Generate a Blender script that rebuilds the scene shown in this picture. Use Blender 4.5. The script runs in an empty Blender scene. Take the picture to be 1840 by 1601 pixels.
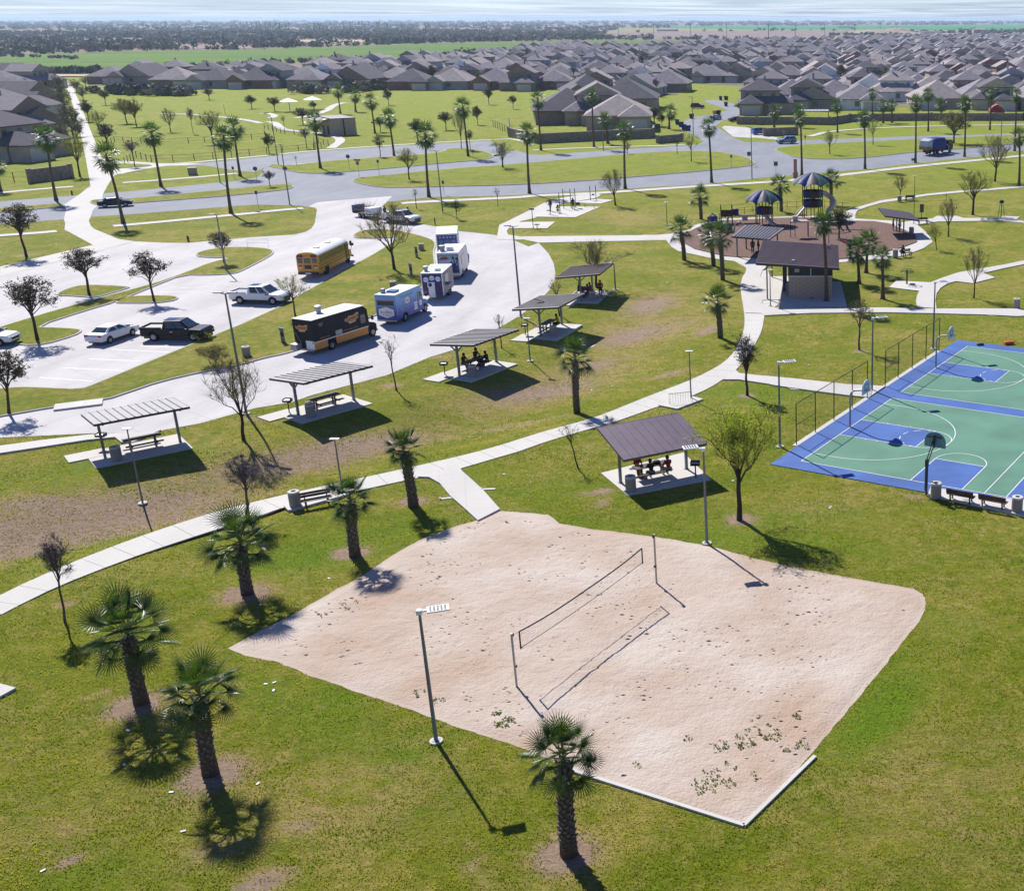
import bpy, bmesh, math, random
from math import sin, cos, pi, radians, atan2, hypot
from mathutils import Vector, Matrix, noise
from mathutils.geometry import tessellate_polygon
import numpy as np
random.seed(7)
C = bpy.context.scene.collection
sc = bpy.context.scene
# ---------------- camera (a drone 28 m above the sand court lawn, looking along +Y) ----------------
cam = bpy.data.cameras.new('camera'); cam.sensor_width = 36; cam.lens = 2108.8/1840*36
cam.shift_x = (920-1489.1)/1840; cam.shift_y = (788.3-800.5)/1840
cam.clip_start = 0.5; cam.clip_end = 60000
co = bpy.data.objects.new('camera', cam); C.objects.link(co)
co.location = (0, 0, 28); co.rotation_euler = (pi/2-0.34312, 0, 0); sc.camera = co
# ---------------- sky, sun, exposure ----------------
SUN_EL = radians(41.5); SUN_DIR = radians(180-55.5)     # compass-free: angle of the sun's direction in the XY plane
w = bpy.data.worlds.new('World'); sc.world = w; w.use_nodes = True
nt = w.node_tree; nt.nodes.clear()
def N(nt, t, **k):
    n = nt.nodes.new(t)
    for a, v in k.items():
        if a.startswith('i_'):
            n.inputs[a[2:].replace('_', ' ')].default_value = v
        else: setattr(n, a, v)
    return n
out = N(nt, 'ShaderNodeOutputWorld'); bg = N(nt, 'ShaderNodeBackground'); bg.inputs[1].default_value = 0.05
sky = N(nt, 'ShaderNodeTexSky', sky_type='NISHITA', sun_disc=False, sun_elevation=SUN_EL, sun_rotation=pi/2-SUN_DIR, altitude=30, air_density=1.0, dust_density=0.1, ozone_density=2.5)
tc = N(nt, 'ShaderNodeTexCoord'); sep = N(nt, 'ShaderNodeSeparateXYZ'); nt.links.new(tc.outputs['Generated'], sep.inputs[0])
# thin streaky clouds on a flat layer far above: project the view direction on to it
mx = N(nt, 'ShaderNodeMath', operation='MAXIMUM'); nt.links.new(sep.outputs[2], mx.inputs[0]); mx.inputs[1].default_value = 0.0
ad = N(nt, 'ShaderNodeMath', operation='ADD'); nt.links.new(mx.outputs[0], ad.inputs[0]); ad.inputs[1].default_value = 0.004
dv = N(nt, 'ShaderNodeVectorMath', operation='DIVIDE'); cb = N(nt, 'ShaderNodeCombineXYZ')
for i in range(3): nt.links.new(ad.outputs[0], cb.inputs[i])
nt.links.new(tc.outputs['Generated'], dv.inputs[0]); nt.links.new(cb.outputs[0], dv.inputs[1])
mp = N(nt, 'ShaderNodeMapping'); mp.inputs['Scale'].default_value = (0.055, 0.03, 0); nt.links.new(dv.outputs[0], mp.inputs[0])
nz = N(nt, 'ShaderNodeTexNoise'); nz.inputs['Scale'].default_value = 1.6; nz.inputs['Detail'].default_value = 5; nz.inputs['Roughness'].default_value = 0.55; nz.inputs['Distortion'].default_value = .6
nt.links.new(mp.outputs[0], nz.inputs[0])
rp = N(nt, 'ShaderNodeValToRGB'); rp.color_ramp.elements[0].position = 0.36; rp.color_ramp.elements[1].position = 0.64
rp.color_ramp.elements[1].color = (.9, .9, .9, 1)
nt.links.new(nz.outputs[0], rp.inputs[0])
tint = N(nt, 'ShaderNodeMixRGB', blend_type='MULTIPLY'); tint.inputs[0].default_value = 1; tint.inputs[2].default_value = (0.64, 0.84, 1.46, 1)
nt.links.new(sky.outputs[0], tint.inputs[1])
mixc = N(nt, 'ShaderNodeMixRGB'); mixc.inputs[2].default_value = (14.2, 15.8, 17.2, 1)
slant = N(nt, 'ShaderNodeMath', operation='DIVIDE'); slant.inputs[0].default_value = .05; sa = N(nt, 'ShaderNodeMath', operation='ADD'); nt.links.new(mx.outputs[0], sa.inputs[0]); sa.inputs[1].default_value = .05
nt.links.new(sa.outputs[0], slant.inputs[1]); cm = N(nt, 'ShaderNodeMath', operation='MULTIPLY'); nt.links.new(rp.outputs[0], cm.inputs[0]); nt.links.new(slant.outputs[0], cm.inputs[1])   # a thin layer looks thinner overhead
nt.links.new(cm.outputs[0], mixc.inputs[0]); nt.links.new(tint.outputs[0], mixc.inputs[1])
nt.links.new(mixc.outputs[0], bg.inputs[0]); nt.links.new(bg.outputs[0], out.inputs[0])
sl = bpy.data.lights.new('sun', 'SUN'); sl.energy = 5.0; sl.angle = radians(0.53); sl.color = (1.0, 0.955, 0.89)
so = bpy.data.objects.new('sun', sl); C.objects.link(so)
sd = Vector((cos(SUN_DIR)*cos(SUN_EL), sin(SUN_DIR)*cos(SUN_EL), sin(SUN_EL)))
so.rotation_euler = sd.to_track_quat('Z', 'Y').to_euler(); so.location = sd*200
sc.view_settings.view_transform = 'Standard'; sc.view_settings.look = 'None'; sc.view_settings.gamma = 1
sc.view_settings.use_curve_mapping = False; sc.view_settings.exposure = 0.50
sc.cycles.volume_bounces = 0; sc.cycles.max_bounces = 6; sc.cycles.transparent_max_bounces = 8
HAZE = 0.00009
# Scene built in metres; every position below is a world coordinate on the real site plan.
DATA = {
'SW': [(-47.11,57.86,1),(-47.14,60.89,1),(-44.23,62.93,1),(-40.74,65.99,1),(-35.2,72.94,1),(-30.99,77.51,0.9),(-23.81,86.94,0.9),(-20.71,94.06,0.8),(-19.09,106.39,0.6),(-17.94,120.7,0.15)],
'S': {'lot':[(-96.55,129.56),(-96.55,135.19),(-93.03,154.37),(-92.78,156.67),(-87.93,155.6),(-85.05,155.6),(-78.14,160.04),(-73.67,162.01),(-73.11,164.08),(-73.46,167.04),(-74.86,171.53),(-79.92,184.64),(-80.95,186.36),(-82.57,187.71),(-83.05,192.33),(-78.15,196.09),(-73.3,199.33),(-70.82,187.71),(-68.08,182.95),(-61.52,173.89),(-59.95,171.53),(-55.4,167.71),(-51.82,164.72),(-48.19,162.91),(-46.1,161.75),(-42.98,158.53),(-39.26,152.96),(-38.55,155.6),(-35.48,147.94),(-33.46,141.64),(-32.09,136.31),(-31.19,131.64),(-30.62,126.28),(-30.61,120.79),(-30.91,115.61),(-31.5,111.37),(-33.56,102.3),(-35.07,99.68),(-35.84,97.38),(-36.91,94.05),(-40.85,88.63),(-41.66,86.76),(-43.8,85.31),(-46.24,81.7),(-48.98,79.48),(-52.83,79.48),(-58.87,78.53),(-61,78.18)],'apron':[(-113.66,175.2),(-111.04,177.51),(-108.92,173.47),(-106.13,169.22),(-104,166.49),(-95.86,158.34),(-92.79,156.69),(-95.83,134.11),(-99.48,139.6),(-96.84,154.02),(-106.13,164.08),(-107.84,165.88),(-111.19,171.51)],'road':[(-136.33,190.79),(-135.12,193.19),(-126.67,200.39),(-132,212.69),(-130.33,215.64),(-127.14,208.87),(-123.73,202.49),(-119.03,207.01),(-114.36,212.69),(-109.44,218.68),(-107.69,221.79),(-107.54,224.99),(-109.51,230.53),(-112.67,238.73),(-113.09,241.18),(-106.66,235.15),(-102.13,230.53),(-97.47,229.4),(-92.23,233.98),(-85.75,239.95),(-79.35,247.52),(-73.02,252.82),(-72.05,258.35),(-71.92,265),(-71.54,273.24),(-65.73,264.11),(-62.2,262.65),(-51.13,271.68),(-35.91,281.32),(-31.18,284.69),(-30.16,291.65),(-12.82,291.65),(0.18,298.95),(7.43,300.84),(22.32,306.62),(37.54,310.6),(50.88,314.68),(65.75,320.99),(59.22,288.13),(44.38,273.24),(31.42,258.35),(14.97,244.44),(8.82,238.01),(-2.65,230.08),(-13.42,222.85),(-22.42,214.26),(-32.28,210.19),(-43.85,204.1),(-55.17,199.7),(-66.56,198.16),(-71.13,193.19),(-82.37,187.22),(-84.4,188.76),(-91.77,189.69),(-94.75,187.99),(-101.46,183.19),(-108.01,178.9),(-111.04,177.51),(-113.66,175.2),(-120.02,170.49),(-121.85,169.47)],'side':[(-130.61,243.18),(-129.12,247.26),(-121.31,259.2),(-115.43,269.52),(-104.2,279.01),(-94.78,286.4),(-82.73,294.17),(-80.05,288.13),(-72.19,271.06),(-69.34,258.35),(-73.87,261.2),(-71.92,265),(-72.05,258.35),(-74.48,265),(-78.26,271.68),(-85.65,267.99),(-92.74,260.34),(-100.07,254.73),(-106.07,248.3),(-109.61,241.93),(-113.09,241.18),(-112.67,238.73),(-111.65,232.13),(-115.63,233.98),(-127.07,243.18)],'lane':[(-301.2,484.53),(-264.21,425.47),(-214.59,346.41),(-159.17,256.95),(-130.73,210.77),(-130.25,208.87),(-126.67,200.39),(-122.63,190),(-118.68,183.93),(-113.66,175.2),(-111.04,177.51),(-114.5,183.93),(-118.55,193.19),(-123.68,202.49),(-130.33,215.64),(-135.89,227.18),(-136.49,231.67),(-134.33,242.42),(-130.61,243.18),(-129.12,247.26),(-136.36,246.23),(-151.5,252.82),(-155.75,256.95),(-175.33,288.13),(-215.1,351.46),(-261.42,425.47),(-298.9,484.53),(-351.2,568.62),(-355.11,568.62)],'street':[(-31.11,284.01),(-30.41,292.37),(-34.67,310.6),(-40.24,327.56),(-42.28,346.41),(-41.39,364.73),(-34.62,381.99),(-33.16,397.65),(-38.82,418.16),(-43.26,433.03),(-45.48,444.87),(-41.61,448.96),(-33.68,429.21),(-27.46,397.65),(-27.59,373.17),(-31.08,351.46),(-31.43,336.73),(-23.98,302.74),(-20.32,291.65),(-12.75,289.88)],'street2':[(-24.13,304.67),(-29.42,332.08),(-29.01,336.73),(-22.64,332.08),(-17.67,320.99),(-16.14,308.6),(-12.53,301.98),(-13.05,297.1),(-17.99,301.98),(-20.29,301.98)]},
'I': {'big strip':[(-64.97,160.03),(-65.67,162.67),(-65.44,165.28),(-63.5,166.13),(-60.95,165.28),(-58.11,162.91),(-55.16,160.03),(-52.62,156.69),(-51.35,152.97),(-50.35,148.91),(-48.36,143.19),(-47.23,139.6),(-44.45,125.56),(-43.85,121.37),(-45.34,114.94),(-46.63,109.67),(-47.2,102.69),(-48.36,100.26),(-49.3,99.41),(-50.53,96.89),(-52.65,94.91),(-54.75,91.98),(-55.69,89.01),(-56.28,87.24),(-59.05,85.49),(-61.88,83.05),(-63.55,81.72),(-69.01,89.59),(-66.54,90.06),(-65.29,90.65),(-62.61,90.29),(-60.02,89.98),(-59.73,91.17),(-59,97.56),(-56.58,115.56),(-57.07,126.28),(-57.66,154.16),(-58.83,160.03),(-59.91,158.9),(-63.72,158.57)],'middle strip':[(-79.7,146.8),(-80.26,148.45),(-79.74,150.75),(-77.67,152.28),(-74.55,152.07),(-71.97,150.75),(-70.6,148.84),(-69.86,145.84),(-69.07,136.45),(-69.49,135.2),(-71.62,134.38),(-74.94,134.62),(-74.92,128.35),(-74.81,120.57),(-75.54,117.44),(-76.52,110.12),(-74.11,109.84),(-71.88,109.39),(-71,108.72),(-70.67,106.93),(-71.54,103.55),(-73.36,103.29),(-75.55,104.82),(-78.21,106.39),(-80.66,106.39),(-80.29,105.87),(-79.88,110.12),(-79.25,114.64),(-77.81,122.05),(-75.82,129.41),(-75.33,135.36),(-75.46,142.12),(-74.13,144.89),(-78.24,145.17)],'left bulb':[(-83.4,124.49),(-83.8,126.28),(-83.71,128.5),(-82.55,129.26),(-80.06,128.88),(-77.78,128.28),(-77.16,127.75),(-77.62,125.2),(-78.14,122.6),(-79.94,123.29),(-82.82,123.92)],'right bulb':[(-75.04,120.7),(-75.09,122.39),(-74.78,123.5),(-72.44,123.78),(-70.19,123.64),(-69.02,122.6),(-69.12,121.03),(-70.64,120.17),(-74.47,120.23)],'left median':[(-131.47,183.63),(-130.14,185.71),(-126.61,188.76),(-123.56,190.95),(-122.04,189.22),(-121.13,187.38),(-123.82,184.37),(-127.22,181.31),(-128.73,179.6)],'mid median':[(-120.15,192.38),(-120.74,194.49),(-119.69,195.15),(-115.47,196.14),(-110.68,200.74),(-105.94,206.09),(-100.18,212.3),(-101.46,210.77),(-99.4,213.08),(-96.97,214.06),(-94.46,210.77),(-94.17,207.01),(-96.48,204.28),(-97.65,202.49),(-102.05,198.16),(-110.74,191.9),(-115.78,188.45),(-117.9,189.69)],'verge island':[(-113.99,243.18),(-113.71,245.2),(-109.61,241.93),(-106.07,248.3),(-100.07,254.73),(-92.74,260.34),(-85.65,267.99),(-87.79,275.46),(-83.58,276.42),(-79.42,272.3),(-74.48,265),(-72.82,261.2),(-71.99,256.95),(-72.87,252.28),(-79.19,247),(-85.58,239.46),(-92.05,233.51),(-97.38,229.18),(-102.04,230.3),(-106.46,234.68),(-111.67,239.95)],'big median':[(-87.64,218.68),(-88.16,221.79),(-87.64,223.28),(-82.13,229.4),(-75.9,236.33),(-62.83,246.23),(-51.57,256.95),(-40.57,266.79),(-34.53,270.13),(-26.35,269.82),(-21.02,264.11),(-17.36,256.95),(-15.29,248.3),(-15.21,244.44),(-16.33,241.18),(-24.35,233.51),(-34.54,225.64),(-46.55,217.25),(-58.48,212.3),(-65.62,211.34),(-75.28,209.44),(-79.25,209.81),(-84.25,214.26)],'right median':[(-12.37,273.24),(-11.55,277.39),(-6.67,283.67),(0.18,288.13),(10.75,292.37),(30.72,301.98),(50.11,309.79),(64.66,315.5),(61.97,301.98),(46.72,288.13),(30.03,274.82),(18.95,267.99),(6.33,255.01),(-2.91,253.64),(-7.66,258.35),(-10.45,266.19)],'lane islet':[(-147.41,244.95),(-146.8,246.74),(-138.23,244.18),(-136.85,242.18),(-138.71,239.71),(-142.27,236.81),(-144.86,240.69)]},
'Pth': [[[(-143.82,200.74),(-141.9,203.38),(-137.66,208.5),(-132.1,213.08)],1.8],[[(-130.04,215.05),(-125.43,218.68),(-119.8,223.28),(-116.27,227.18),(-112.6,232.36)],1.8],[[(-150.73,251.48),(-143.18,248.3),(-135.54,244.69),(-130.56,250.14),(-122.34,261.49),(-116.32,271.68),(-105.15,281.65),(-90.07,293.81),(-78.81,298.21)],1.7],[[(-136.58,227.18),(-137.16,232.36),(-136.43,238.73),(-134.38,244.18)],2.4],[[(-115.8,159.69),(-113.82,161.17),(-110.09,163.14),(-107.01,165.52)],2],[[(-104.68,167.47),(-99.42,171.26),(-93.56,176.42),(-86.6,182.17),(-87.92,181.31),(-84.8,184.37),(-81.2,186.62)],2],[[(-71.3,189.69),(-64.97,193.19),(-50.96,197.82),(-50.24,199.53),(-40.95,201.96),(-34.1,205.54),(-24.64,210.77),(-11.06,217.05),(-7.08,219.5),(2.91,227.62),(14.67,239.22),(30.68,252.01),(42.5,261.2),(48.22,265)],2.4],[[(-70.1,270.13),(-61.79,275.46),(-45.99,280.66),(-39.4,281.99),(-30.67,286.4)],1.6],[[(-81.28,298.95),(-77.85,298.21),(-73.38,291.65),(-68.22,278.03)],1.6],[[(-82.46,297.1),(-78.45,298.21),(-74.5,295.26)],1.6],[[(-111.04,241.18),(-105.96,248.04),(-95.19,258.35),(-85.65,267.99),(-78.74,271.06)],1.3],[[(-212.46,379.01),(-202.96,380.79),(-192.31,373.17),(-179.34,364.73),(-166.67,351.46),(-158.81,341.5)],2],[[(-178.47,379.01),(-177.19,383.2),(-178.78,385.03),(-169.39,373.17),(-165.94,356.65)],2],[[(-171.54,436.9),(-171.71,425.46),(-168.01,411.09),(-162.77,394.41),(-159.43,376.06),(-159.96,356.65)],2.6],[[(-164.43,351.46),(-159.51,348.92),(-148.44,327.56),(-142.09,320.99),(-135.7,316.75),(-130.6,312.62),(-124.08,304.67),(-118.59,293.44),(-115.82,281.99),(-113.5,273.24)],2.2],[[(-5.99,301.98),(-2.8,310.6),(-0.57,318.01),(8.03,326.22),(16.1,331.17),(30.02,335.79),(54.93,340.54),(65.91,342.48)],2]],
'Q': {'crosswalk link':[(-41.84,160.37),(-34.99,160.82),(-22.34,161.51),(-21.72,157.46),(-30.26,156.69),(-38.51,155.61),(-41.29,158.12)],'exercise walk':[(-47.56,169.98),(-47.15,174.13),(-46.6,182.46),(-46.04,190.79),(-44.7,196.48),(-44.02,197.82),(-40.23,203.38),(-38.5,200.74),(-38.57,197.15),(-41.86,192.06),(-43,190.79),(-43.56,183.93),(-43.87,176.15),(-45.28,173.08),(-45.51,167.72),(-45.14,164.68),(-44.18,161.74),(-41.76,160.03),(-41.21,157.79),(-44.82,158.12)],'exercise pad a':[(-38.32,195.81),(-35.32,194.82),(-36.7,190.63),(-41.86,192.06)],'exercise pad b':[(-43.71,187.68),(-36.15,187.22),(-37.94,176.83),(-45.04,177.38)],'exercise pad c':[(-45.76,172.42),(-40.08,172.68),(-39.96,166.98),(-45.32,166.98)],'ring':[(-22.03,157.45),(-21.8,157.45),(-20.47,152.39),(-19.23,149.57),(-14.82,144.97),(-11.51,142.77),(-10.16,139.58),(-8.67,139.92),(-7.61,139.58),(-6.95,141.69),(0.05,142.41),(1.31,142.05),(4.01,143.35),(7.38,144.46),(9.84,147.16),(12.24,151.38),(13.81,155.84),(13.85,159.74),(13.28,165.11),(11.89,170.37),(9.96,173.12),(7.29,174.33),(3.96,175.47),(2.58,175),(1.69,178.38),(0.93,180.88),(1.1,178.5),(-5.13,177.62),(-8.56,176.86),(-16,175.25),(-18.08,172.11),(-19.6,169.07),(-19.44,166.14),(-21.89,162.37),(-23.67,161.45),(-25.56,161.45),(-25.03,157.88)],'play surface':[(-20.42,160.1),(-18.91,154.46),(-17.3,150.77),(-13.03,145.87),(-10.53,144.97),(-7.07,144.38),(1.33,144.08),(2.9,144.6),(0.75,143.8),(3.32,145.13),(6.5,147.85),(9.31,151.38),(11.75,155.84),(11.86,161.36),(10.8,164.68),(8.91,170.37),(6.62,172.65),(3.91,173.12),(2.25,172.65),(0.9,175.47),(0.06,176.1),(-5.09,176.1),(-8.5,175.46),(-15.82,173.14),(-17.88,170.07),(-19.28,164.71)],'ring shelter pad':[(8.99,170.37),(10.9,166.39),(11.69,163),(13.34,162.18),(13.77,156.22),(11.7,155.08),(9.38,157.38),(8.84,163)],'shelter pad b':[(-13.02,145.72),(-11.72,149.57),(-9.27,150.37),(-7.31,149.57),(-6.9,140.63),(-8.64,139.58),(-11.2,142.41)],'upper right walk':[(1.78,178.87),(3.35,184.48),(5.9,189.32),(8.39,193.83),(11.58,196.76),(16.77,201.86),(22.38,205.41),(28.08,208.28),(34.75,211.77),(34.43,209.74),(27.79,206.06),(22.14,203.12),(16.58,199.52),(11.79,194.41),(8.63,191.55),(6.17,187.14),(4.45,183.44),(4.05,179.37),(3.96,175.47),(2.58,175)],'right walk':[(10.48,171.73),(12.41,173.58),(15.44,175.47),(16.26,177.89),(19.36,177.89),(20.09,175.95),(25.48,176.14),(26.34,177.89),(28.72,177.21),(27.67,174.33),(28.69,173.12),(31.03,172.65),(30.64,170.37),(28.43,171.46),(25.13,173.58),(15.96,172.65),(13.71,170.82),(12.75,169.92),(13.69,163),(13.09,162.59),(11.63,166.39)],'long right walk':[(26.41,145.46),(24.02,143.28),(21.11,140.59),(17.83,138.11),(15.17,136.01),(13.1,133.11),(11.47,130.49),(10.54,128.97),(9.87,126.09),(9.48,123.81),(9.17,120.9),(9.11,118.56),(11.07,117.88),(11.26,121.37),(11.67,124.81),(12.37,127.65),(13.39,130.05),(14.43,131.15),(16.17,130.05),(19.12,133.11),(18.14,135.72),(20.81,138.42),(23.65,140.91),(26,143.02)],'exercise pad d':[(6.65,127.91),(7.69,131.43),(9.64,130.88),(11.47,130.49),(10.43,126.09),(9.87,126.09)],'cross walk':[(-6.9,115.99),(-6.28,118.35),(0.42,118.19),(5.62,118.19),(10.79,117.71),(16.73,117.79),(22.24,117.55),(21.86,115.37),(18.82,114.46),(16.37,115.06),(10.98,115.68),(5.53,116.14),(-1.78,115.83),(-6.47,114.83)],'plaza':[(-11.22,142.77),(-9.82,138.54),(-9.71,135.85),(-9.93,133.26),(-9.8,129.54),(-9.2,122.65),(-8.44,115.92),(-6.45,115.67),(-5.54,115.92),(2.14,116.41),(1.82,118.42),(-4.21,117.91),(-4.98,118.17),(-6.61,118.68),(-6.97,119.98),(-7,121.57),(-5.19,121.84),(-4.1,122.11),(-4.47,133.9),(-7.9,133.58),(-7.83,137.19),(-7.4,139.58),(-6.88,140.27),(-6.96,142.05),(-8.71,140.63)],'building pad':[(-5.66,130.45),(-4.5,130.76),(1.34,130.76),(1.88,118.94),(-4.94,118.42)],'main walk':[(-9.75,137.29),(-9.98,130.79),(-9.57,125.56),(-8.46,115.56),(-8.05,109.11),(-8.3,102.54),(-8.66,99.64),(-9.42,96.66),(-11.43,92.39),(-14.37,88.06),(-17.48,82.71),(-20.5,79.95),(-22.86,76.88),(-25.05,74.74),(-28.17,72.27),(-30.42,70.57),(-33.3,68.45),(-35.29,66.79),(-36.85,65.31),(-37.94,63.99),(-39.39,61.9),(-40.65,59.72),(-41.57,57.77),(-42.29,55.92),(-42.78,54.33),(-43.09,52.59),(-41.6,50.43),(-41.32,52.13),(-40.91,53.77),(-40.38,55.33),(-39.3,57.41),(-38.04,59.44),(-36.6,61.39),(-35.03,63.35),(-33.74,64.86),(-33.14,65.99),(-29.44,68.69),(-27.46,70.19),(-26.61,70.75),(-25.9,70.75),(-24.36,72.4),(-22.87,74.04),(-21.06,75.88),(-20.51,76.88),(-18.55,79.16),(-15.59,82.08),(-13.13,85.67),(-10.62,88.25),(-8.7,92.59),(-8.45,93.84),(-7.83,95.34),(-6.98,101.32),(-6.33,108.56),(-6.48,115.56),(-6.18,116.8),(-4.89,115.99),(-5.33,122.5),(-7.18,137.29)],'sand walk':[(-26.64,70.82),(-25.9,70.75),(-24.86,69.68),(-23.58,67.61),(-22.37,65.99),(-20.77,63.78),(-19.91,65.49),(-21.72,68.45),(-22.99,70.31),(-24.1,71.87),(-24.39,72.51),(-25.24,72.13)],'court walk':[(-8.7,92.59),(-7.39,92.59),(-4.94,91.37),(-4.43,90.98),(-1.41,89.56),(1.46,88.31),(3.15,87.75),(4.56,90.73),(1.5,91.23),(-2.95,92.9),(-5.99,93.84),(-6.77,94.14),(-7.52,94.48),(-7.9,95.43)],'bike rack pad':[(-13.09,85.78),(-11.53,84.85),(-9.79,87.31),(-11.08,88.25)],'bench pad':[(-33.25,66.03),(-32.63,65.26),(-32.42,65.35),(-29.94,67.85),(-30.31,68.33)],'near left pad':[(-39.88,46.74),(-37,45.64),(-36.03,45.28),(-36.27,44.54),(-37.03,42.68)],'lower left walk':[(-59.27,75.68),(-57.57,76.57),(-55.27,77.83),(-52.67,78.94),(-48.92,79.42),(-48.18,79.96),(-48.74,77.37),(-49.59,77.37),(-50.62,78.41),(-52.25,77.83),(-54.41,76.46),(-56.61,75.13),(-58.08,73.95)],'court bench pad':[(6.16,67.59),(7.82,66.72),(11.28,64.62),(12.8,63.42),(13.01,64.62),(12.02,66.72),(6.44,68.93)]},
'sabal': [('n',-29.92,44.26,4.9,2.05,0.14,'widest stout fan palm at the lower left, on a round mulch bed beside bare grass'),('n',-24.38,39.16,4.78,1.77,0.29,'stout fan palm in the lower left foreground, right-hand one of the closest pair'),('n',-9.26,34.43,5.06,1.48,0.18,"stout fan palm in front of the sand court's lower edge"),('n',-30.12,54.58,4.28,1.97,0.16,'stout fan palm on a mulch ring left of the sand, behind the thin bare trees'),('n',-26.24,59.06,4.35,1.5,0.28,'stout fan palm whose crown overlaps the dark path bench'),('n',-25.35,66.1,4.68,1.43,-0.28,'stout fan palm nearest the short walk down to the sand'),('n',-19.18,84.88,5.71,1.88,0.25,'fan palm beside the curved path in the dry swale, brightest glossy crown'),('n',-10.11,106.29,4.64,1.69,-0.29,'fan palm on the dry slope left of the restroom path'),('n',-17.83,143.86,5.08,1.99,-0.43,'fan palm on the ring path corner left of the playground'),('n',-13.88,140.27,5.11,1.94,-0.73,'rear one of the two fan palms in front of the play area roof'),('n',-12.08,132.13,6.31,1.97,-0.26,'front one of the two fan palms in front of the play area roof'),('m',-18.96,175.25,4.97,1.91,-0.16,"lone fan palm on the lawn behind the playground's left side"),('m',-7.32,182.78,5.45,1.87,-0.23,'fan palm between the two playground towers'),('m',0.4,189.69,5.57,1.98,-0.1,'dark fan palm behind the taller playground tower')],
'palm': [('w',-102.73,171.51,10.83,2.22,-0.51,'tall palm leaning beside the dark car on the boulevard'),('w',-126.74,194.49,11.26,2.5,0.57,'tall palm in front of the stone wall by the lane'),('w',-118.77,211.72,10.39,2.12,0.09,'tall palm at the kerb between the lane and the light pole'),('w',-91.46,180.74,12.45,1.89,0.81,'tall palm with a wrapped lower trunk at the verge'),('w',-111.47,226.08,10.25,2.2,0.24,'tall palm behind the wrapped-trunk palm'),('w',-142.73,204.82,5.19,1.5,0.49,'palm cut by the left picture border'),('w',-100.92,237.53,10.67,2.16,0.19,'tall palm left of the far restroom hut'),('w',-153.57,381.99,8.32,2.83,0.08,'tall palm behind the far restroom hut'),('w',-151.8,389.98,6.35,2.56,0.54,'short bushy palm right behind the far restroom hut'),('w',-117.89,313.85,9.5,2.45,-0.07,'palm immediately right of the far restroom hut'),('w',-94.26,260.34,9.43,2.14,-0.13,'palm rising from the island right of the far restroom hut'),('w',-66.87,198.5,11.49,2.31,0.57,'tallest palm beside the boulevard, behind the food trucks'),('w',-77.86,259.2,11.69,2.2,-0.09,'palm at the end of the narrow verge island'),('w',-51,202.49,11.16,1.86,0.41,'tall palm left of the exercise equipment'),('w',-65.16,272.3,12.26,1.97,0.14,'tall thin palm at the left end of the estate wall'),('w',-54.48,279.34,12.5,1.85,0.28,'very tall thin palm rising above the large roof by the wall'),('w',-52.67,287.43,6.77,2.01,-0.37,'short palm close to the middle of the estate wall'),('w',-35.67,208.5,11.03,1.83,0.48,'tall palm at the kerb above the bare tree'),('w',-52.13,323.15,5.06,2.13,-0.1,'short palm behind the wall, right side'),('w',-21.29,216.65,10.99,1.8,-0.21,'tall palm by the crossroads, on the near kerb'),('w',-43.07,326.67,5.94,2.27,0.47,'thick-trunked palm at the street corner by the bins'),('w',-14.9,331.17,5.63,2.31,0.29,'palm in front of the stone wall, left of the striped patio roof'),('w',-5.11,227.18,11.61,1.66,-0.19,'tall palm right of the red pylon sign'),('w',2.29,316.75,8.06,1.9,-0.13,'palm right of the striped patio roof'),('w',7.21,237.53,10.78,1.79,-0.26,'tall palm on the near kerb, midway to the blue garbage truck'),('w',17.97,248.3,13.08,1.87,-0.18,'tall palm in front of the rear of the garbage truck'),('w',26.35,320.14,10.6,1.92,-0.31,'very tall thin palm behind the garbage truck'),('w',29.33,259.2,12.28,1.88,-0.23,'tall palm right of the garbage truck'),('w',43.25,324.46,10.73,1.75,-0.03,'very tall palm in the strip before the long wall'),('w',41.91,271.06,13.11,1.64,-0.22,'tall palm near the right border beside the light mast'),('w',33.93,212.3,9.65,1.76,-0.35,'tall palm at the right border by the curved walk'),('w',18.14,347.91,6.1,1.88,-0.11,'short palm before the long wall, right one of a pair'),('w',15.53,345.42,6.26,1.99,-0.02,'short palm before the long wall, left one of a pair'),('w',33.49,360.92,5.49,2.07,-0.18,'short palm in the shade before the long wall, behind the olive tree'),('w',13.26,369.18,7.93,1.86,-0.1,'thin palm sticking up above the pale two-storey house'),('w',-8.96,332.08,5.76,1.99,0.65,'palm hiding the left end of the striped patio roof'),('g',-0.23,121.14,9.23,1.57,-0.33,'tall palm in front of the brown restroom roof'),('g',3.41,130.2,4.99,2.03,-0.27,'left palm of the three beside the playground'),('g',4.4,136.2,4.77,1.91,0.2,'middle palm of the three beside the playground'),('g',5.75,122.5,5.4,1.58,-0.12,'right palm of the three beside the playground')],
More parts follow.
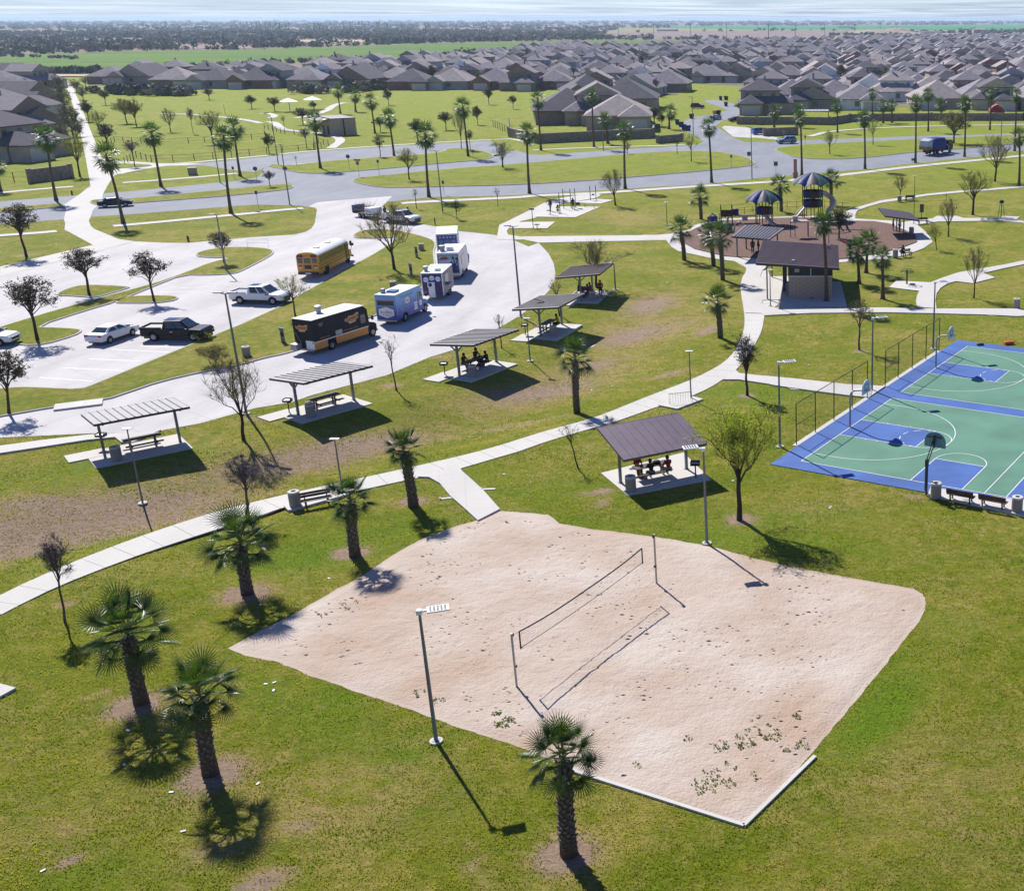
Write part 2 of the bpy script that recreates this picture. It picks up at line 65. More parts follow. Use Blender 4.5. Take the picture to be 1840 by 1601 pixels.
'tree': [('oak',-73.14,105.24,5.81,2.28,0,'dark-leaved young tree in the grass bulb left of the white sedan'),('oak',-79.56,124.13,5.1,2.27,0,'dark-leaved young tree in the left parking bulb'),('oak',-71.03,121.24,5.1,1.87,0,'dark-leaved young tree in the right parking bulb'),('oak',-100.55,146.19,6.55,2.51,0,'dark-leaved tree on the lawn left of the lot entrance'),('oak',-61.7,83.81,4.78,1.64,0.8,'dark-leaved tree cut by the left border near the front kerb'),('oak',-73.41,141.37,3.96,1.5,0,'small dark-leaved tree under the lot light pole'),('dark',-6.44,88.55,5.45,1.01,0,'slender dark tree on a mulch ring beside the path junction'),('sparse',2.75,102.07,4.67,1.3,0,'small sparse tree on the lawn between restroom and courts'),('bushy',-37.68,51.48,4.71,0.83,0.34,'round-crowned bare purple tree beside the path at far left'),('bushy',-34.35,63.92,4.3,1.21,0.19,'round-crowned bare purple tree beside the path left of the bench'),('sapling',-34.63,89.86,4.35,0.76,-0.3,'thin wind-bent tree between the two middle shelters'),('sapling',-29.58,102.69,3.38,0.59,0,'thin bare sapling behind the middle shelter'),('sapling',-26.95,114.82,3.78,0.87,-0.18,'thin bare sapling beside the fourth shelter roof'),('fan',-25.67,128.05,5.41,2.98,0,'bare fan-shaped tree behind the farthest small shelter'),('fan',-41.35,78.08,5.9,2.36,0.3,'big bare tree leaning by the tall lane light pole'),('spring',-53.16,114.33,4.18,1.96,0,'young tree with pale new leaves behind the black food truck'),('fan',-51.36,137.46,7.3,3.61,0,'wide bare tree on the grass beside the trucks'),('willow',-77.42,220.12,5.96,2.28,0,'rounded green tree in the big median'),('sapling',-64.7,185.71,3.22,0.73,-0.01,'bare sapling by the near verge above the pickup'),('stake',-55.23,175.2,3.03,0.65,0,'short young evergreen staked in the lawn'),('sapling',-52.46,187.68,2.95,0.58,0,'bare sapling right of the staked evergreen'),('fan',-64.99,238.73,5.22,3.19,0,'wide bare tree at the left end of the big median'),('stake',-96.53,258.35,5.01,1.19,0,'small dark tree on the narrow verge island'),('sapling',-108.31,243.68,2.02,0.53,0,'tiny bare sapling near the island tip'),('oak',-98.76,210.38,2.82,1.16,0,'small round tree on the median tip before the crossing'),('olive',-123.97,266.19,4.31,1.45,0,'small olive tree in the dog run'),('bushy',-120.35,277.39,4.61,1.51,0,'bare purple tree in front of the dog run fence'),('olive',-102.66,324.46,4.97,2.03,0,'olive tree on the open park lawn'),('fan',-83.94,274.82,9.28,1.99,0.33,'slim bare tree behind the verge island palm'),('olive',-98.7,340.54,5,1.55,0,'small olive tree right of the lawn palm'),('bushy',-80.77,271.06,4.67,1.05,0,'small bare tree near the side street end'),('olive',-99.44,291.65,5.61,2.18,0,'dark bushy tree left of the verge palm'),('olive',-117.99,318.01,4.06,1.72,0,'shrubby tree beside the far restroom hut'),('olive',-151.89,420.32,5.15,1.8,0,'round dark tree at the far lawn edge, left one'),('olive',-118.3,423.98,5.68,2.02,0,'round dark tree at the far lawn edge before the brick house'),('olive',-104.52,402.92,4.49,1.44,0,'small dark tree near the fenced corner of the lawn'),('fan',-34.02,188.91,5.28,2.66,-0.25,'bare brown tree right of the exercise pads'),('spring',-28.62,249.61,5.64,2.18,0,'pale blossoming tree in the big median near the crossroads'),('sapling',-33.18,263.53,3.16,1.27,0,'leaning sapling in the big median'),('fan',-44.41,265,2.56,1.99,0,'bare tree hidden behind the tall kerb palm'),('willow',0.26,263.23,5.19,1.91,0,'small green tree in the right median tip'),('spring',10.45,284.01,5.87,2.23,0,'bare greenish tree in the right median'),('olivebig',29.84,287.09,7.45,4.33,0,'broad olive-gold tree behind the garbage truck'),('fan',30.45,218.27,7.94,3.99,0,'large bare tree on the slope at right'),('willow',21.88,179.32,6.75,4.08,0,'widest greenish bare tree right of the playground'),('fan',16.38,160.37,4.85,1.98,0,'bare tree on the lawn beside the round path'),('willow',13.95,150.71,3.4,1.12,-0.95,'small leaning green tree beside the round path'),('fan',11.84,196.48,3.78,1.68,0,'bare tree behind the trash bin and bench on the upper walk'),('fan',15.48,122.92,5.26,1.65,0,'bare tree where the right-hand walks part'),('olivebig',-200.12,345.42,6.66,3.11,0,'left trunk of the twin olive trees in the far park'),('olivebig',-192.08,335.79,7.25,2.62,0,'right trunk of the twin olive trees in the far park'),('fan',-173.15,318.01,5.61,2.48,0,'bare tree in the far park, right of the twin olives'),('bushy',-164.89,313.44,6.65,0.94,0,'slim bare tree in the far park'),('willow',-147.2,288.13,7.71,3.82,0,'large yellow-green bare tree in front of the dog run'),('bushy',-139.88,241.18,5.27,1.61,0,'bare reddish tree inside the dog run corner'),('olive',-167.82,279.67,5.23,2.02,0.92,'dark bushy tree right of the lane'),('willow',-187.42,310.6,5.95,2.8,0,'yellow-green tree right of the lane, second from the front'),('olive',-214.59,351.46,6.08,2.11,0,'dark tree right of the lane, third from the front'),('willow',-141.42,225.43,7.55,3.02,0,'olive-green tree left of the lane behind the stone wall'),('olive',-250.51,421.78,5.31,1.91,0,'dark round tree on the far park lawn near the lane'),('olive',-228.1,448.96,4.1,2.41,0,'dark tree before the back fences, left part'),('olive',-191.74,404.26,4.41,2.17,0,'dark tree on the park lawn left of the play shades'),('olive',-178.31,391.23,4.72,2.24,0,'dark round tree left of the white play shades'),('olive',-164.72,379,1.97,2.49,0,'dark dense tree right of the white play shades'),('olive',-167.01,394.41,2.95,2.12,0,'dark dense tree behind the far play area'),('olive',-148.23,341.5,4.74,2.38,0,'dark round tree by the winding path, left of the hut'),('sparse',-149.44,332.08,3.08,0.8,0,'small slim tree on the winding path bend'),('olive',-27.56,379.01,3.71,2.04,0,'leafy street tree in front of the two-storey tan house'),('olive',-45.76,332.08,3.85,1.39,0,'shrubby tree at the street corner'),('olive',-48.4,336.73,5.45,2.42,0,'bare bushy tree right of the big corner roof'),('olive',-57.28,373.17,4.3,2.23,0,'dark bushy tree between the big corner roof and the street'),('willow',-5.3,64.01,6.7,2.51,0,'large green willow-like tree beside the purple-roofed shelter'),('sapling',-16.6,72.58,3.29,0.63,-0.73,'thin bare sapling left of the purple-roofed shelter'),('sapling',19.33,194.82,1.18,0.29,0,'tiny staked sapling on the right lawn'),('hedge',-191.92,306.62,6.76,2.77,0,'bushy grey tree in the left lane row, behind the olive-green tree'),('hedge',-214.5,341.5,6.31,2.46,0,'bushy grey tree in the left lane row, beside the boat shed'),('hedge',-241.98,385.03,6.63,2.53,0,'grey tree in the left lane row, by the dark fence'),('hedge',-267.76,425.47,6.81,2.44,0,'grey-brown tree in the left lane row, near the far end'),('hedge',-293.57,466.08,6.9,2.33,0,'small grey tree at the far end of the left lane row'),('hedge',-317.84,504.47,6.87,2.28,0,'farthest reddish tree of the left lane row'),('hedge',-177.28,278.03,5.2,2.35,0,'grey tree beside the roof corner left of the lane'),('hedge',-181.62,291.65,5.44,1.76,0,'tree leaning over the lane from the left'),('hedge',-274.45,448.96,4.62,2.14,0,'small dark tree right of the lane top'),('hedge',-304.21,494.3,5.34,2.64,0,'grey tree at the top right of the lane'),('hedge',-326.49,537.57,4.27,2.87,0,'grey-red tree between lane and first roof'),('hedge',-297.75,494.3,2.82,1.76,0,'round dark shrub below the first park-side roof'),('shrubtree',-57.68,104.93,0.94,0.8,0,'yellow-green leafy bush in front of the black pickup'),('shrubtree',-52.54,96.66,1.92,1.3,0,'dry straw-coloured bush under the tall light pole'),('olive',1.4,158.5,4.2,2,0,'dark leafy tree inside the play area behind the tall palm')],
'light': [('panel',-16.16,41.32,6.1,0.06,0,'tall light pole in the left lawn corner of the sand court'),('panelL',-6.91,60.71,5.8,0.08,0,'tall light pole at the back edge of the sand court'),('panel',-3.39,76.68,6.17,0.13,0,'court light pole nearest the picnic roof'),('panel',3.46,89.75,6.04,0.14,0,'middle court light pole between the fences'),('panel',9.41,102.38,6.18,0.16,0,'farthest court light pole at the walk junction'),('panelL',-23.44,127.01,2.98,0.16,0,'light pole beside the farthest small shelter'),('tallL',-43.88,83.91,9.29,0.11,0,'tall double-arm light pole beside the lane'),('tallL',-71.21,137.29,6.65,0.17,0,'tall light pole in the parking strip'),('tallL',-30.71,114.33,9.1,0.14,0,'tall light pole at the lane edge by the shelters'),('tallL',-86.35,189.69,9.45,0.23,0,'light pole at the junction verge'),('tallL',-59.37,181.74,9.27,0.22,0,'light pole in the lawn above the food trucks'),('tallL',-112.34,244.44,9.43,0.3,0,'light pole at the tip of the side street island'),('tallL',-110.66,216.65,9.99,0.26,0,'light pole right of the lane crossing'),('tallL',-50.79,271.06,7.03,0.33,0,'pale light pole before the estate wall'),('tallL',-14.26,221.79,9.43,0.27,0,'light pole at the big median tip'),('tallL',-34.56,308.6,9.46,0.37,0,'thin light pole at the street mouth'),('tallL',38.37,268.6,9.71,0.32,0,'pale light mast near the right border'),('short',-26.06,98.79,3.82,0.13,0,'short lamp post in front of the middle shelter'),('short',-10.78,87.61,3.85,0.11,0,'short lamp post by the bicycle rack'),('short',-30.76,68.79,3.53,0.09,0,'short lamp post by the curved path and the bench'),('short',-43.13,68.12,4.96,0.09,0,'slim lamp post in the swale in front of the nearest shelter'),('short',-23.37,170.23,3.22,0.21,0,'short lamp post left of the playground'),('short',-6.03,119.04,3.82,0.12,0,'short lamp post beside the restroom roof'),('short',12.33,170.64,6.92,0.15,0,'thin lamp post behind the round path shelter'),('short',-188.35,379.01,3.28,0.45,0,'small lamp in the far park')],
'dry': [[-47.76,65.67,12,4,0.3,0.38],[-43.72,67.9,9,3.5,0.3,0.44],[-36.09,77.25,9,3,0.32,0.56],[-24.48,89.4,8,3.2,0.36,0.61],[-21.25,96.54,7,3.5,0.36,0.79],[-19.61,109.37,7,3.5,0.4,1.08],[-18.03,121.34,7,3,0.36,1.31],[-14.28,111.52,6,2.5,0.34,1.22],[-27.59,178.21,14,4,0.2,0],[24.11,218.68,14,5,0.22,0],[-28.68,35.73,4,2.5,0.22,0],[-18.84,37.91,5,3,0.28,0],[4.73,37.88,6,5,0.22,0],[-1.08,66.01,5,2,0.15,0],[-47.16,63.19,7,1.7,0.42,0.38],[-44.73,64.9,5,1.4,0.42,0.38],[-42.95,66.45,5,1.3,0.42,0.44],[-41.22,68.29,4,1.2,0.4,0.44],[-36.6,74.77,5,1.3,0.45,0.52],[-34.32,77.91,5.5,1.5,0.42,0.61],[-32.33,79.53,4,1.4,0.4,0.61],[-48.69,61.63,6,2.2,0.6,0.26],[-18.77,108.43,3.5,1.6,0.55,1.05],[-19.07,120.08,4,2.5,0.45,1.22],[-20.02,100.01,3,1.5,0.4,0.79],[-11.64,109.16,2.2,0.8,0.9,1.22],[-13.38,94.54,1.8,0.6,0.8,0.7],[-23.82,91.55,5,1.4,0.45,0.52],[-23.44,82.98,4,1,0.5,0.44],[-30.06,44.01,1.05,1.05,1.6,0],[-24.27,39.06,1.05,1.05,1.6,0],[-9.35,34.35,1.05,1.05,1.6,0],[-30.12,54.5,1.25,1,1.6,0],[-26.62,59.44,1.1,0.9,1.5,0],[-25.66,66.91,0.9,0.7,1.4,0],[-5.26,64.07,0.9,0.8,1.3,0],[-6.44,88.44,0.7,0.6,1.2,0],[-38.89,53.45,0.5,0.4,0.8,0],[2.74,101.59,0.7,0.5,1.2,0],[-73.54,105.87,0.9,0.7,1.1,0],[-101.05,146.96,1,0.7,1.1,0],[-14.22,68.54,0.8,0.5,1.1,0.52],[-15.42,68.06,0.9,0.3,0.9,-0.17],[-13.97,66.64,0.4,0.8,1,0],[-26.89,33.94,0.4,0.3,0.9,0],[-19.59,32.9,1.1,0.6,0.9,0.52],[-21.98,34.43,1.5,0.8,0.4,0.35],[-19.49,36.02,0.7,0.4,0.6,0],[-32.15,45.02,0.9,0.12,0.55,0.79],[-54.1,100.35,1.6,1,0.7,0.35],[-50.37,106.39,1.2,1,0.7,0],[-35.42,91.17,0.9,0.6,0.9,0],[-33.86,99.88,1.5,0.6,0.5,0.35],[-56.97,88.44,1.6,0.6,0.6,0.35],[27.84,218.68,2,1.5,0.5,0],[22.12,178.9,1.4,1,0.5,0],[14.28,210.77,9,4,0.28,0.17],[-28.72,171.51,5,4,0.25,0],[-22.27,65.65,0.8,0.5,0.4,0],[5.43,67.59,1,0.35,0.9,-0.35],[-12.39,33.64,1.6,0.25,0.7,-0.87],[-49.23,66.97,2.4,0.8,0.35,0.26],[-42.75,82.71,1.5,0.8,0.5,0]],
'lush': [[-27.39,58.99,7,2,0.6,0.44],[-22.01,43.05,6,1.3,0.5,-0.61],[2.22,44.79,5,1.6,0.6,1.05],[-1.24,61.2,7,2,0.6,-0.35],[-16.5,68.79,6,2,0.5,0],[-23.75,70.7,3,2,0.5,0],[-6.91,87.19,7,3,0.45,0],[-51.5,70.7,5,2,0.4,0],[2.79,43.81,2.6,1,0.8,1.05],[1.58,41.97,2.2,1,0.6,1.05],[6.07,51.42,2.5,1.6,0.4,0],[-25.75,62.72,5,1.5,0.5,0.35],[-29.19,58.78,3,1.5,0.5,0],[-14.06,62.9,4,1.2,0.4,-0.35],[-5.81,61.27,3,1.2,0.6,-0.35],[-25.56,33.37,2.5,1,0.5,0],[-21.48,44.64,2,0.5,0.8,-0.61],[-16.91,40.48,0.9,0.5,0.7,0],[-51.46,122.05,8,1.5,0.7,0.7],[-56.79,95.78,9,1.4,0.7,0.38],[-23.97,147.28,3,1.2,0.8,0.17],[-46.19,74.31,6,1.5,0.5,0.44],[-6.5,89.98,5,2,0.5,-0.17],[-1.06,64.62,6,1.5,0.4,0],[-34.16,168.97,3,1.2,0.3,0],[-40.64,63.86,8,0.6,0.7,0.56],[-42.2,59.41,6,0.6,0.6,0.44],[1.65,100.98,5,2.5,0.35,0],[10.99,222.85,4,1,0.3,0]],
'sandpoly': [(-28.39,48.92),(-28.02,49.82),(-26.85,52.05),(-25.74,54.82),(-24.92,56.51),(-24.31,58.99),(-23.23,61.36),(-21.86,63.16),(-20.88,63.97),(-19.9,65.4),(-16.84,64.8),(-15.9,63.56),(-13.94,62.76),(-9.88,61.59),(-7.88,60.82),(-6.23,60.08),(-3.96,58.63),(-0.27,56.91),(2.09,55.98),(4.39,55.08),(4.86,54.45),(4.98,53.4),(4.58,51.81),(4.1,50.8),(2.59,47.39),(0.74,43.47),(-0.98,39.87),(-2.49,36.88),(-3.17,36.01),(-4.12,36.3),(-6.55,37.49),(-9.38,38.95),(-10.89,39.87),(-12.74,41.02),(-14.56,41.81),(-16.5,42.84),(-19.12,44.26),(-20.9,45.11),(-23.41,46.42),(-25.46,47.64),(-27.29,48.25)],
'weeds': [(-13.67,42.65,0.45,22),(-14.17,43.33,0.25,6),(-16.99,44.28,0.3,5),(-18.02,45.01,0.3,4),(-4.79,38.29,0.5,16),(-3.53,41.22,0.6,18),(-4.43,40.9,0.4,8),(-2.98,42.42,0.7,8),(-2.31,41.65,0.4,8),(-3.9,39.56,0.3,5),(-4.57,39.06,0.4,8),(-3.88,38.62,0.3,6),(-2.89,38.87,0.2,4),(-11.22,42.31,0.4,6),(-7.63,39.61,0.15,3),(-1.4,43.06,0.25,5),(-1.05,41.09,0.3,5),(-2.27,41.62,0.5,6),(-1.54,40.92,0.4,5),(-25.3,52.36,0.5,5),(-24.28,53.13,0.5,6),(-5.9,41.32,0.3,3),(-19,63.54,0.1,2)],
'Dpad': [(-14.91,71.57),(-12.52,67.7),(-7.59,70.41),(-9.96,75.41)],
'wallL': [(-144.86,216.24),(-142.01,223.92)],
'wallE': [(-80.58,304.67),(-70.09,288.13),(-57.55,295.26),(-43.91,301.98),(-44.94,310.6)],
'wallC': [(-40.92,288.13),(-35.64,293.44)],
'wallR': [(-25.66,342.48),(-20.26,341.5),(-9.03,342.48),(0.21,340.54),(6.11,351.46),(12.94,354.04),(30.03,355.6),(57.29,355.6),(72.62,355.6)],
'wallM': [(-16.41,306.62),(-8.21,310.6)],
'houses': {'in the row backing onto the park':[(-330.84,568.61,4,0,'brown'),(-316.68,568.61,-3,1,'tan'),(-285.03,537.57,8,3,'brown'),(-263.7,531.76,-4,5,'grey'),(-246.66,531.76,2,6,'brick'),(-242.71,537.57,0,8,'grey'),(-226.76,537.57,6,0,'tan'),(-207.94,543.51,-4,1,'brown'),(-176.43,520.5,5,3,'brick'),(-160.13,523.83,0,5,'grey'),(-141.47,523.83,6,6,'brick'),(-129.15,515.05,3,8,'brown'),(-117.5,526.07,10,0,'brick'),(-98.17,509.7,5,1,'tan'),(-78.41,499.33,0,3,'brick'),(-66.02,504.46,0,6,'brown')],'of the second park-side row':[(-214.07,651.03,178,2,'blue grey'),(-255.41,687.14,178,4,'grey'),(-271.19,677.75,178,2,'brick')],'of the close cluster beside the lane':[(-176.88,258.35,80,2,'tan'),(-208.33,306.62,80,4,'brown'),(-250.15,367.5,82,0,'beige'),(-270.65,404.26,82,1,'brown'),(-254.35,373.16,84,3,'grey'),(-293.5,440.85,84,5,'grey'),(-334.17,494.3,86,6,'brown'),(-345.86,526.07,86,8,'tan'),(-387.13,575.24,86,1,'brown')],'around the big corner lot':[(-68.14,351.46,12,8,'tan'),(-57.7,334.39,8,0,'tan'),(-75.3,351.46,15,3,'brown'),(-66.51,404.26,5,6,'tan'),(-87.27,440.85,18,5,'brown')],'across the street behind the wall':[(-20.17,388.11,4,2,'tan'),(-5.1,407.65,0,4,'tan'),(9.98,407.65,0,0,'white'),(23.26,448.96,178,2,'white'),(37.17,448.96,178,3,'grey'),(36.06,411.1,4,6,'tan'),(53.77,407.65,0,8,'beige'),(71.97,494.3,178,4,'grey'),(71.38,411.1,0,1,'tan')]},
'estate': [(-349.55,582.03),(-330.07,618.48),(-327.14,687.14),(-281.94,784.84),(-252.84,978.85),(-261.29,1182.06),(-174.7,1160.2),(-139.34,1346.83),(-82.61,1423.01),(0.92,1526.53),(123.08,1893.17),(287.06,2441.6),(560.25,2514.34),(99.97,397.64),(48.9,407.65),(5.2,414.6),(-24.68,418.16),(-26.46,425.46),(-34.54,537.57),(-67.51,568.61),(-58.86,475.13),(-88.54,470.56),(-126.4,537.57),(-142.21,549.58),(-257.16,549.58),(-326.81,543.51)],
'estate_y0': 400,
'covers': [(-51.83,103.8),(-52.63,143.68),(-55.66,140.95),(-52.23,127.75),(-57.33,102.4),(-51.81,103.8),(-56.52,111.96),(-55.47,140.92)],
'dogf': [[(-168.05,278.03),(-172.83,291.65),(-157.83,284.01),(-153.1,288.13),(-139.56,299.7),(-145.09,310.6)],[(-144.72,246.23),(-149.06,258.35),(-140.89,249.35),(-133.47,252.28),(-123.92,265),(-116.97,273.24),(-117.18,281.99)],[(-116.97,273.24),(-124.57,291.65),(-117.18,281.99)],[(-152.77,327.56),(-140.75,312.62),(-134.17,308.6),(-129.97,313.85)],[(-92.67,334.39),(-82.49,312.62),(-86.44,327.56),(-90.01,341.5)],[(-153.67,218.68),(-148.34,217.05),(-146.34,218.68)]],
'litter': [(-25.18,45.74,0),(-24.85,45.87,0.9),(-24.59,45.21,1.8),(-29.29,42.1,2.7),(-23.64,35.64,3.6),(-22.2,38.48,4.5),(-28.1,39.71,5.4),(-25.29,37.94,6.3),(-27.44,33.53,7.2),(-28.86,53.29,8.1),(-26.57,56.27,9),(0.08,65.81,9.9),(-6.17,70.28,10.8),(-1.75,97.21,11.7),(0.12,66.01,12.6),(-62.2,90.29,13.5),(-19.48,92.13,14.4),(-17.88,92.79,15.3),(-18.24,130.64,16.2),(-102.37,155.08,17.1),(-105.58,148.91,18),(-21.23,71.44,18.9)],
'drain': [(-23.67,67.33,0.3),(-21.54,68.82,0.1),(-2.8,90.14,-0.3),(16.45,114.99,0)],
'fields': [('crop_field','crop',[(-431.28,596.09),(-428.47,634.34),(-375.69,626.31),(-366.13,687.14),(-402.47,851.95),(-300.67,837.63),(-270.67,1048.57),(-265,1199),(-176.32,1171.03),(-140.84,1361.41),(-74.99,1481.63),(-80.07,1701.71),(-152.77,1667.95),(-221.61,1748.9),(-299.44,1724.99),(-412.86,1614.55),(-491.47,1472.97),(-510.18,1339.65),(-558.25,1204.76),(-643.66,1139.13),(-652.86,1061.91),(-678.57,1039.86),(-637.79,949.12),(-653.04,907.74)]),('ploughed_field','brown',[(-467.19,2591.53),(-364.98,2886.8),(-120.74,3024.56),(-35.22,3176.09),(178.57,3024.56),(339.19,2886.8),(271.42,2308),(144.97,2046.52),(1.07,1786.03),(-99.35,1713.27),(-163.52,1786.03),(-273.92,1824.76),(-327.57,1838.05)]),('dry_field','olive',[(-680.54,4099.48),(-396.48,3850.82),(-140.83,3529.57),(42.18,3434.04),(344.55,3257.67),(308.95,2920.05),(-35.66,3216.36),(-369.17,2920.05),(-472,2618.32)]),('far_crop_field','teal',[(-674.62,5295.39),(-220.24,5525.52),(3.23,5408.01),(407.91,5776.52),(1157.06,7058.58),(521.53,3176.09),(349.02,3300.05),(42.75,3481.15),(-198.55,3434.04),(-402.57,3910.12),(-524.95,4099.48)]),('pale_field','pale',[(-765.59,1773.48),(-664.88,1748.9),(-625.11,1701.71),(-581.24,1584.11),(-609.74,1554.79),(-675.52,1594.13),(-708.28,1635.5)]),('bare_lot','pale',[(48.97,2886.8),(150.37,3176.09),(204.21,2886.8),(244.01,2591.53),(261.27,2266.65),(219.36,1982.31),(184.1,1838.05),(147.35,2080.2),(80.92,2266.65),(59.73,2489.62)]),('meadow','olive',[(-683.75,1574.22),(-559.35,1526.53),(-515.87,1407.1),(-556.34,1376.31),(-588.77,1346.83)]),('ploughed_field','brown',[(-752.59,1423.01),(-663.46,1376.31),(-611.42,1346.83),(-555.33,1222.35),(-607.07,1228.33),(-634.95,1199)]),('dirt_track','pale',[(-465.55,644.25),(-444.17,657.95),(-390.29,651.03),(-372.23,698.76),(-368.14,690.97),(-375.69,626.31),(-426.32,631.11),(-441.77,610.83)])],
'hedges': [([(-473.36,677.75),(-435.45,668.61),(-409.55,665.02),(-401.25,677.75)],90,0.8),([(-583.23,1259.12),(-589.01,1291.48),(-577.97,1325.53)],40,1),([(-657.56,978.85),(-604.27,949.12),(-552.54,907.74)],30,0.6),([(-391.58,727.43),(-381.11,749.37),(-371.14,784.84),(-355.95,851.95),(-316.43,882.07),(-273.17,949.12)],60,0.8),([(1.33,2226.75),(80.92,2266.65),(144.97,2046.52)],60,1.2),([(140.8,2645.67),(304.62,2591.53)],60,1.3),([(-293.05,494.3),(-274.34,479.78),(-257.61,475.13),(-248.19,473.29)],70,0.75),([(-195.33,494.3),(-188.18,520.5)],30,0.8),([(-217.07,494.3),(-199.61,484.53)],18,0.7),([(-22.57,568.61),(-10.99,562.12),(1.75,588.98)],40,0.7),([(-331.88,1838.05),(-411.03,1865.21),(-429.26,1679.06),(-469.66,1574.22),(-520.85,1508.25),(-531.94,1455.93)],150,1.5)],
'farpalms': [(-1555.11,2514.34),(-1538.06,2514.34),(-1478.65,2514.34),(-1539.78,2791.41),(-1573.94,2954.08),(-1658.14,3136.8),(-1724.1,3343.54),(-2037.55,3971.27),(-2283.03,4538.93),(-1424.67,2986.27),(-1399.02,2959.22),(-1496.07,3222.41),(-1384.67,2857.92),(-1493.2,3135.01),(-1366.04,3020.47),(-1380.47,3017.63),(-1474.01,3177.76),(-1320.61,2845.17),(-1356.02,2898.8),(-1491.62,3223.21),(-1364.06,2964.99),(-1255.27,2772.47),(-1104.95,2528.02),(-1032.01,2338.37),(-1024.35,2320.24),(-1068.6,2372.52),(-1039.16,2314.09),(-1193.05,2732.73),(-1218.71,2664.04),(-1105.9,2546.62),(-1161.57,2617.76),(-1150.25,2572.65),(-1116.52,2472.56),(-1036.01,2327.45),(-1024.98,2316.9),(-897.16,2190.78),(-1017.5,2454.7),(-899.96,2198.31),(-945.79,2317.8),(-1007.56,2437.67),(-949.98,2316.39),(-1374.23,3516.4),(-1015.99,2797.69),(-1169.83,2919.65),(-1320.71,3433.33),(-1148.78,2941.2),(-1279.62,3535.28),(-1324.14,3534.54),(-1210,3273.68),(-1014.33,2803.37),(-1061.83,2792.33),(-1364.87,3503.29),(-1331.72,3547.94),(-1268.58,3209.9),(-1285.13,3428.29),(-1158.57,2875.15),(-1097.71,2817.07),(-1167.29,3234.58),(-1193.38,3121.3),(-1144.05,3064.29),(-1150,3046.27),(-1123.4,3131.36),(-1141.76,2974.66),(-1297.21,3299.11),(-1113.82,3120.49),(-1348.14,3567.81),(-1182.92,3075.95),(-896.25,3136.8),(-883.42,3136.8),(-877.92,3136.8),(-870.59,3136.8),(-863.26,3136.8),(-810.11,3136.8),(-806.44,3136.8),(-1142.81,4538.93),(-960.94,3850.82),(-882.92,3579.34),(-938.46,3850.82),(-711.74,3136.8),(-697.08,3136.8),(-708.63,3257.67),(-832.78,4166.73),(-1561.71,7058.58),(-899.66,2533.53),(-896.11,2763.97),(-841.09,2591.69),(-849.08,2637.71),(-797.57,2487.89),(-980.8,2763.75),(-775.79,2407.93),(-891.48,2595.65)],
'fpl': ['far palm in the leftmost stretch of woodland,','far palm in the left-centre stretch of woodland,','far palm in the right-centre stretch of woodland,','far palm at the right end of the woodland,'],
'farroofs': [(-1230.09,1893.17,22,9,3),(-1192.4,1893.17,26,9,3),(-3790.58,6051.36,70,14,4),(-4063.62,6687.6,70,14,4),(-950.28,1604.28,24,8,2),(-911.73,1604.28,26,9,3),(-1028.33,1893.17,60,7,2),(-926.88,1701.71,60,7,2),(-881.83,1574.22,18,9,3),(-1868.33,3579.34,50,12,5),(-984.05,2097.46,30,8,3),(-1579.08,3257.67,20,10,6),(-1259.73,2046.52,14,10,4),(-1037.53,1713.27,20,8,2),(-1021.55,3343.54,110,14,4),(-896.25,3136.8,60,12,4),(-1719.54,4538.93,60,12,4),(-4742.03,10577.1,80,14,6),(-1088.22,7058.58,120,20,9),(-951.53,7473.06,90,20,6),(-850.75,3850.82,60,12,5),(-392.94,3024.56,50,12,4),(301.42,2489.62,26,14,8),(192.15,2329.25,40,6,5),(59.13,2591.53,24,8,4),(-561.02,10577.1,120,20,10),(-165,9766.05,100,20,10),(56.01,4166.73,50,8,4)],
'ppoles': [(-316,1865.21),(-272.94,1936.72),(-204.85,1838.05),(-155.54,1893.17),(-85.32,1761.1),(-81.63,1679.06),(-45.23,1679.06),(-5.87,1865.21),(41.81,1982.31),(99.51,2395.39),(-160.41,2791.41),(40.37,3136.8)],
'mounds': [(92.47,2591.53,60,7),(113.52,2395.39,70,9),(155.06,2791.41,50,8),(210.07,1982.31,60,5),(70.95,2287.14,40,5)],
'stalls': [((-65.46,93.42),(-60.4,92.3)),((-65.19,96.22),(-59.67,95.43)),((-64.7,99.03),(-59.74,98.34)),((-64.55,102.2),(-58.8,101.22)),((-62.67,103.29),(-58.4,102.69)),((-73.09,125.56),(-69.44,126.14)),((-71.71,127.75),(-68.06,128.5)),((-84.93,120.7),(-82.1,121.03))]}
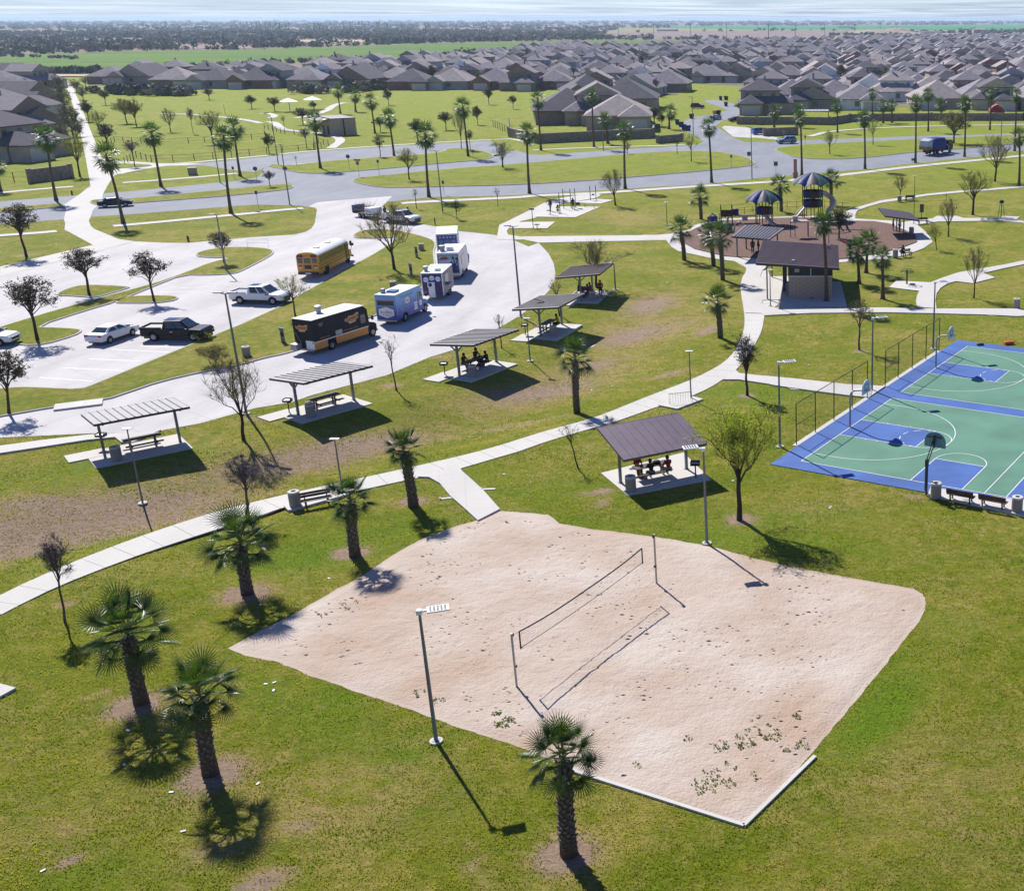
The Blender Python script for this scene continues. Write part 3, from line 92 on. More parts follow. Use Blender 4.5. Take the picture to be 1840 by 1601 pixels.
# ---------------- mesh building helpers ----------------
class MB:
    def __init__(s): s.v = []; s.f = []; s.m = []
    def add(s, vs, fs, m=0):
        o = len(s.v); s.v += [tuple(p) for p in vs]; s.f += [tuple(o+i for i in f) for f in fs]; s.m += [m]*len(fs); return s
    def box(s, x0, x1, y0, y1, z0, z1, m=0):
        vs = [(x0,y0,z0),(x1,y0,z0),(x1,y1,z0),(x0,y1,z0),(x0,y0,z1),(x1,y0,z1),(x1,y1,z1),(x0,y1,z1)]
        return s.add(vs, [(3,2,1,0),(4,5,6,7),(0,1,5,4),(1,2,6,5),(2,3,7,6),(3,0,4,7)], m)
    def bar(s, a, b, wd, hg, m=0):            # box beam from a to b, wd wide, hg high
        a = Vector(a); b = Vector(b); d = (b-a).normalized(); up = Vector((0,0,1)) if abs(d.z) < .95 else Vector((0,1,0))
        r = d.cross(up).normalized(); u = r.cross(d)
        vs = [p + r*(i*wd/2) + u*(j*hg/2) for p in (a, b) for i, j in ((-1,-1),(1,-1),(1,1),(-1,1))]
        return s.add(vs, [(0,1,2,3),(7,6,5,4),(0,4,5,1),(1,5,6,2),(2,6,7,3),(3,7,4,0)], m)
    def tube(s, pts, rad, n=6, m=0, cap=True):
        if not isinstance(rad, (list, tuple)): rad = [rad]*len(pts)
        pts = [Vector(p) for p in pts]; o = len(s.v); fs = []
        for i, p in enumerate(pts):
            d = (pts[min(i+1, len(pts)-1)] - pts[max(i-1, 0)])
            d = d.normalized() if d.length > 1e-9 else Vector((0,0,1))
            a = Vector((1,0,0)) if abs(d.x) < .8 else Vector((0,1,0))
            u = d.cross(a).normalized(); v = d.cross(u)
            s.v += [tuple(p + (u*cos(2*pi*k/n) + v*sin(2*pi*k/n))*rad[i]) for k in range(n)]
        for i in range(len(pts)-1):
            for k in range(n):
                fs.append((o+i*n+k, o+i*n+(k+1)%n, o+(i+1)*n+(k+1)%n, o+(i+1)*n+k))
        if cap: fs += [tuple(o+k for k in reversed(range(n))), tuple(o+(len(pts)-1)*n+k for k in range(n))]
        s.f += fs; s.m += [m]*len(fs); return s
    def lathe(s, prof, n=16, m=0, c=(0,0,0), axis='z'):
        o = len(s.v)
        for r, z in prof:
            for k in range(n):
                a = 2*pi*k/n
                p = (r*cos(a), r*sin(a), z) if axis == 'z' else (r*cos(a), z, r*sin(a))
                s.v.append((p[0]+c[0], p[1]+c[1], p[2]+c[2]))
        for i in range(len(prof)-1):
            for k in range(n):
                s.f.append((o+i*n+k, o+i*n+(k+1)%n, o+(i+1)*n+(k+1)%n, o+(i+1)*n+k)); s.m.append(m)
        return s
    def prism(s, poly, z0, z1, m=0, axis='z'):   # polygon extruded; axis 'y' = polygon given in (x, z), extruded from y=z0 to z1
        n = len(poly)
        if axis == 'z': vs = [(x,y,z0) for x,y in poly]+[(x,y,z1) for x,y in poly]
        elif axis == 'y': vs = [(x,z0,z) for x,z in poly]+[(x,z1,z) for x,z in poly]
        else: vs = [(z0,x,z) for x,z in poly]+[(z1,x,z) for x,z in poly]
        tri = tessellate_polygon([[Vector((a, b, 0)) for a, b in poly]])
        fs = [tuple(t) for t in tri] + [tuple(i+n for i in reversed(t)) for t in tri]
        fs += [(i, (i+1) % n, n+(i+1) % n, n+i) for i in range(n)]
        return s.add(vs, fs, m)
    def xf(s, M):
        s.v = [tuple(M @ Vector(p)) for p in s.v]; return s
    def mesh(s, name, mats, smooth=False):
        me = bpy.data.meshes.new(name); me.from_pydata(s.v, [], s.f)
        for x in (mats if isinstance(mats, (list, tuple)) else [mats]): me.materials.append(x)
        if any(s.m): me.polygons.foreach_set('material_index', s.m)
        bm = bmesh.new(); bm.from_mesh(me); bmesh.ops.recalc_face_normals(bm, faces=bm.faces); bm.to_mesh(me); bm.free()
        if smooth: me.polygons.foreach_set('use_smooth', [True]*len(me.polygons))
        me.update(); return me
    def build(s, name, mats, parent=None, smooth=False, bevel=0):
        o = bpy.data.objects.new(name, s.mesh(name, mats, smooth)); C.objects.link(o)
        if parent: o.parent = parent
        if bevel:
            b = o.modifiers.new('b', 'BEVEL'); b.width = bevel; b.segments = 2; b.limit_method = 'ANGLE'; b.angle_limit = radians(40)
        return o
def tag(o, label=None, cat=None, group=None, kind=None):
    if label: o['label'] = label
    if cat: o['category'] = cat
    if group: o['group'] = group
    if kind: o['kind'] = kind
    return o
def thing(name, label, cat, x=0, y=0, z=0, rz=0, group=None):
    o = bpy.data.objects.new(name, None); C.objects.link(o); o.empty_display_size = .2
    o.location = (x, y, z); o.rotation_euler = (0, 0, rz); return tag(o, label, cat, group)
def kids(o): return list(o.children)
def dup(root, x, y, z=0, rz=0, label=None, group=None, scale=None):
    r = root.copy(); C.objects.link(r); r.location = (x, y, z); r.rotation_euler = (0, 0, rz)
    if scale: r.scale = scale if hasattr(scale, '__len__') else (scale,)*3
    if label: r['label'] = label
    if group: r['group'] = group
    for ch in kids(root):
        c = ch.copy(); C.objects.link(c); c.parent = r
        for g in kids(ch):
            d = g.copy(); C.objects.link(d); d.parent = c
    return r
class Proto:          # first placement moves the original, later ones copy it
    def __init__(s, root): s.r = root; s.used = False
    def put(s, x, y, z=0, rz=0, label=None, group=None, scale=None):
        if s.used: return dup(s.r, x, y, z, rz, label, group, scale)
        s.used = True; r = s.r; r.location = (x, y, z); r.rotation_euler = (0, 0, rz)
        if scale: r.scale = scale if hasattr(scale, '__len__') else (scale,)*3
        if label: r['label'] = label
        if group: r['group'] = group
        return r
# ---------------- materials ----------------
def srgb(r, g, b):
    f = lambda c: (c/255/12.92) if c/255 <= .04045 else ((c/255+.055)/1.055)**2.4
    return (f(r), f(g), f(b), 1)
def lin(a, b, c): return (a, b, c, 1)
def mat(name, col, rough=.8, var=0.0, vscale=1.0, bump=0.0, bscale=30.0, metal=0.0, spec=.3, col2=None, stretch=None, emis=None):
    m = bpy.data.materials.new(name); m.use_nodes = True; t = m.node_tree; b = t.nodes['Principled BSDF']
    b.inputs['Base Color'].default_value = col; b.inputs['Roughness'].default_value = rough; b.inputs['Metallic'].default_value = metal
    b.inputs['Specular IOR Level'].default_value = spec
    if var or bump:
        tc = N(t, 'ShaderNodeTexCoord'); src = tc.outputs['Object']
        if stretch:
            mp = N(t, 'ShaderNodeMapping'); mp.inputs['Scale'].default_value = stretch; t.links.new(src, mp.inputs[0]); src = mp.outputs[0]
        if var:
            n1 = N(t, 'ShaderNodeTexNoise'); n1.inputs['Scale'].default_value = vscale; n1.inputs['Detail'].default_value = 6; t.links.new(src, n1.inputs[0])
            mr = N(t, 'ShaderNodeMapRange'); mr.inputs[1].default_value = .3; mr.inputs[2].default_value = .7; t.links.new(n1.outputs[0], mr.inputs[0])
            mi = N(t, 'ShaderNodeMixRGB'); t.links.new(mr.outputs[0], mi.inputs[0])
            mi.inputs[1].default_value = tuple(c*(1-var) for c in col[:3])+(1,)
            mi.inputs[2].default_value = col2 or tuple(min(1, c*(1+var)) for c in col[:3])+(1,)
            t.links.new(mi.outputs[0], b.inputs['Base Color'])
        if bump:
            n2 = N(t, 'ShaderNodeTexNoise'); n2.inputs['Scale'].default_value = bscale; n2.inputs['Detail'].default_value = 4; t.links.new(src, n2.inputs[0])
            bp = N(t, 'ShaderNodeBump'); bp.inputs['Strength'].default_value = bump; bp.inputs['Distance'].default_value = .05
            t.links.new(n2.outputs[0], bp.inputs['Height']); t.links.new(bp.outputs[0], b.inputs['Normal'])
    return m
def glass_mat(name, col=(.03,.045,.055,1), rough=.08):
    return mat(name, col, rough, spec=.9)
def leaf_mat(name, c1, c2, rough=.5, trans=.25, spec=.4, scale=.9):
    m = bpy.data.materials.new(name); m.use_nodes = True; t = m.node_tree; b = t.nodes['Principled BSDF']; o = t.nodes['Material Output']
    tc = N(t, 'ShaderNodeTexCoord'); n1 = N(t, 'ShaderNodeTexNoise'); n1.inputs['Scale'].default_value = scale; n1.inputs['Detail'].default_value = 3
    t.links.new(tc.outputs['Object'], n1.inputs[0]); mr = N(t, 'ShaderNodeMapRange'); mr.inputs[1].default_value = .35; mr.inputs[2].default_value = .65
    t.links.new(n1.outputs[0], mr.inputs[0]); mi = N(t, 'ShaderNodeMixRGB'); mi.inputs[1].default_value = c1; mi.inputs[2].default_value = c2
    t.links.new(mr.outputs[0], mi.inputs[0]); t.links.new(mi.outputs[0], b.inputs['Base Color']); b.inputs['Roughness'].default_value = rough
    b.inputs['Specular IOR Level'].default_value = spec
    tr = N(t, 'ShaderNodeBsdfTranslucent'); g = N(t, 'ShaderNodeMixRGB', blend_type='MULTIPLY'); g.inputs[0].default_value = 1; g.inputs[2].default_value = (1.5, 1.7, .6, 1)
    t.links.new(mi.outputs[0], g.inputs[1]); t.links.new(g.outputs[0], tr.inputs[0])
    ms = N(t, 'ShaderNodeMixShader'); ms.inputs[0].default_value = trans; t.links.new(b.outputs[0], ms.inputs[1]); t.links.new(tr.outputs[0], ms.inputs[2])
    t.links.new(ms.outputs[0], o.inputs[0]); return m
# grass: patches of green and straw, clumps, blades as fine relief
def grass_mat(name, green, dark, straw, dirt, straw_bias=0.0, far=False):
    m = bpy.data.materials.new(name); m.use_nodes = True; t = m.node_tree; b = t.nodes['Principled BSDF']; L = t.links.new
    geo = N(t, 'ShaderNodeNewGeometry'); P = geo.outputs['Position']
    def nz(sc_, det=4, rough=.6, dist=0, st=None):
        src = P
        if st: mp = N(t, 'ShaderNodeMapping'); mp.inputs['Rotation'].default_value = (0, 0, .45); mp.inputs['Scale'].default_value = st; L(P, mp.inputs[0]); src = mp.outputs[0]
        n = N(t, 'ShaderNodeTexNoise'); n.inputs['Scale'].default_value = sc_; n.inputs['Detail'].default_value = det; n.inputs['Roughness'].default_value = rough; n.inputs['Distortion'].default_value = dist
        L(src, n.inputs[0]); return n.outputs[0]
    def mr(x, a, c, lo=0., hi=1.):
        n = N(t, 'ShaderNodeMapRange'); n.inputs[1].default_value = a; n.inputs[2].default_value = c; n.inputs[3].default_value = lo; n.inputs[4].default_value = hi; L(x, n.inputs[0]); return n.outputs[0]
    def mix(f, a, c, bt='MIX'):
        n = N(t, 'ShaderNodeMixRGB', blend_type=bt)
        for i, v in enumerate((f, a, c)):
            if isinstance(v, (tuple, float, int)): n.inputs[i].default_value = v
            else: L(v, n.inputs[i])
        return n.outputs[0]
    big = mr(nz(.045, 5, .6, .8), .38-straw_bias, .62-straw_bias)
    mid = mr(nz(.35, 5, .65, .5), .35, .65)
    col = mix(mid, green, dark); 
    f1 = mr(mix(.5, nz(.11, 6, .65, 1.0), nz(1.3, 5, .7, .4)), .46-straw_bias*.5, .62-straw_bias*.5)
    col = mix(f1, col, straw)
    at = N(t, 'ShaderNodeAttribute', attribute_name='dry')
    ed = mr(mix(.5, at.outputs['Fac'], mix(.5, nz(1.1, 6, .75, .6), nz(5.0, 5, .75, .6, (1,2.4,1)))), .40, .60)
    dm = N(t, 'ShaderNodeMath', operation='MULTIPLY'); L(ed, dm.inputs[0]); L(mr(at.outputs['Fac'], .05, .3), dm.inputs[1])
    sy = N(t, 'ShaderNodeSeparateXYZ'); L(P, sy.inputs[0]); park = mr(sy.outputs[1], 190., 235., 0., .8)
    col = mix(park, col, mix(mr(nz(.06, 6, .7, 1.2, (1,.5,1)), .40, .62), (.215,.275,.014,1), mix(mid, (.36,.32,.06,1), (.12,.20,.012,1))))
    sm_ = N(t, 'ShaderNodeMath', operation='MULTIPLY'); L(mr(at.outputs['Fac'], .03, .32, 0., .85), sm_.inputs[0]); L(mr(nz(.5, 6, .7, .8, (1,2.2,1)), .38, .58), sm_.inputs[1]); col = mix(sm_.outputs[0], col, (.40,.29,.12,1))
    dirtc = mix(nz(3.0, 5, .7), dirt, tuple(c*1.45 for c in dirt[:3])+(1,))
    # streaks of blades
    s1 = nz(5.5, 6, .75, .8, (1, 2.6, 1)); s2 = nz(17, 4, .7, .3, (1, 2.0, 1))
    s3 = nz(2.2, 5, .7, .9, (1, 2.2, 1)); st = mix(.35, mix(.5, s1, s2), s3); k = mr(st, .38, .62, .58, 1.48)
    kk = N(t, 'ShaderNodeCombineXYZ'); 
    for i in range(3): L(k, kk.inputs[i])
    lk = N(t, 'ShaderNodeAttribute', attribute_name='lush')
    col = mix(mr(lk.outputs['Fac'], 0, 1, 0, .95), col, (green[0]*.62, green[1]*1.0, green[2]*.6, 1))
    col = mix(dm.outputs[0], col, dirtc); col = mix(1.0, col, kk.outputs[0], 'MULTIPLY')
    L(col, b.inputs['Base Color']); b.inputs['Roughness'].default_value = .9; b.inputs['Specular IOR Level'].default_value = .12
    if not far:
        bp = N(t, 'ShaderNodeBump'); bp.inputs['Strength'].default_value = 1.0; bp.inputs['Distance'].default_value = .28
        L(st, bp.inputs['Height']); L(bp.outputs[0], b.inputs['Normal'])
    return m
M = {}
M['grass'] = grass_mat('lawn grass', lin(.215,.235,.012), lin(.145,.195,.008), lin(.36,.295,.075), lin(.30,.215,.15))
M['grass_far'] = M['grass']
M['blade'] = leaf_mat('grass blade', lin(.145,.175,.012), lin(.32,.275,.06), .8, .48, .15, .22)
def concrete_mat(name, base, joint=0.0, size=(4.5,4.5), rot=0.0, stain=.12):
    m = mat(name, base, .85, var=stain, vscale=.35, spec=.25); t = m.node_tree; b = t.nodes['Principled BSDF']; L = t.links.new
    geo = N(t, 'ShaderNodeNewGeometry'); n = N(t, 'ShaderNodeTexNoise'); n.inputs['Scale'].default_value = .25; n.inputs['Detail'].default_value = 8; n.inputs['Roughness'].default_value = .65
    mp = N(t, 'ShaderNodeMapping'); mp.inputs['Scale'].default_value = (1, .35, 1); mp.inputs['Rotation'].default_value = (0,0,rot); L(geo.outputs['Position'], mp.inputs[0]); L(mp.outputs[0], n.inputs[0])
    mr = N(t, 'ShaderNodeMapRange'); mr.inputs[1].default_value = .3; mr.inputs[2].default_value = .75; L(n.outputs[0], mr.inputs[0])
    mi = N(t, 'ShaderNodeMixRGB'); mi.inputs[1].default_value = tuple(c*(1-stain) for c in base[:3])+(1,); mi.inputs[2].default_value = tuple(c*(1+stain*.5) for c in base[:3])+(1,); L(mr.outputs[0], mi.inputs[0])
    colr = mi.outputs[0]
    n5 = N(t, 'ShaderNodeTexNoise'); n5.inputs['Scale'].default_value = 9; n5.inputs['Detail'].default_value = 5; L(geo.outputs['Position'], n5.inputs[0])
    m5 = N(t, 'ShaderNodeMapRange'); m5.inputs[1].default_value = .25; m5.inputs[2].default_value = .75; m5.inputs[3].default_value = .93; m5.inputs[4].default_value = 1.05; L(n5.outputs[0], m5.inputs[0])
    c5 = N(t, 'ShaderNodeMixRGB', blend_type='MULTIPLY'); c5.inputs[0].default_value = 1; L(colr, c5.inputs[1]); L(m5.outputs[0], c5.inputs[2]); colr = c5.outputs[0]
    if joint:
        br = N(t, 'ShaderNodeTexBrick'); br.offset = 0; br.inputs['Scale'].default_value = 1; br.inputs['Brick Width'].default_value = size[0]; br.inputs['Row Height'].default_value = size[1]
        br.inputs['Mortar Size'].default_value = .02; br.inputs['Mortar Smooth'].default_value = .3
        m2 = N(t, 'ShaderNodeMapping'); m2.inputs['Rotation'].default_value = (0,0,rot); L(geo.outputs['Position'], m2.inputs[0]); L(m2.outputs[0], br.inputs[0])
        j = N(t, 'ShaderNodeMixRGB'); L(br.outputs['Fac'], j.inputs[0]); L(colr, j.inputs[1]); j.inputs[2].default_value = tuple(c*joint for c in base[:3])+(1,); colr = j.outputs[0]
    L(colr, b.inputs['Base Color']); return m
M['lot'] = concrete_mat('parking concrete', lin(.52,.50,.50), .60, (4.5,4.5), -.95, .22)
M['path'] = concrete_mat('path concrete', lin(.56,.54,.50), 0, stain=.10)
M['pathj'] = concrete_mat('jointed path concrete', lin(.54,.52,.49), .8, (1.6,1.6), -.3, .10)
M['kerb'] = concrete_mat('kerb concrete', lin(.45,.44,.42), 0, stain=.15)
M['asphalt'] = concrete_mat('weathered asphalt', lin(.235,.25,.285), 0, stain=.2)
M['seam'] = mat('joint dirt', lin(.12,.11,.10), .95)
M['white_line'] = mat('white line paint', lin(.75,.76,.76), .6, var=.06, vscale=6)
M['metal'] = mat('galvanised metal', lin(.33,.34,.35), .45, metal=.6, var=.1, vscale=3)
M['dark_metal'] = mat('black metal', lin(.02,.02,.022), .45, spec=.5)
M['brown_metal'] = mat('brown painted steel', lin(.055,.032,.028), .45, spec=.5)
M['white'] = mat('white paint', lin(.78,.79,.80), .35, var=.04, vscale=2, spec=.5)
M['glass'] = glass_mat('dark window glass')
M['rubber'] = mat('tyre rubber', lin(.018,.018,.019), .85)
M['rim'] = mat('wheel alloy', lin(.42,.43,.45), .35, metal=.7)
M['chrome'] = mat('chrome', lin(.6,.6,.62), .2, metal=1)
M['agg'] = mat('exposed aggregate concrete', lin(.30,.26,.24), .9, var=.25, vscale=30)
M['wood'] = mat('dark recycled planks', lin(.075,.042,.035), .6, var=.2, vscale=8)
M['red'] = mat('red lens', lin(.35,.01,.01), .3, spec=.6)
M['amber'] = mat('amber lens', lin(.6,.22,.02), .3, spec=.6)
M['lens'] = mat('headlamp lens', lin(.7,.72,.74), .15, spec=.8)
# ---------------- terrain ----------------
SW = DATA['SW']
def hgt(x, y):
    best = 1e9; dd = 0
    for i in range(len(SW)-1):
        ax, ay, am = SW[i]; bx, by, bm_ = SW[i+1]; vx, vy = bx-ax, by-ay
        t = max(0, min(1, ((x-ax)*vx+(y-ay)*vy)/(vx*vx+vy*vy))); d = hypot(x-ax-vx*t, y-ay-vy*t)
        if d < best: best = d; dd = am*(1-t)+bm_*t
    return 0. if best >= 8 else -dd*(.5+.5*cos(pi*best/8))
X0, X1, Y0, Y1 = -150., 75., 24., 205.
nx, ny = 360, 290
gx = np.linspace(X0, X1, nx+1); gy = np.linspace(Y0, Y1, ny+1)
gv = []; dry = []; lush = []
DRY = DATA['dry']; LUSH = DATA['lush']
DRYA = np.array(DRY); LUA = np.array(LUSH)
for y in gy:
    for x in gx:
        gv.append((x, y, hgt(x, y) if (-70 < x < 0 and 50 < y < 135) else 0.))
        ca, sa = np.cos(DRYA[:,5]), np.sin(DRYA[:,5]); dx, dy = x-DRYA[:,0], y-DRYA[:,1]
        q = np.exp(-(((dx*ca+dy*sa)/DRYA[:,2])**2+((-dx*sa+dy*ca)/DRYA[:,3])**2))*DRYA[:,4]; dry.append(float(min(1, q.sum())))
        ca, sa = np.cos(LUA[:,5]), np.sin(LUA[:,5]); dx, dy = x-LUA[:,0], y-LUA[:,1]
        q = np.exp(-(((dx*ca+dy*sa)/LUA[:,2])**2+((-dx*sa+dy*ca)/LUA[:,3])**2))*LUA[:,4]; lush.append(float(min(1, q.sum())))
gf = [(j*(nx+1)+i, j*(nx+1)+i+1, (j+1)*(nx+1)+i+1, (j+1)*(nx+1)+i) for j in range(ny) for i in range(nx)]
gm = bpy.data.meshes.new('lawn'); gm.from_pydata(gv, [], gf); gm.materials.append(M['grass'])
for nm, arr in (('dry', dry), ('lush', lush)):
    at = gm.attributes.new(nm, 'FLOAT', 'POINT'); at.data.foreach_set('value', arr)
gm.polygons.foreach_set('use_smooth', [True]*len(gm.polygons))
lawn = bpy.data.objects.new('lawn', gm); C.objects.link(lawn); tag(lawn, kind='structure')
B_ = 22000.
g = MB()
for (a, b_, c, d) in ((-B_, B_, -B_, Y0), (-B_, X0, Y0, Y1), (X1, B_, Y0, Y1), (-B_, B_, Y1, 700.)):
    g.add([(a,c,0),(b_,c,0),(b_,d,0),(a,d,0)], [(0,1,2,3)])
tag(g.build('ground', M['grass_far']), kind='structure')
def tess(poly):
    return tessellate_polygon([[Vector((x, y, 0)) for x, y in poly]])
def sheet(name, poly, z, m, kind='structure', parent=None):
    mb = MB(); mb.add([(x, y, z) for x, y in poly], [tuple(t) for t in tess(poly)])
    me = mb.mesh(name, m)
    for p in me.polygons:
        if p.normal.z < 0: p.flip()
    o = bpy.data.objects.new(name, me); C.objects.link(o)
    if parent: o.parent = parent
    if kind: tag(o, kind=kind)
    return o
def slab(name, poly, z0, z1, m, parent=None, kind='structure'):
    o = MB().prism(poly, z0, z1).build(name, m, parent)
    if kind and not parent: tag(o, kind=kind)
    return o
def smooth_poly(poly, it=1, closed=True):
    for _ in range(it):
        q = []
        n = len(poly)
        for i in range(n if closed else n-1):
            a = poly[i]; b = poly[(i+1) % n]
            if hypot(a[0]-b[0], a[1]-b[1]) < .8: q.append(a); continue
            q += [(a[0]*.75+b[0]*.25, a[1]*.75+b[1]*.25), (a[0]*.25+b[0]*.75, a[1]*.25+b[1]*.75)]
        poly = q
    return poly
def inset(poly, d):
    A = sum(poly[i][0]*poly[(i+1) % len(poly)][1]-poly[(i+1) % len(poly)][0]*poly[i][1] for i in range(len(poly)))
    sgn = 1 if A > 0 else -1; n = len(poly); q = []
    for i in range(n):
        p0, p1, p2 = poly[i-1], poly[i], poly[(i+1) % n]
        d1 = Vector((p1[0]-p0[0], p1[1]-p0[1])); d2 = Vector((p2[0]-p1[0], p2[1]-p1[1]))
        if d1.length < 1e-6 or d2.length < 1e-6: q.append(p1); continue
        d1.normalize(); d2.normalize(); n1 = Vector((-d1.y, d1.x))*sgn; n2 = Vector((-d2.y, d2.x))*sgn
        b = (n1+n2); b = b/max(b.length, .3); k = d/max(.5, b.dot(n1)); q.append((p1[0]+b.x*k, p1[1]+b.y*k))
    return q
S = DATA['S']
lot = sheet('parking_pavement', S['lot'], .020, M['lot'])
sheet('path_apron', S['apron'], .034, M['pathj'])
sheet('road', S['road'], .012, M['asphalt'])
sheet('side_road', S['side'], .018, M['asphalt'])
sheet('lane', S['lane'], .026, M['pathj'])
sheet('street', S['street'], .030, M['asphalt'])
sheet('street_bay', S['street2'], .038, M['lot'])
for nm, poly in DATA['I'].items():
    p = smooth_poly([tuple(q) for q in poly], 1 if 'strip' in nm or 'median' in nm else 2)
    k = MB().prism(p, 0.0, .125).build('kerb', M['kerb']); tag(k, kind='structure')
    far = p[0][1] > 205
    sheet('grass_island', inset(p, .16), .130, M['grass_far'] if far else M['grass'])
def ribbon_poly(pts, wd):
    pts = smooth_poly([tuple(p) for p in pts], 2, False) if len(pts) > 3 else [tuple(p) for p in pts]
    pts = [DATAP for DATAP in pts]
    L, R = [], []
    for i, p in enumerate(pts):
        a = pts[max(i-1, 0)]; b = pts[min(i+1, len(pts)-1)]; d = Vector((b[0]-a[0], b[1]-a[1]))
        if d.length < 1e-6: continue
        d.normalize(); L.append((p[0]-d.y*wd/2, p[1]+d.x*wd/2)); R.append((p[0]+d.y*wd/2, p[1]-d.x*wd/2))
    return L, R
zz = .040
for pts, wd in DATA['Pth']:
    L, R = ribbon_poly(pts, wd); mb = MB(); n = len(L)
    mb.add([(x, y, zz) for x, y in L]+[(x, y, zz) for x, y in R], [(i, i+1, n+i+1, n+i) for i in range(n-1)])
    tag(mb.build('path', M['pathj']), kind='structure'); zz += .004
Q = DATA['Q']; zz = .05
SLABBED = {'main walk': 24, 'sand walk': None, 'court walk': None}
for nm, poly in Q.items():
    if nm in ('main walk', 'play surface'): continue
    slab('path_slab' if 'pad' in nm else 'path', [tuple(p) for p in poly], -.05, zz, M['pathj'] if nm in ('ring','plaza','right walk','long right walk','upper right walk','cross walk','exercise walk','crosswalk link','court walk','sand walk') else M['path']); zz += .004
M['mulch'] = mat('wood chips', lin(.155,.09,.07), .95, var=.5, vscale=5, bump=1.0, bscale=14)
slab('play_surface', [tuple(p) for p in Q['play surface']], .0, .16, M['mulch'])
# the long curved walk: real slabs laid with open joints
mw = [tuple(p) for p in Q['main walk']]
up = mw[:26]; lo = mw[26:]
def nearest(p, poly):
    best = None
    for i in range(len(poly)-1):
        a, b = poly[i], poly[i+1]; vx, vy = b[0]-a[0], b[1]-a[1]
        t = max(0, min(1, ((p[0]-a[0])*vx+(p[1]-a[1])*vy)/(vx*vx+vy*vy+1e-9))); q = (a[0]+vx*t, a[1]+vy*t); d = hypot(q[0]-p[0], q[1]-p[1])
        if best is None or d < best[0]: best = (d, q, i+t)
    return best
def resample(pl, step):
    out = [pl[0]]; acc = 0
    for a, b in zip(pl, pl[1:]):
        L = hypot(b[0]-a[0], b[1]-a[1]); s = step-acc
        while s <= L: out.append((a[0]+(b[0]-a[0])*s/L, a[1]+(b[1]-a[1])*s/L)); s += step
        acc = L-(s-step)
    return out
upS = [up[0]]+smooth_poly(up, 2, False)+[up[-1]]; loS = [lo[0]]+smooth_poly(lo, 1, False)+[lo[-1]]
base = MB().prism([(x, y) for x, y in mw], -.05, .018).build('path', M['seam']); tag(base, kind='structure')
st = resample(upS, 1.75)+[upS[-1]]
def lerp(a, b, t): return (a[0]+(b[0]-a[0])*t, a[1]+(b[1]-a[1])*t)
for i in range(len(st)-1):
    a0, a1 = st[i], st[i+1]; b0 = nearest(a0, loS)[1]; b1 = nearest(a1, loS)[1]
    L = hypot(a1[0]-a0[0], a1[1]-a0[1]); e = .012/max(L, .2)
    P4 = [lerp(a0, a1, e), lerp(a1, a0, e), lerp(b1, b0, e), lerp(b0, b1, e)]
    if hypot(b0[0]-b1[0], b0[1]-b1[1]) < .05: P4 = [lerp(a0,a1,e), lerp(a1,a0,e), b0]
    MB().prism(P4, .0, .046+.004*random.random()).build('slab', M['path'], base)

# ---------------- sand court ----------------
M['sand'] = mat('beach sand', lin(.47,.345,.255), .95, var=.13, vscale=.20, bump=1.0, bscale=8, col2=lin(.52,.455,.395))
def jitter(poly, step, amp, seed=0):
    rs = random.Random(seed); out = []
    n = len(poly)
    for i in range(n):
        a, b = poly[i], poly[(i+1) % n]; L = hypot(b[0]-a[0], b[1]-a[1]); k = max(1, int(L/step))
        nxn = ((b[1]-a[1])/max(L,1e-6), -(b[0]-a[0])/max(L,1e-6))
        for j in range(k):
            t = j/k; e = amp*(noise.noise(Vector((a[0]+(b[0]-a[0])*t, a[1]+(b[1]-a[1])*t, seed))*1.3)*1.6+rs.uniform(-.35,.35))
            out.append((a[0]+(b[0]-a[0])*t+nxn[0]*e, a[1]+(b[1]-a[1])*t+nxn[1]*e))
    return out
sp = [tuple(p) for p in DATA['sandpoly']]
spj = jitter(sp, .3, .05, 3)
sheet('sand_edge', spj, .010, M['sand'])
def inside(p, poly):
    c = False; j = len(poly)-1; x, y = p
    for i in range(len(poly)):
        xi, yi = poly[i]; xj, yj = poly[j]
        if (yi > y) != (yj > y) and x < (xj-xi)*(y-yi)/(yj-yi)+xi: c = not c
        j = i
    return c
def dedge(p, poly):
    b = nearest(p, poly+[poly[0]]); return b[0]
st_ = .13; xs = [p[0] for p in sp]; ys = [p[1] for p in sp]
ni = int((max(xs)-min(xs))/st_)+1; nj = int((max(ys)-min(ys))/st_)+1
vid = {}; sv = []; sf = []
for j in range(nj+1):
    for i in range(ni+1):
        p = (min(xs)+i*st_, min(ys)+j*st_)
        if inside(p, sp):
            d = dedge(p, sp)
            if d > .02:
                v = Vector((p[0], p[1], 0)); k = min(1, max(0, d-.18)/.5)
                f = noise.noise(v*1.3)*.5+noise.noise(v*3.1+Vector((9,3,0)))*.45; pit = -max(0, noise.noise(v*3.2+Vector((40,7,0)))-.25)*.9
                h = -.012+min(.025,d*.08)+k*(.042+.046*f+.085*pit+.03*noise.noise(v*.35))
                
                vid[(i, j)] = len(sv); sv.append((p[0], p[1], h))
for (i, j) in vid:
    q = [(i,j),(i+1,j),(i+1,j+1),(i,j+1)]
    if all(k in vid for k in q): sf.append(tuple(vid[k] for k in q))
sm = bpy.data.meshes.new('sand_court'); sm.from_pydata(sv, [], sf); sm.materials.append(M['sand']); sm.polygons.foreach_set('use_smooth', [True]*len(sf))
tag(bpy.data.objects.new('sand_court', sm), kind='structure'); C.objects.link(bpy.data.objects['sand_court'])
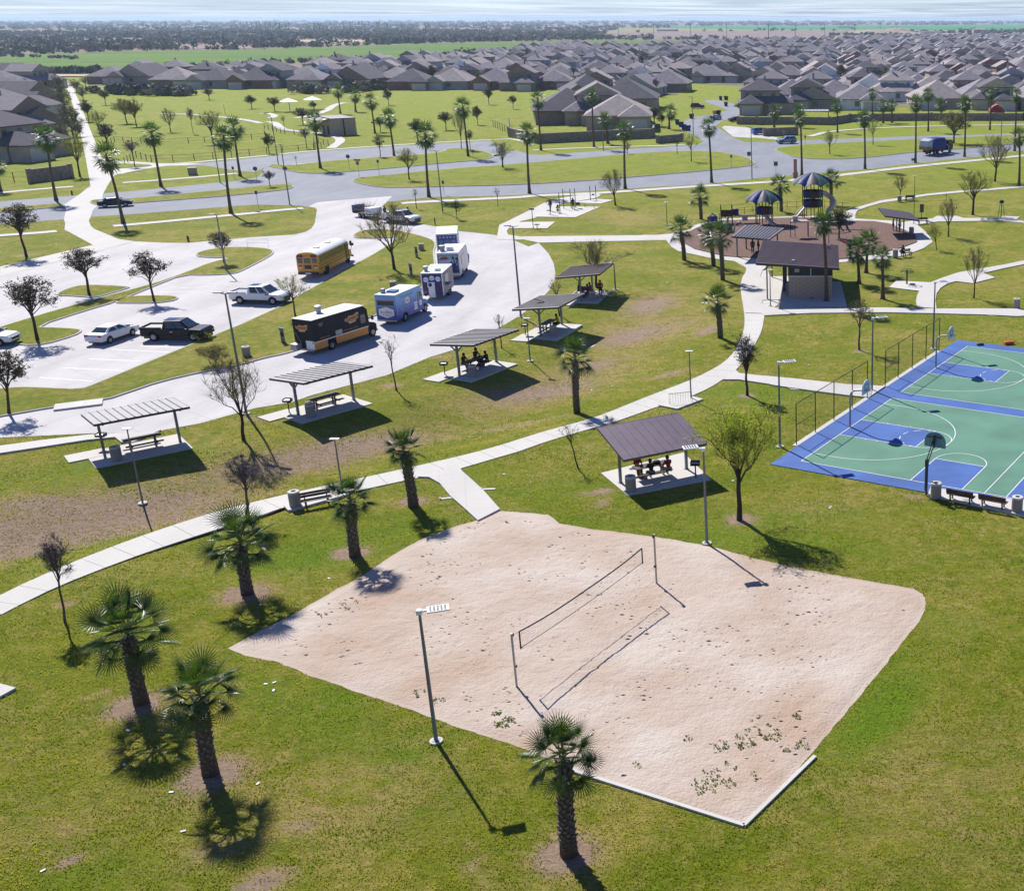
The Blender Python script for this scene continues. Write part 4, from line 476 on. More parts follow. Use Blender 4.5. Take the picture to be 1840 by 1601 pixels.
# concrete border showing at the nearest corner
bp_ = [(-9.38,38.95),(-6.4,37.55),(-3.17,35.98),(-.9,39.6)]
mb = MB()
for a, b in ((( -10.4,39.42),(-3.12,35.93)), ((-3.12,35.93),(-.55,40.25))): mb.bar((a[0],a[1],.03),(b[0],b[1],.03),.16,.12)
tag(mb.build('kerb', M['path']), kind='structure')
# weeds and clods on the sand
M['weed'] = leaf_mat('weed green', lin(.11,.16,.03), lin(.20,.22,.06), .8, .3)
rs = random.Random(5); mb = MB(); mc = MB()
def wpt(x, y, r, mb, n=8, h=.09):
    for _ in range(n):
        a = rs.uniform(0, 6.28); d = r*rs.random(); l = rs.uniform(.04,.11); px_, py_ = x+d*cos(a), y+d*sin(a); b = rs.uniform(0, 6.28); z = .04
        mb.add([(px_,py_,z),(px_+l*cos(b),py_+l*sin(b),z+h*rs.uniform(.2,1)),(px_+l*cos(b+1),py_+l*sin(b+1),z+h*rs.uniform(.2,1))],[(0,1,2)])
for cx, cy, r, n in DATA['weeds']:
    for _ in range(n):
        a = rs.uniform(0,6.28); d = r*math.sqrt(rs.random()); wpt(cx+d*cos(a), cy+d*sin(a), rs.uniform(.04,.14), mb, rs.randint(3,8))
tag(mb.build('weeds', M['weed']), kind='stuff')
M['clod'] = mat('damp soil', lin(.27,.19,.14), .95)
for k in range(2600):
    x, y = rs.uniform(-27,4), rs.uniform(37,64)
    if not inside((x, y), sp) or noise.noise(Vector((x*.25, y*.25, 5))) < -.02 or dedge((x,y), sp) < .5: continue
    r = rs.uniform(.014,.05); a = rs.uniform(0,3); q = [(x+r*2.4*cos(a+t)*(1+.3*rs.random()), y+r*sin(a+t)) for t in (0,1.2,2.5,3.7,5)]
    mc.add([(px_,py_,.045) for px_,py_ in q]+[(x,y,.045+r*.9)], [(0,1,5),(1,2,5),(2,3,5),(3,4,5),(4,0,5)])
tag(mc.build('soil_crumbs', M['clod']), kind='stuff')
# ---------------- ball court ----------------
UO = Vector((-1.85, 73.77)); UU = Vector((.44153, .89725)); VV = Vector((.89725, -.44153)); UANG = atan2(VV.y, VV.x)
def uv(u, v): p = UO+UU*u+VV*v; return (p.x, p.y)
M['court_blue'] = mat('court blue acrylic', lin(.052,.12,.35), .75, var=.22, vscale=.35)
M['court_green'] = mat('court green acrylic', lin(.095,.225,.155), .75, var=.18, vscale=.25)
def rect(u0, u1, v0, v1): return [uv(u0,v0), uv(u1,v0), uv(u1,v1), uv(u0,v1)]
tag(MB().prism(rect(-1.42,34.4,-1.6,27.4), -.05, .050).build('court_pavement', M['court_blue']), kind='structure')
sheet('court_green', rect(0,15.45,0,25.8), .054, M['court_green']); sheet('court_green', rect(17.15,32.7,0,25.8), .054, M['court_green'])
lines = MB(); LW = .055; LZ = .064
def seg(a, b, wd=LW):
    a = Vector(uv(*a)); b = Vector(uv(*b)); d = (b-a).normalized(); n = Vector((-d.y, d.x))*wd/2; a -= d*wd/2; b += d*wd/2
    lines.add([(p.x, p.y, LZ) for p in (a-n, b-n, b+n, a+n)], [(0,1,2,3)])
def arc(cu, cv, r, a0, a1, n=28, dash=False):
    pts = [(cu+r*sin(radians(a0+(a1-a0)*i/n)), cv+r*cos(radians(a0+(a1-a0)*i/n))) for i in range(n+1)]
    for i in range(n):
        if dash and i % 4 > 1: continue
        global LZ; LZ += .00002
        seg(pts[i], pts[i+1], LW)
for u0, u1 in ((0, 15.45), (17.15, 32.7)):
    uc = (u0+u1)/2+.05
    for a, b in (((u0,0),(u1,0)), ((u0,25.8),(u1,25.8)), ((u0,0),(u0,25.8)), ((u1,0),(u1,25.8)), ((u0,12.92),(u1,12.92))): LZ += .0002; seg(a, b)
    for s, vb in ((1, 0), (-1, 25.8)):
        sheet('court_key', [uv(uc-1.84, vb), uv(uc+1.84, vb), uv(uc+1.84, vb+s*5.87), uv(uc-1.84, vb+s*5.87)], .059, M['court_blue'])
        for e in (-1, 1):
            LZ += .0002; seg((uc+e*1.84, vb), (uc+e*1.84, vb+s*5.87)); seg((uc+e*6.1, vb), (uc+e*6.1, vb+s*1.6))
            for k in (2.1, 3.0, 3.9, 4.8): seg((uc+e*1.84, vb+s*k), (uc+e*2.0, vb+s*k))
        LZ += .0002; seg((uc-1.84, vb+s*5.87), (uc+1.84, vb+s*5.87))
        a0, a1 = (-90, 90) if s > 0 else (90, 270)
        arc(uc, vb+s*5.87, 1.83, a0, a1); arc(uc, vb+s*5.87, 1.83, a1, a1+180, 22, True); arc(uc, vb+s*1.6, 6.1, a0, a1, 44)
for v0, v1 in ((7.93, 11.45), (14.35, 17.87)):
    sheet('court_key', rect(0, 4.42, v0, v1), .0605, M['court_blue']); LZ = .0655
    seg((0,v0),(4.42,v0)); seg((0,v1),(4.42,v1)); LZ += .0002; seg((4.42,v0),(4.42,v1)); arc(4.42, (v0+v1)/2, 1.76, 0, 90, 14); arc(4.42, (v0+v1)/2, 1.76, 90, 180, 14)
lines.build('court_line', M['white_line']); tag(bpy.data.objects['court_line'], kind='structure')
slab('concrete_strip', rect(2.5, 14.9, -2.0, -1.62), -.05, .055, M['path']); slab('concrete_strip', rect(18.0, 30.4, -2.0, -1.62), -.05, .055, M['path'])
# fences
M['fence_black'] = mat('black coated steel', lin(.016,.016,.016), .5, spec=.5)
def fence_at(u_list, label):
    t = thing('chainlink_fence', label, 'fence', *uv(u_list[0], -1.8), 0, atan2(UU.y, UU.x), 'tall black court fences'); L = u_list[-1]-u_list[0]
    for u in u_list: MB().tube([(u-u_list[0],0,0),(u-u_list[0],0,3.05)], .04, 6).build('post', M['fence_black'], t)
    MB().tube([(0,0,3.03),(L,0,3.03)], .028, 6).build('top_rail', M['fence_black'], t)
    MB().tube([(0,0,1.5),(u_list[1]-u_list[0],0,1.5)], .025, 6).build('mid_rail', M['fence_black'], t)
    mb = MB(); s = .14; k = -3.0
    while k < L:
        for sg in (1, -1):
            xa, za = (k, 0) if sg > 0 else (k, 3.0); xb, zb = (k+3, 3.0) if sg > 0 else (k+3, 0)
            if xa < 0: za += -xa*sg; xa = 0
            if xb > L: zb -= (xb-L)*sg; xb = L
            if xb-xa > .02: mb.add([(xa-.0035,0,za),(xa+.0035,0,za),(xb+.0035,0,zb),(xb-.0035,0,zb)], [(0,1,2,3)])
        k += s
    mb.build('chain_mesh', M['fence_black'], t)
fence_at([2.74,5.68,8.73,11.9,14.7], 'tall black chain link fence along the nearer court end, by the picnic roof side')
fence_at([18.19,20.87,23.91,27.04,30.19], 'tall black chain link fence along the farther court end')
M['board_white'] = mat('backboard white', lin(.55,.66,.72), .35, spec=.5); M['board_clear'] = mat('tinted backboard', lin(.13,.30,.42), .15, spec=.8)
M['orange'] = mat('orange rim paint', lin(.65,.09,.02), .4)
def hoop(u, v, face, label, side=False):
    x, y = uv(u, v); ang = atan2(face.y, face.x)
    t = thing('basketball_hoop', label, 'basketball hoop', x, y, .05, ang, 'basketball hoops'); R = 1.25
    pm = M['dark_metal'] if side else M['metal']
    if side:
        MB().tube([(0,0,0),(0,0,2.35)], .075, 10).build('pole', pm, t)
        MB().bar((0,-.07,2.2),(1.05,-.07,3.2),.05,.07).bar((0,.07,2.2),(1.05,.07,3.2),.05,.07).bar((-.1,0,1.9),(1.05,0,2.95),.05,.05).bar((1.08,0,2.75),(1.08,0,3.6),.16,.08).bar((1.1,-.5,3.45),(1.1,.5,3.45),.09,.09).box(-.16,.06,-.09,.09,1.9,2.35).build('arm', pm, t)
        MB().tube([(-.28,0,.35),(-.28,0,2.0)], .03, 6).bar((-.28,0,1.95),(0,0,2.05),.04,.04).bar((-.28,0,.4),(0,0,.4),.04,.04).build('crank', pm, t)
    else:
        pts = [(0,0,0),(0,0,2.3)]+[(.55-.55*cos(a), 0, 2.3+.55*sin(a)) for a in (.4,.8,1.2,1.57)]+[(1.1,0,2.95)]
        MB().tube(pts, .07, 10).build('pole', pm, t)
        MB().bar((.9,-.05,2.9),(1.2,-.05,3.3),.04,.04).bar((.9,.05,2.9),(1.2,.05,3.3),.04,.04).bar((1.1,0,2.8),(1.22,0,2.8),.2,.2).build('brace', pm, t)
    out = [(-.69,2.75),(.69,2.75),(.69,3.1)]+[(.69*cos(a), 3.1+.62*sin(a)) for a in [i*pi/10 for i in range(1,10)]]+[(-.69,3.1)]
    bb = MB().prism(out, 1.24, 1.28, axis='x').build('backboard', M['board_clear'] if side else M['board_white'], t)
    fr = MB()
    for i in range(len(out)): a, b = out[i], out[(i+1) % len(out)]; fr.bar((1.26,a[0],a[1]),(1.26,b[0],b[1]),.05,.035)
    fr.build('edge', M['board_clear'] if side else M['white'], bb)
    sq = MB()
    for a, b in (((-.3,2.98),(.3,2.98)),((.3,2.98),(.3,3.4)),((.3,3.4),(-.3,3.4)),((-.3,3.4),(-.3,2.98))): sq.bar((1.285,a[0],a[1]),(1.285,b[0],b[1]),.012,.04)
    sq.build('target_square', M['dark_metal'], bb)
    ring = [(1.52+.23*cos(i*pi/8), .23*sin(i*pi/8), 3.0) for i in range(17)]
    rm = MB().tube(ring, .014, 6).bar((1.28,0,2.99),(1.32,0,2.99),.15,.06).build('rim', M['orange'], t)
    nt_ = MB()
    for i in range(12):
        a = 2*pi*i/12
        for s in (1, -1): b = a+s*.5; nt_.tube([(1.52+.225*cos(a),.225*sin(a),2.98),(1.52+.14*cos(b),.14*sin(b),2.58)], .006, 3)
    nt_.build('net', M['white'], rm)
hoop(7.83, -.06, VV, 'white fan-shaped basketball hoop on the nearer court, beside the fence')
hoop(24.98, -.06, VV, 'white fan-shaped basketball hoop on the farther court')
hoop(-1.77, 9.73, UU, 'adjustable basketball hoop with blue tinted board and black post, by the benches', True)
# ---------------- volleyball ----------------
pA = Vector((-13.88,45.47)); pB = Vector((-9.06,55.62)); dN = (pB-pA).normalized()
M['net_black'] = mat('black net band', lin(.02,.02,.03), .8)
for p, h, nm in ((pA, 2.70, 'volleyball post at the nearer end of the sand court'), (pB, 2.86, 'volleyball post at the far end, standing clear of the net')):
    t = thing('volleyball_post', nm, 'net post', p.x, p.y, 0, atan2(dN.y, dN.x), 'volleyball posts')
    MB().tube([(0,0,0),(0,0,h)], .05, 10).tube([(0,0,h),(0,0,h+.02)], .055, 10).build('pole', M['metal'], t)
    s = 1 if p is pA else -1
    MB().box(-.05+.06*s,.05+.06*s,-.05,.05,1.0,1.12).build('winch', M['dark_metal'], t); MB().box(-.04+.07*s,.04+.07*s,-.04,.04,h*.94,h).build('pulley', M['dark_metal'], t)
L = (pB-pA).length; t = thing('volleyball_net', 'sagging black-edged volleyball net strung across the sand court', 'net', pA.x, pA.y, 0, atan2(dN.y, dN.x))
s0, s1 = .5, L-1.15
def zt(s): k = (s-s0)/(s1-s0); return 2.56-.24*4*k*(1-k)*.9-.02*sin(k*9)
def zb(s): k = (s-s0)/(s1-s0); return 1.72-.10*4*k*(1-k)-.18*k*0+.04
ns = 40; ss = [s0+(s1-s0)*i/ns for i in range(ns+1)]
MB().tube([(s,0,zt(s)) for s in ss], .035, 6).build('top_band', M['net_black'], t)
MB().tube([(s,0,zb(s)) for s in ss], .016, 5).build('bottom_cord', M['net_black'], t)
MB().tube([(s0,0,zt(s0)),(s0,0,zb(s0)-.06)], .035, 6).build('end_band', M['net_black'], t); MB().tube([(s1,0,zt(s1)),(s1,0,zb(s1)-.06)], .035, 6).build('end_band', M['net_black'], t)
mb = MB(); mb.tube([(0.05,0,2.62),(s0,0,zt(s0))], .008, 4); mb.build('tie_cord', M['net_black'], t)
mb = MB(); s = s0
while s < s1: mb.add([(s-.0012,0,zb(s)),(s+.0012,0,zb(s)),(s+.0012,0,zt(s)),(s-.0012,0,zt(s))],[(0,1,2,3)]); s += .12
for k in range(1, 7):
    for a, b in zip(ss, ss[1:]):
        za = zb(a)+(zt(a)-zb(a))*k/7; zc = zb(b)+(zt(b)-zb(b))*k/7; mb.add([(a,0,za-.0012),(b,0,zc-.0012),(b,0,zc+.0012),(a,0,za+.0012)],[(0,1,2,3)])
mb.build('netting', M['net_black'], t)
# ---------------- light poles ----------------
M['pole'] = mat('grey pole paint', lin(.17,.18,.19), .45, spec=.4); M['solar'] = mat('solar cell', lin(.012,.02,.045), .2, spec=.7)
def light_pole(kind, x, y, h, label):
    t = thing('light_pole', label, 'light pole', x, y, hgt(x,y), 0, {'p':'floodlight poles','t':'tall street lights','s':'short lamp posts'}[kind[0]])
    MB().lathe([(0,.0),(.27,.0),(.27,.07),(0,.09)], 16).build('footing', M['path'], t)
    r = .085 if kind[0] == 'p' else (.10 if kind[0] == 't' else .06)
    MB().tube([(0,0,0),(0,0,h*.5),(0,0,h-.05)], [r, r*.85, r*.62], 10).box(-.14,.14,-.14,.14,.06,.09).build('pole', M['pole'], t)
    rf = MB()
    if kind[0] == 'p':
        s = -1 if kind.endswith('L') else 1
        MB().bar((0,0,h-.1),(s*.42,.05,h-.04),.10,.06).box(-.1,.1,-.1,.1,h-.22,h-.02).build('arm', M['white'], t)
        hd = MB().xf(Matrix()); hd = MB().box(-.42,.42,-.27,.27,-.03,.03)
        Mh = Matrix.Translation((s*.72,.1,h-.02)) @ Matrix.Rotation(.35,4,'Z')
        o = hd.xf(Mh).build('lamp_head', M['white'], t, bevel=.01)
        for i in range(5): MB().box(-.33+i*.14,-.25+i*.14,-.2,.2,.031,.045).xf(Mh).build('fin', M['dark_metal'], o)
    elif kind[0] == 't':
        for s in (-1, 1):
            MB().bar((0,0,h-.12),(s*.5,.0,h),.06,.05).build('arm', M['pole'], t)
            if s < 0 or 'double' in label: MB().box(s*.5-.35,s*.5+.35,-.14,.14,h-.03,h+.05).build('lamp_head', M['pole'], t, bevel=.02)
    else:
        MB().bar((0,0,h-.06),(.2,0,h),.05,.05).build('arm', M['pole'], t); MB().box(-.3,.28,-.14,.14,h,h+.05).build('lamp_head', M['white'], t, bevel=.01)
    return t
for kind, x, y, h, r, lean, label in DATA['light']: light_pole(kind, x, y, h, label)
# ---------------- palms ----------------
M['frond'] = leaf_mat('fan palm leaf', lin(.03,.065,.012), lin(.07,.125,.018), .36, .30, .5, 1.5)
M['frond_tall'] = leaf_mat('tall palm leaf', lin(.045,.09,.02), lin(.09,.15,.03), .4, .30, .5, 1.5)
M['petiole'] = mat('palm leaf stalk', lin(.13,.16,.05), .5)
M['palm_trunk'] = mat('palm trunk fibre', lin(.115,.085,.065), .95, var=.45, vscale=7, bump=.8, bscale=22, stretch=(1,1,3))
M['boot'] = mat('old leaf bases', lin(.17,.14,.115), .9, var=.4, vscale=9)
M['dead_frond'] = mat('dead palm leaf', lin(.20,.14,.075), .8, var=.2, vscale=4)
def fan_leaf(pet, R, nseg, droop, cup, seed):
    rs = random.Random(seed); mb = MB()
    # stalk along +X curving down, blade fans out from its tip
    def cur(s): return (s, 0, -droop*.18*s*s)
    mb.tube([cur(pet*i/4) for i in range(5)], [.022,.018,.014,.012,.010], 4, 1)
    bx, _, bz = cur(pet); slope = -droop*.36*pet
    Mb = Matrix.Translation((bx,0,bz)) @ Matrix.Rotation(-math.atan(slope)*1.0, 4, 'Y')
    for k in range(nseg):
        a = radians(-108+216*k/(nseg-1)); l = R*(.72+.28*cos(a*.62))*rs.uniform(.93,1.05); wd = R*2.5/nseg*.50
        d = Vector((cos(a), sin(a), 0)); n = Vector((-sin(a), cos(a), 0))
        def pt(s, side):
            z = cup*s*(1-abs(cos(a))*.3)*.25-droop*.16*s**2.6/ R + (.035*R if side == 0 else 0)*(1-s/l)
            wdt = wd*(s/(l*.45) if s < l*.45 else max(.03, (1-(s-l*.45)/(l*.55))**1.3))*.5
            p = d*s+n*wdt*side; return Mb @ Vector((p.x, p.y, z))
        ss = [0, .3*l, .58*l, .82*l, l]; L_ = [pt(s, -1) for s in ss]; Mi = [pt(s, 0) for s in ss]; R_ = [pt(s, 1) for s in ss]; o = L_+Mi+R_
        fs = []
        for i in range(4): fs += [(i,i+1,5+i+1,5+i),(5+i,5+i+1,10+i+1,10+i)]
        mb.add(o, fs, 0)
    return mb
def leaf_meshes(pet, R, nseg, m, nm='frond'):
    return [fan_leaf(pet, R, nseg, dr, cu, 10+i).mesh(nm, [m, M['petiole']]) for i, (dr, cu) in enumerate(((.1,.9),(.35,.7),(.8,.4),(1.5,.1)))]
LM_S = leaf_meshes(.90, .80, 22, M['frond']); LM_M = leaf_meshes(.88, .82, 16, M['frond']); LM_G = leaf_meshes(.75, .85, 20, M['frond_tall'])
LM_D = [fan_leaf(.7, .7, 12, 3.2, -.5, 77).mesh('dead_frond', [M['dead_frond'], M['dead_frond']])]
def crown(t, zc, LM, n, R, seed, off=(0,0), low=-50):
    rs = random.Random(seed); sc_ = R/1.75; objs = []
    for i in range(n):
        k = i/(n-1); el = radians(82-(82-low)*k**.85+rs.uniform(-12,12)); az = i*2.39996+rs.uniform(-.5,.5)
        o = bpy.data.objects.new('frond', LM[min(3, int(k*4.2))] if rs.random() < .85 else LM[rs.randint(0,3)]); C.objects.link(o); o.parent = t
        o.location = (off[0], off[1], zc+.25*(1-k)); o.rotation_euler = (rs.uniform(-.5,.5), -el, az); o.scale = (sc_*rs.uniform(.7,1.1),)*3
        objs.append(o)
    return objs
def sabal_trunk(t, h, lean, seed, r0=.30, boots=True):
    rs = random.Random(seed); pts = [(lean*k*k, 0, h*k) for k in (0,.25,.5,.75,1)]
    MB().tube(pts, [r0*1.12, r0*.95, r0*.9, r0*.95, r0*.8], 14).build('trunk', M['palm_trunk'], t, smooth=True)
    if not boots: return
    mb = MB(); nb = int(h/.085*5/1.6)
    for i in range(nb):
        k = (i+.5)/nb; z = h*(.04+.96*k); a = i*2.39996+rs.uniform(-.2,.2); r = r0*(.86+.06*rs.random()); cx = lean*k*k; l = rs.uniform(.09,.2)*(1.4 if k > .8 else 1); wv = .055
        if rs.random() < .12: continue
        Mr = Matrix.Translation((cx, 0, z)) @ Matrix.Rotation(a, 4, 'Z')
        vs = [(r,-wv,-.09),(r,wv,-.09),(r+.05,-wv,.03),(r+.05,wv,.03),(r+.05+l*.35,-wv*.55,l*.8),(r+.05+l*.35,wv*.55,l*.8),(r,-wv,.05),(r,wv,.05)]
        mb.add([tuple(Mr @ Vector(p)) for p in vs], [(0,1,3,2),(2,3,5,4),(4,5,7,6),(0,2,6),(2,4,6),(1,7,3),(3,7,5)])
    o = mb.build('leaf_bases', M['boot'], t); o['kind'] = 'stuff'
for i, (k, x, y, h, r, lean, label) in enumerate(DATA['sabal']):
    t = thing('fan_palm', label, 'palm tree', x, y, hgt(x, y), 0, 'stout fan palms in the park')
    R = max(1.15, min(2.1, r*1.02)); th = max(1.2, h-R*.92)
    if k == 'n': th = max(1.5, h-R*.80)
    sabal_trunk(t, th, lean*.6, 40+i, .29 if k == 'n' and y < 70 else .24)
    crown(t, th+.05, LM_S if y < 80 else LM_M, 40 if y < 80 else 30, R*1.15, 60+i, (lean*.6, 0), -28)
    for j in range(3):
        o = bpy.data.objects.new('dead_frond', LM_D[0]); C.objects.link(o); o.parent = t; o.location = (lean*.6, 0, th-.15); o.rotation_euler = (0, radians(55), i+j*2.1); o.scale = (R/1.9,)*3
def fan_crown_mesh(seed, n=30, seg=9):
    rs = random.Random(seed); mb = MB()
    for i in range(n):
        k = i/(n-1); el = radians(80-140*k**.9+rs.uniform(-10,10)); az = i*2.39996
        lf = fan_leaf(.62, .72, seg, .4+1.9*k, .6-.6*k, seed*50+i); Mr = Matrix.Translation((0,0,.2*(1-k))) @ Matrix.Rotation(az,4,'Z') @ Matrix.Rotation(-el,4,'Y') @ Matrix.Rotation(rs.uniform(-.5,.5),4,'X')
        lf.xf(Mr); mb.add(lf.v, lf.f); 
    for i in range(7):
        lf = fan_leaf(.5,.5,6,2.5,-.4,i); lf.xf(Matrix.Translation((0,0,-.1)) @ Matrix.Rotation(i*.9,4,'Z') @ Matrix.Rotation(radians(60),4,'Y')); mb.add(lf.v, lf.f, 1)
    return mb.mesh('crown', [M['frond_tall'], M['dead_frond']])
FC = [fan_crown_mesh(s) for s in (1,2,3)]
M['tall_trunk'] = mat('tall palm trunk', lin(.115,.08,.06), .95, var=.35, vscale=4, bump=.6, bscale=18, stretch=(1,1,4))
for i, (k, x, y, h, r, lean, label) in enumerate(DATA['palm']):
    t = thing('tall_palm', label, 'palm tree', x, y, 0, 0, 'tall slender palms'); rs = random.Random(i)
    R = max(1.35, min(2.2, r)); th = h-R*.75; b = .26 if k == 'g' else .28
    if h < 7.5 and k == 'w': b = .36
    MB().tube([(lean*q*q, 0, th*q) for q in (0,.03,.12,.3,.55,.8,1)], [b*1.25, b*1.1, b*.85, b*.72, b*.62, b*.6, b*.55], 10).build('trunk', M['tall_trunk'], t, smooth=True)
    if k == 'g': crown(t, th, LM_G, 36, R*1.15, 300+i, (lean, 0), -55)
    else:
        o = bpy.data.objects.new('crown', FC[i % 3]); C.objects.link(o); o.parent = t; o.location = (lean, 0, th); o.rotation_euler = (0, 0, i*1.3); o.scale = (R/1.12,)*3
        if y > 260: continue
    MB().lathe([(b*.56,0),(b*.95,-.25),(b*.7,-.7),(b*.58,-.75)], 8, 0, (lean, 0, th+.1)).build('leaf_sheath', M['dead_frond'], t)

# ---------------- trees ----------------
BK = {'grey': mat('grey bark', lin(.10,.082,.075), .95, var=.3, vscale=8), 'dark': mat('dark bark', lin(.05,.037,.03), .95, var=.3, vscale=8),
      'tan': mat('twigs with buds', lin(.22,.19,.085), .95, var=.3, vscale=3), 'purple': mat('purple grey twigs', lin(.14,.115,.12), .95, var=.2, vscale=3)}
LF = {'oak': leaf_mat('dark reddish leaves', lin(.035,.030,.018), lin(.075,.052,.035), .55, .2), 'olive': leaf_mat('olive leaves', lin(.035,.052,.018), lin(.075,.085,.028), .6, .25),
      'willow': leaf_mat('fresh yellow green leaves', lin(.19,.24,.02), lin(.36,.38,.045), .6, .6), 'spring': leaf_mat('pale new leaves', lin(.28,.30,.12), lin(.40,.38,.22), .6, .4),
      'gold': leaf_mat('olive gold leaves', lin(.10,.095,.02), lin(.17,.15,.03), .6, .35), 'grey': leaf_mat('grey green leaves', lin(.05,.055,.035), lin(.10,.085,.06), .7, .25),
      'bush': leaf_mat('yellow green bush leaves', lin(.16,.20,.01), lin(.30,.30,.03), .6, .4), 'straw': leaf_mat('straw coloured stems', lin(.28,.24,.09), lin(.36,.32,.13), .8, .3)}
def tree_mesh(h, r, t0, nl, nsub, ntw, seed, bark, twig, leaf=None, nleaf=0, lsz=.09, vase=.5, trunk_r=.11, twlen=.5, tw_w=.012, up=.5, low=.25, multi=1):
    rs = random.Random(seed); tb = MB(); cb_ = MB()
    zc = (t0+h)/2; rz = (h-t0)/2
    def env(az, el):            # irregular crown envelope
        d = Vector((cos(az)*cos(el), sin(az)*cos(el), sin(el))); f = .82+.62*noise.noise(d*1.7+Vector((seed*3.1, 0, 0)))
        return Vector((d.x*r*f, d.y*r*f, zc+d.z*rz*(f*.9+.1)))
    base = [Vector((rs.uniform(-.1,.1)*(multi-1), rs.uniform(-.1,.1)*(multi-1), 0)) for _ in range(multi)]
    wob = [Vector((rs.uniform(-.08,.08), rs.uniform(-.08,.08), 0))*h/5 for _ in range(6)]
    ends = []
    for b in base:
        top = Vector((b.x*3+wob[0].x, b.y*3+wob[0].y, t0+.15*h)); tb.tube([b, b+(top-b)*.3+wob[1]*.5, b+(top-b)*.65+wob[2]*.5, top], [trunk_r*1.25, trunk_r, trunk_r*.9, trunk_r*.75], 8)
        ends.append(top)
    tips = []
    for i in range(nl):
        b = ends[i % len(ends)]; s = b - (b-base[i % len(base)])*rs.uniform(0,.28); az = i*2.39996+rs.uniform(-.4,.4); el = radians(-low*90+(90+low*90)*((i+.5)/nl)**vase)*.92
        e = env(az, el); mid = s.lerp(e, .5)+Vector((0,0,(-.10 if el > .5 else .12)*h*rs.random()))+Vector((rs.uniform(-.1,.1), rs.uniform(-.1,.1), 0))*r
        pl = [s, s.lerp(mid,.5)+Vector((0,0,.04*h)), mid, mid.lerp(e,.55)+Vector((0,0,.03*h)), e]; R0 = trunk_r*.5*rs.uniform(.7,1)
        tb.tube(pl, [R0, R0*.8, R0*.55, R0*.35, R0*.12], 5, 0, False)
        for j in range(nsub):
            k = rs.uniform(.22,.98); ii = min(3, int(k*4)); p = pl[ii].lerp(pl[ii+1], k*4-ii)
            q = env(az+rs.uniform(-.9,.9), max(-.9, min(1.45, el+rs.uniform(-.6,.7)))); q = p.lerp(q, rs.uniform(.35,.85)); m_ = p.lerp(q,.5)+Vector((rs.uniform(-.06,.06), rs.uniform(-.06,.06), rs.uniform(0,.1)))*r
            cb_.tube([p, m_, q], [R0*.32, R0*.2, R0*.07], 3, 0, False); tips.append((p, m_, q))
    tw = []
    for (p, m_, q) in tips:
        for _ in range(ntw):
            k = rs.random(); a = p.lerp(m_, k*2) if k < .5 else m_.lerp(q, k*2-1)
            d = (q-p).normalized()*.6+Vector((rs.gauss(0,.6), rs.gauss(0,.6), rs.gauss(0,.45)+up)); d.normalize(); l = twlen*rs.uniform(.4,1.2)
            b = a+d*l+Vector((rs.gauss(0,.04), rs.gauss(0,.04), 0)); sd_ = d.cross(Vector((rs.gauss(0,1), rs.gauss(0,1), rs.gauss(0,1)))).normalized()*tw_w
            mi = a.lerp(b,.5)+Vector((rs.gauss(0,.03),rs.gauss(0,.03),rs.gauss(0,.03)))
            cb_.add([a-sd_, a+sd_, mi+sd_*.7, b, mi-sd_*.7], [(0,1,2,4),(4,2,3)], 0); tw.append((a, b))
    if leaf and nleaf:
        for i in range(nleaf):
            a, b = tw[rs.randrange(len(tw))]; p = a.lerp(b, rs.uniform(.1,1.1))+Vector((rs.gauss(0,1), rs.gauss(0,1), rs.gauss(0,.8)))*lsz*.6
            u = Vector((rs.gauss(0,1), rs.gauss(0,1), rs.gauss(0,.7))).normalized(); v = u.cross(Vector((rs.gauss(0,1), rs.gauss(0,1), rs.gauss(0,1)))).normalized(); s = lsz*rs.uniform(.6,1.3)
            cb_.add([p-u*s*.5, p+v*s*.28, p+u*s*.5, p-v*s*.28], [(0,1,2,3)], 1)
    return (tb.mesh('trunk', BK[bark]), cb_.mesh('crown', [BK[twig], LF[leaf] if leaf else BK[twig]]))
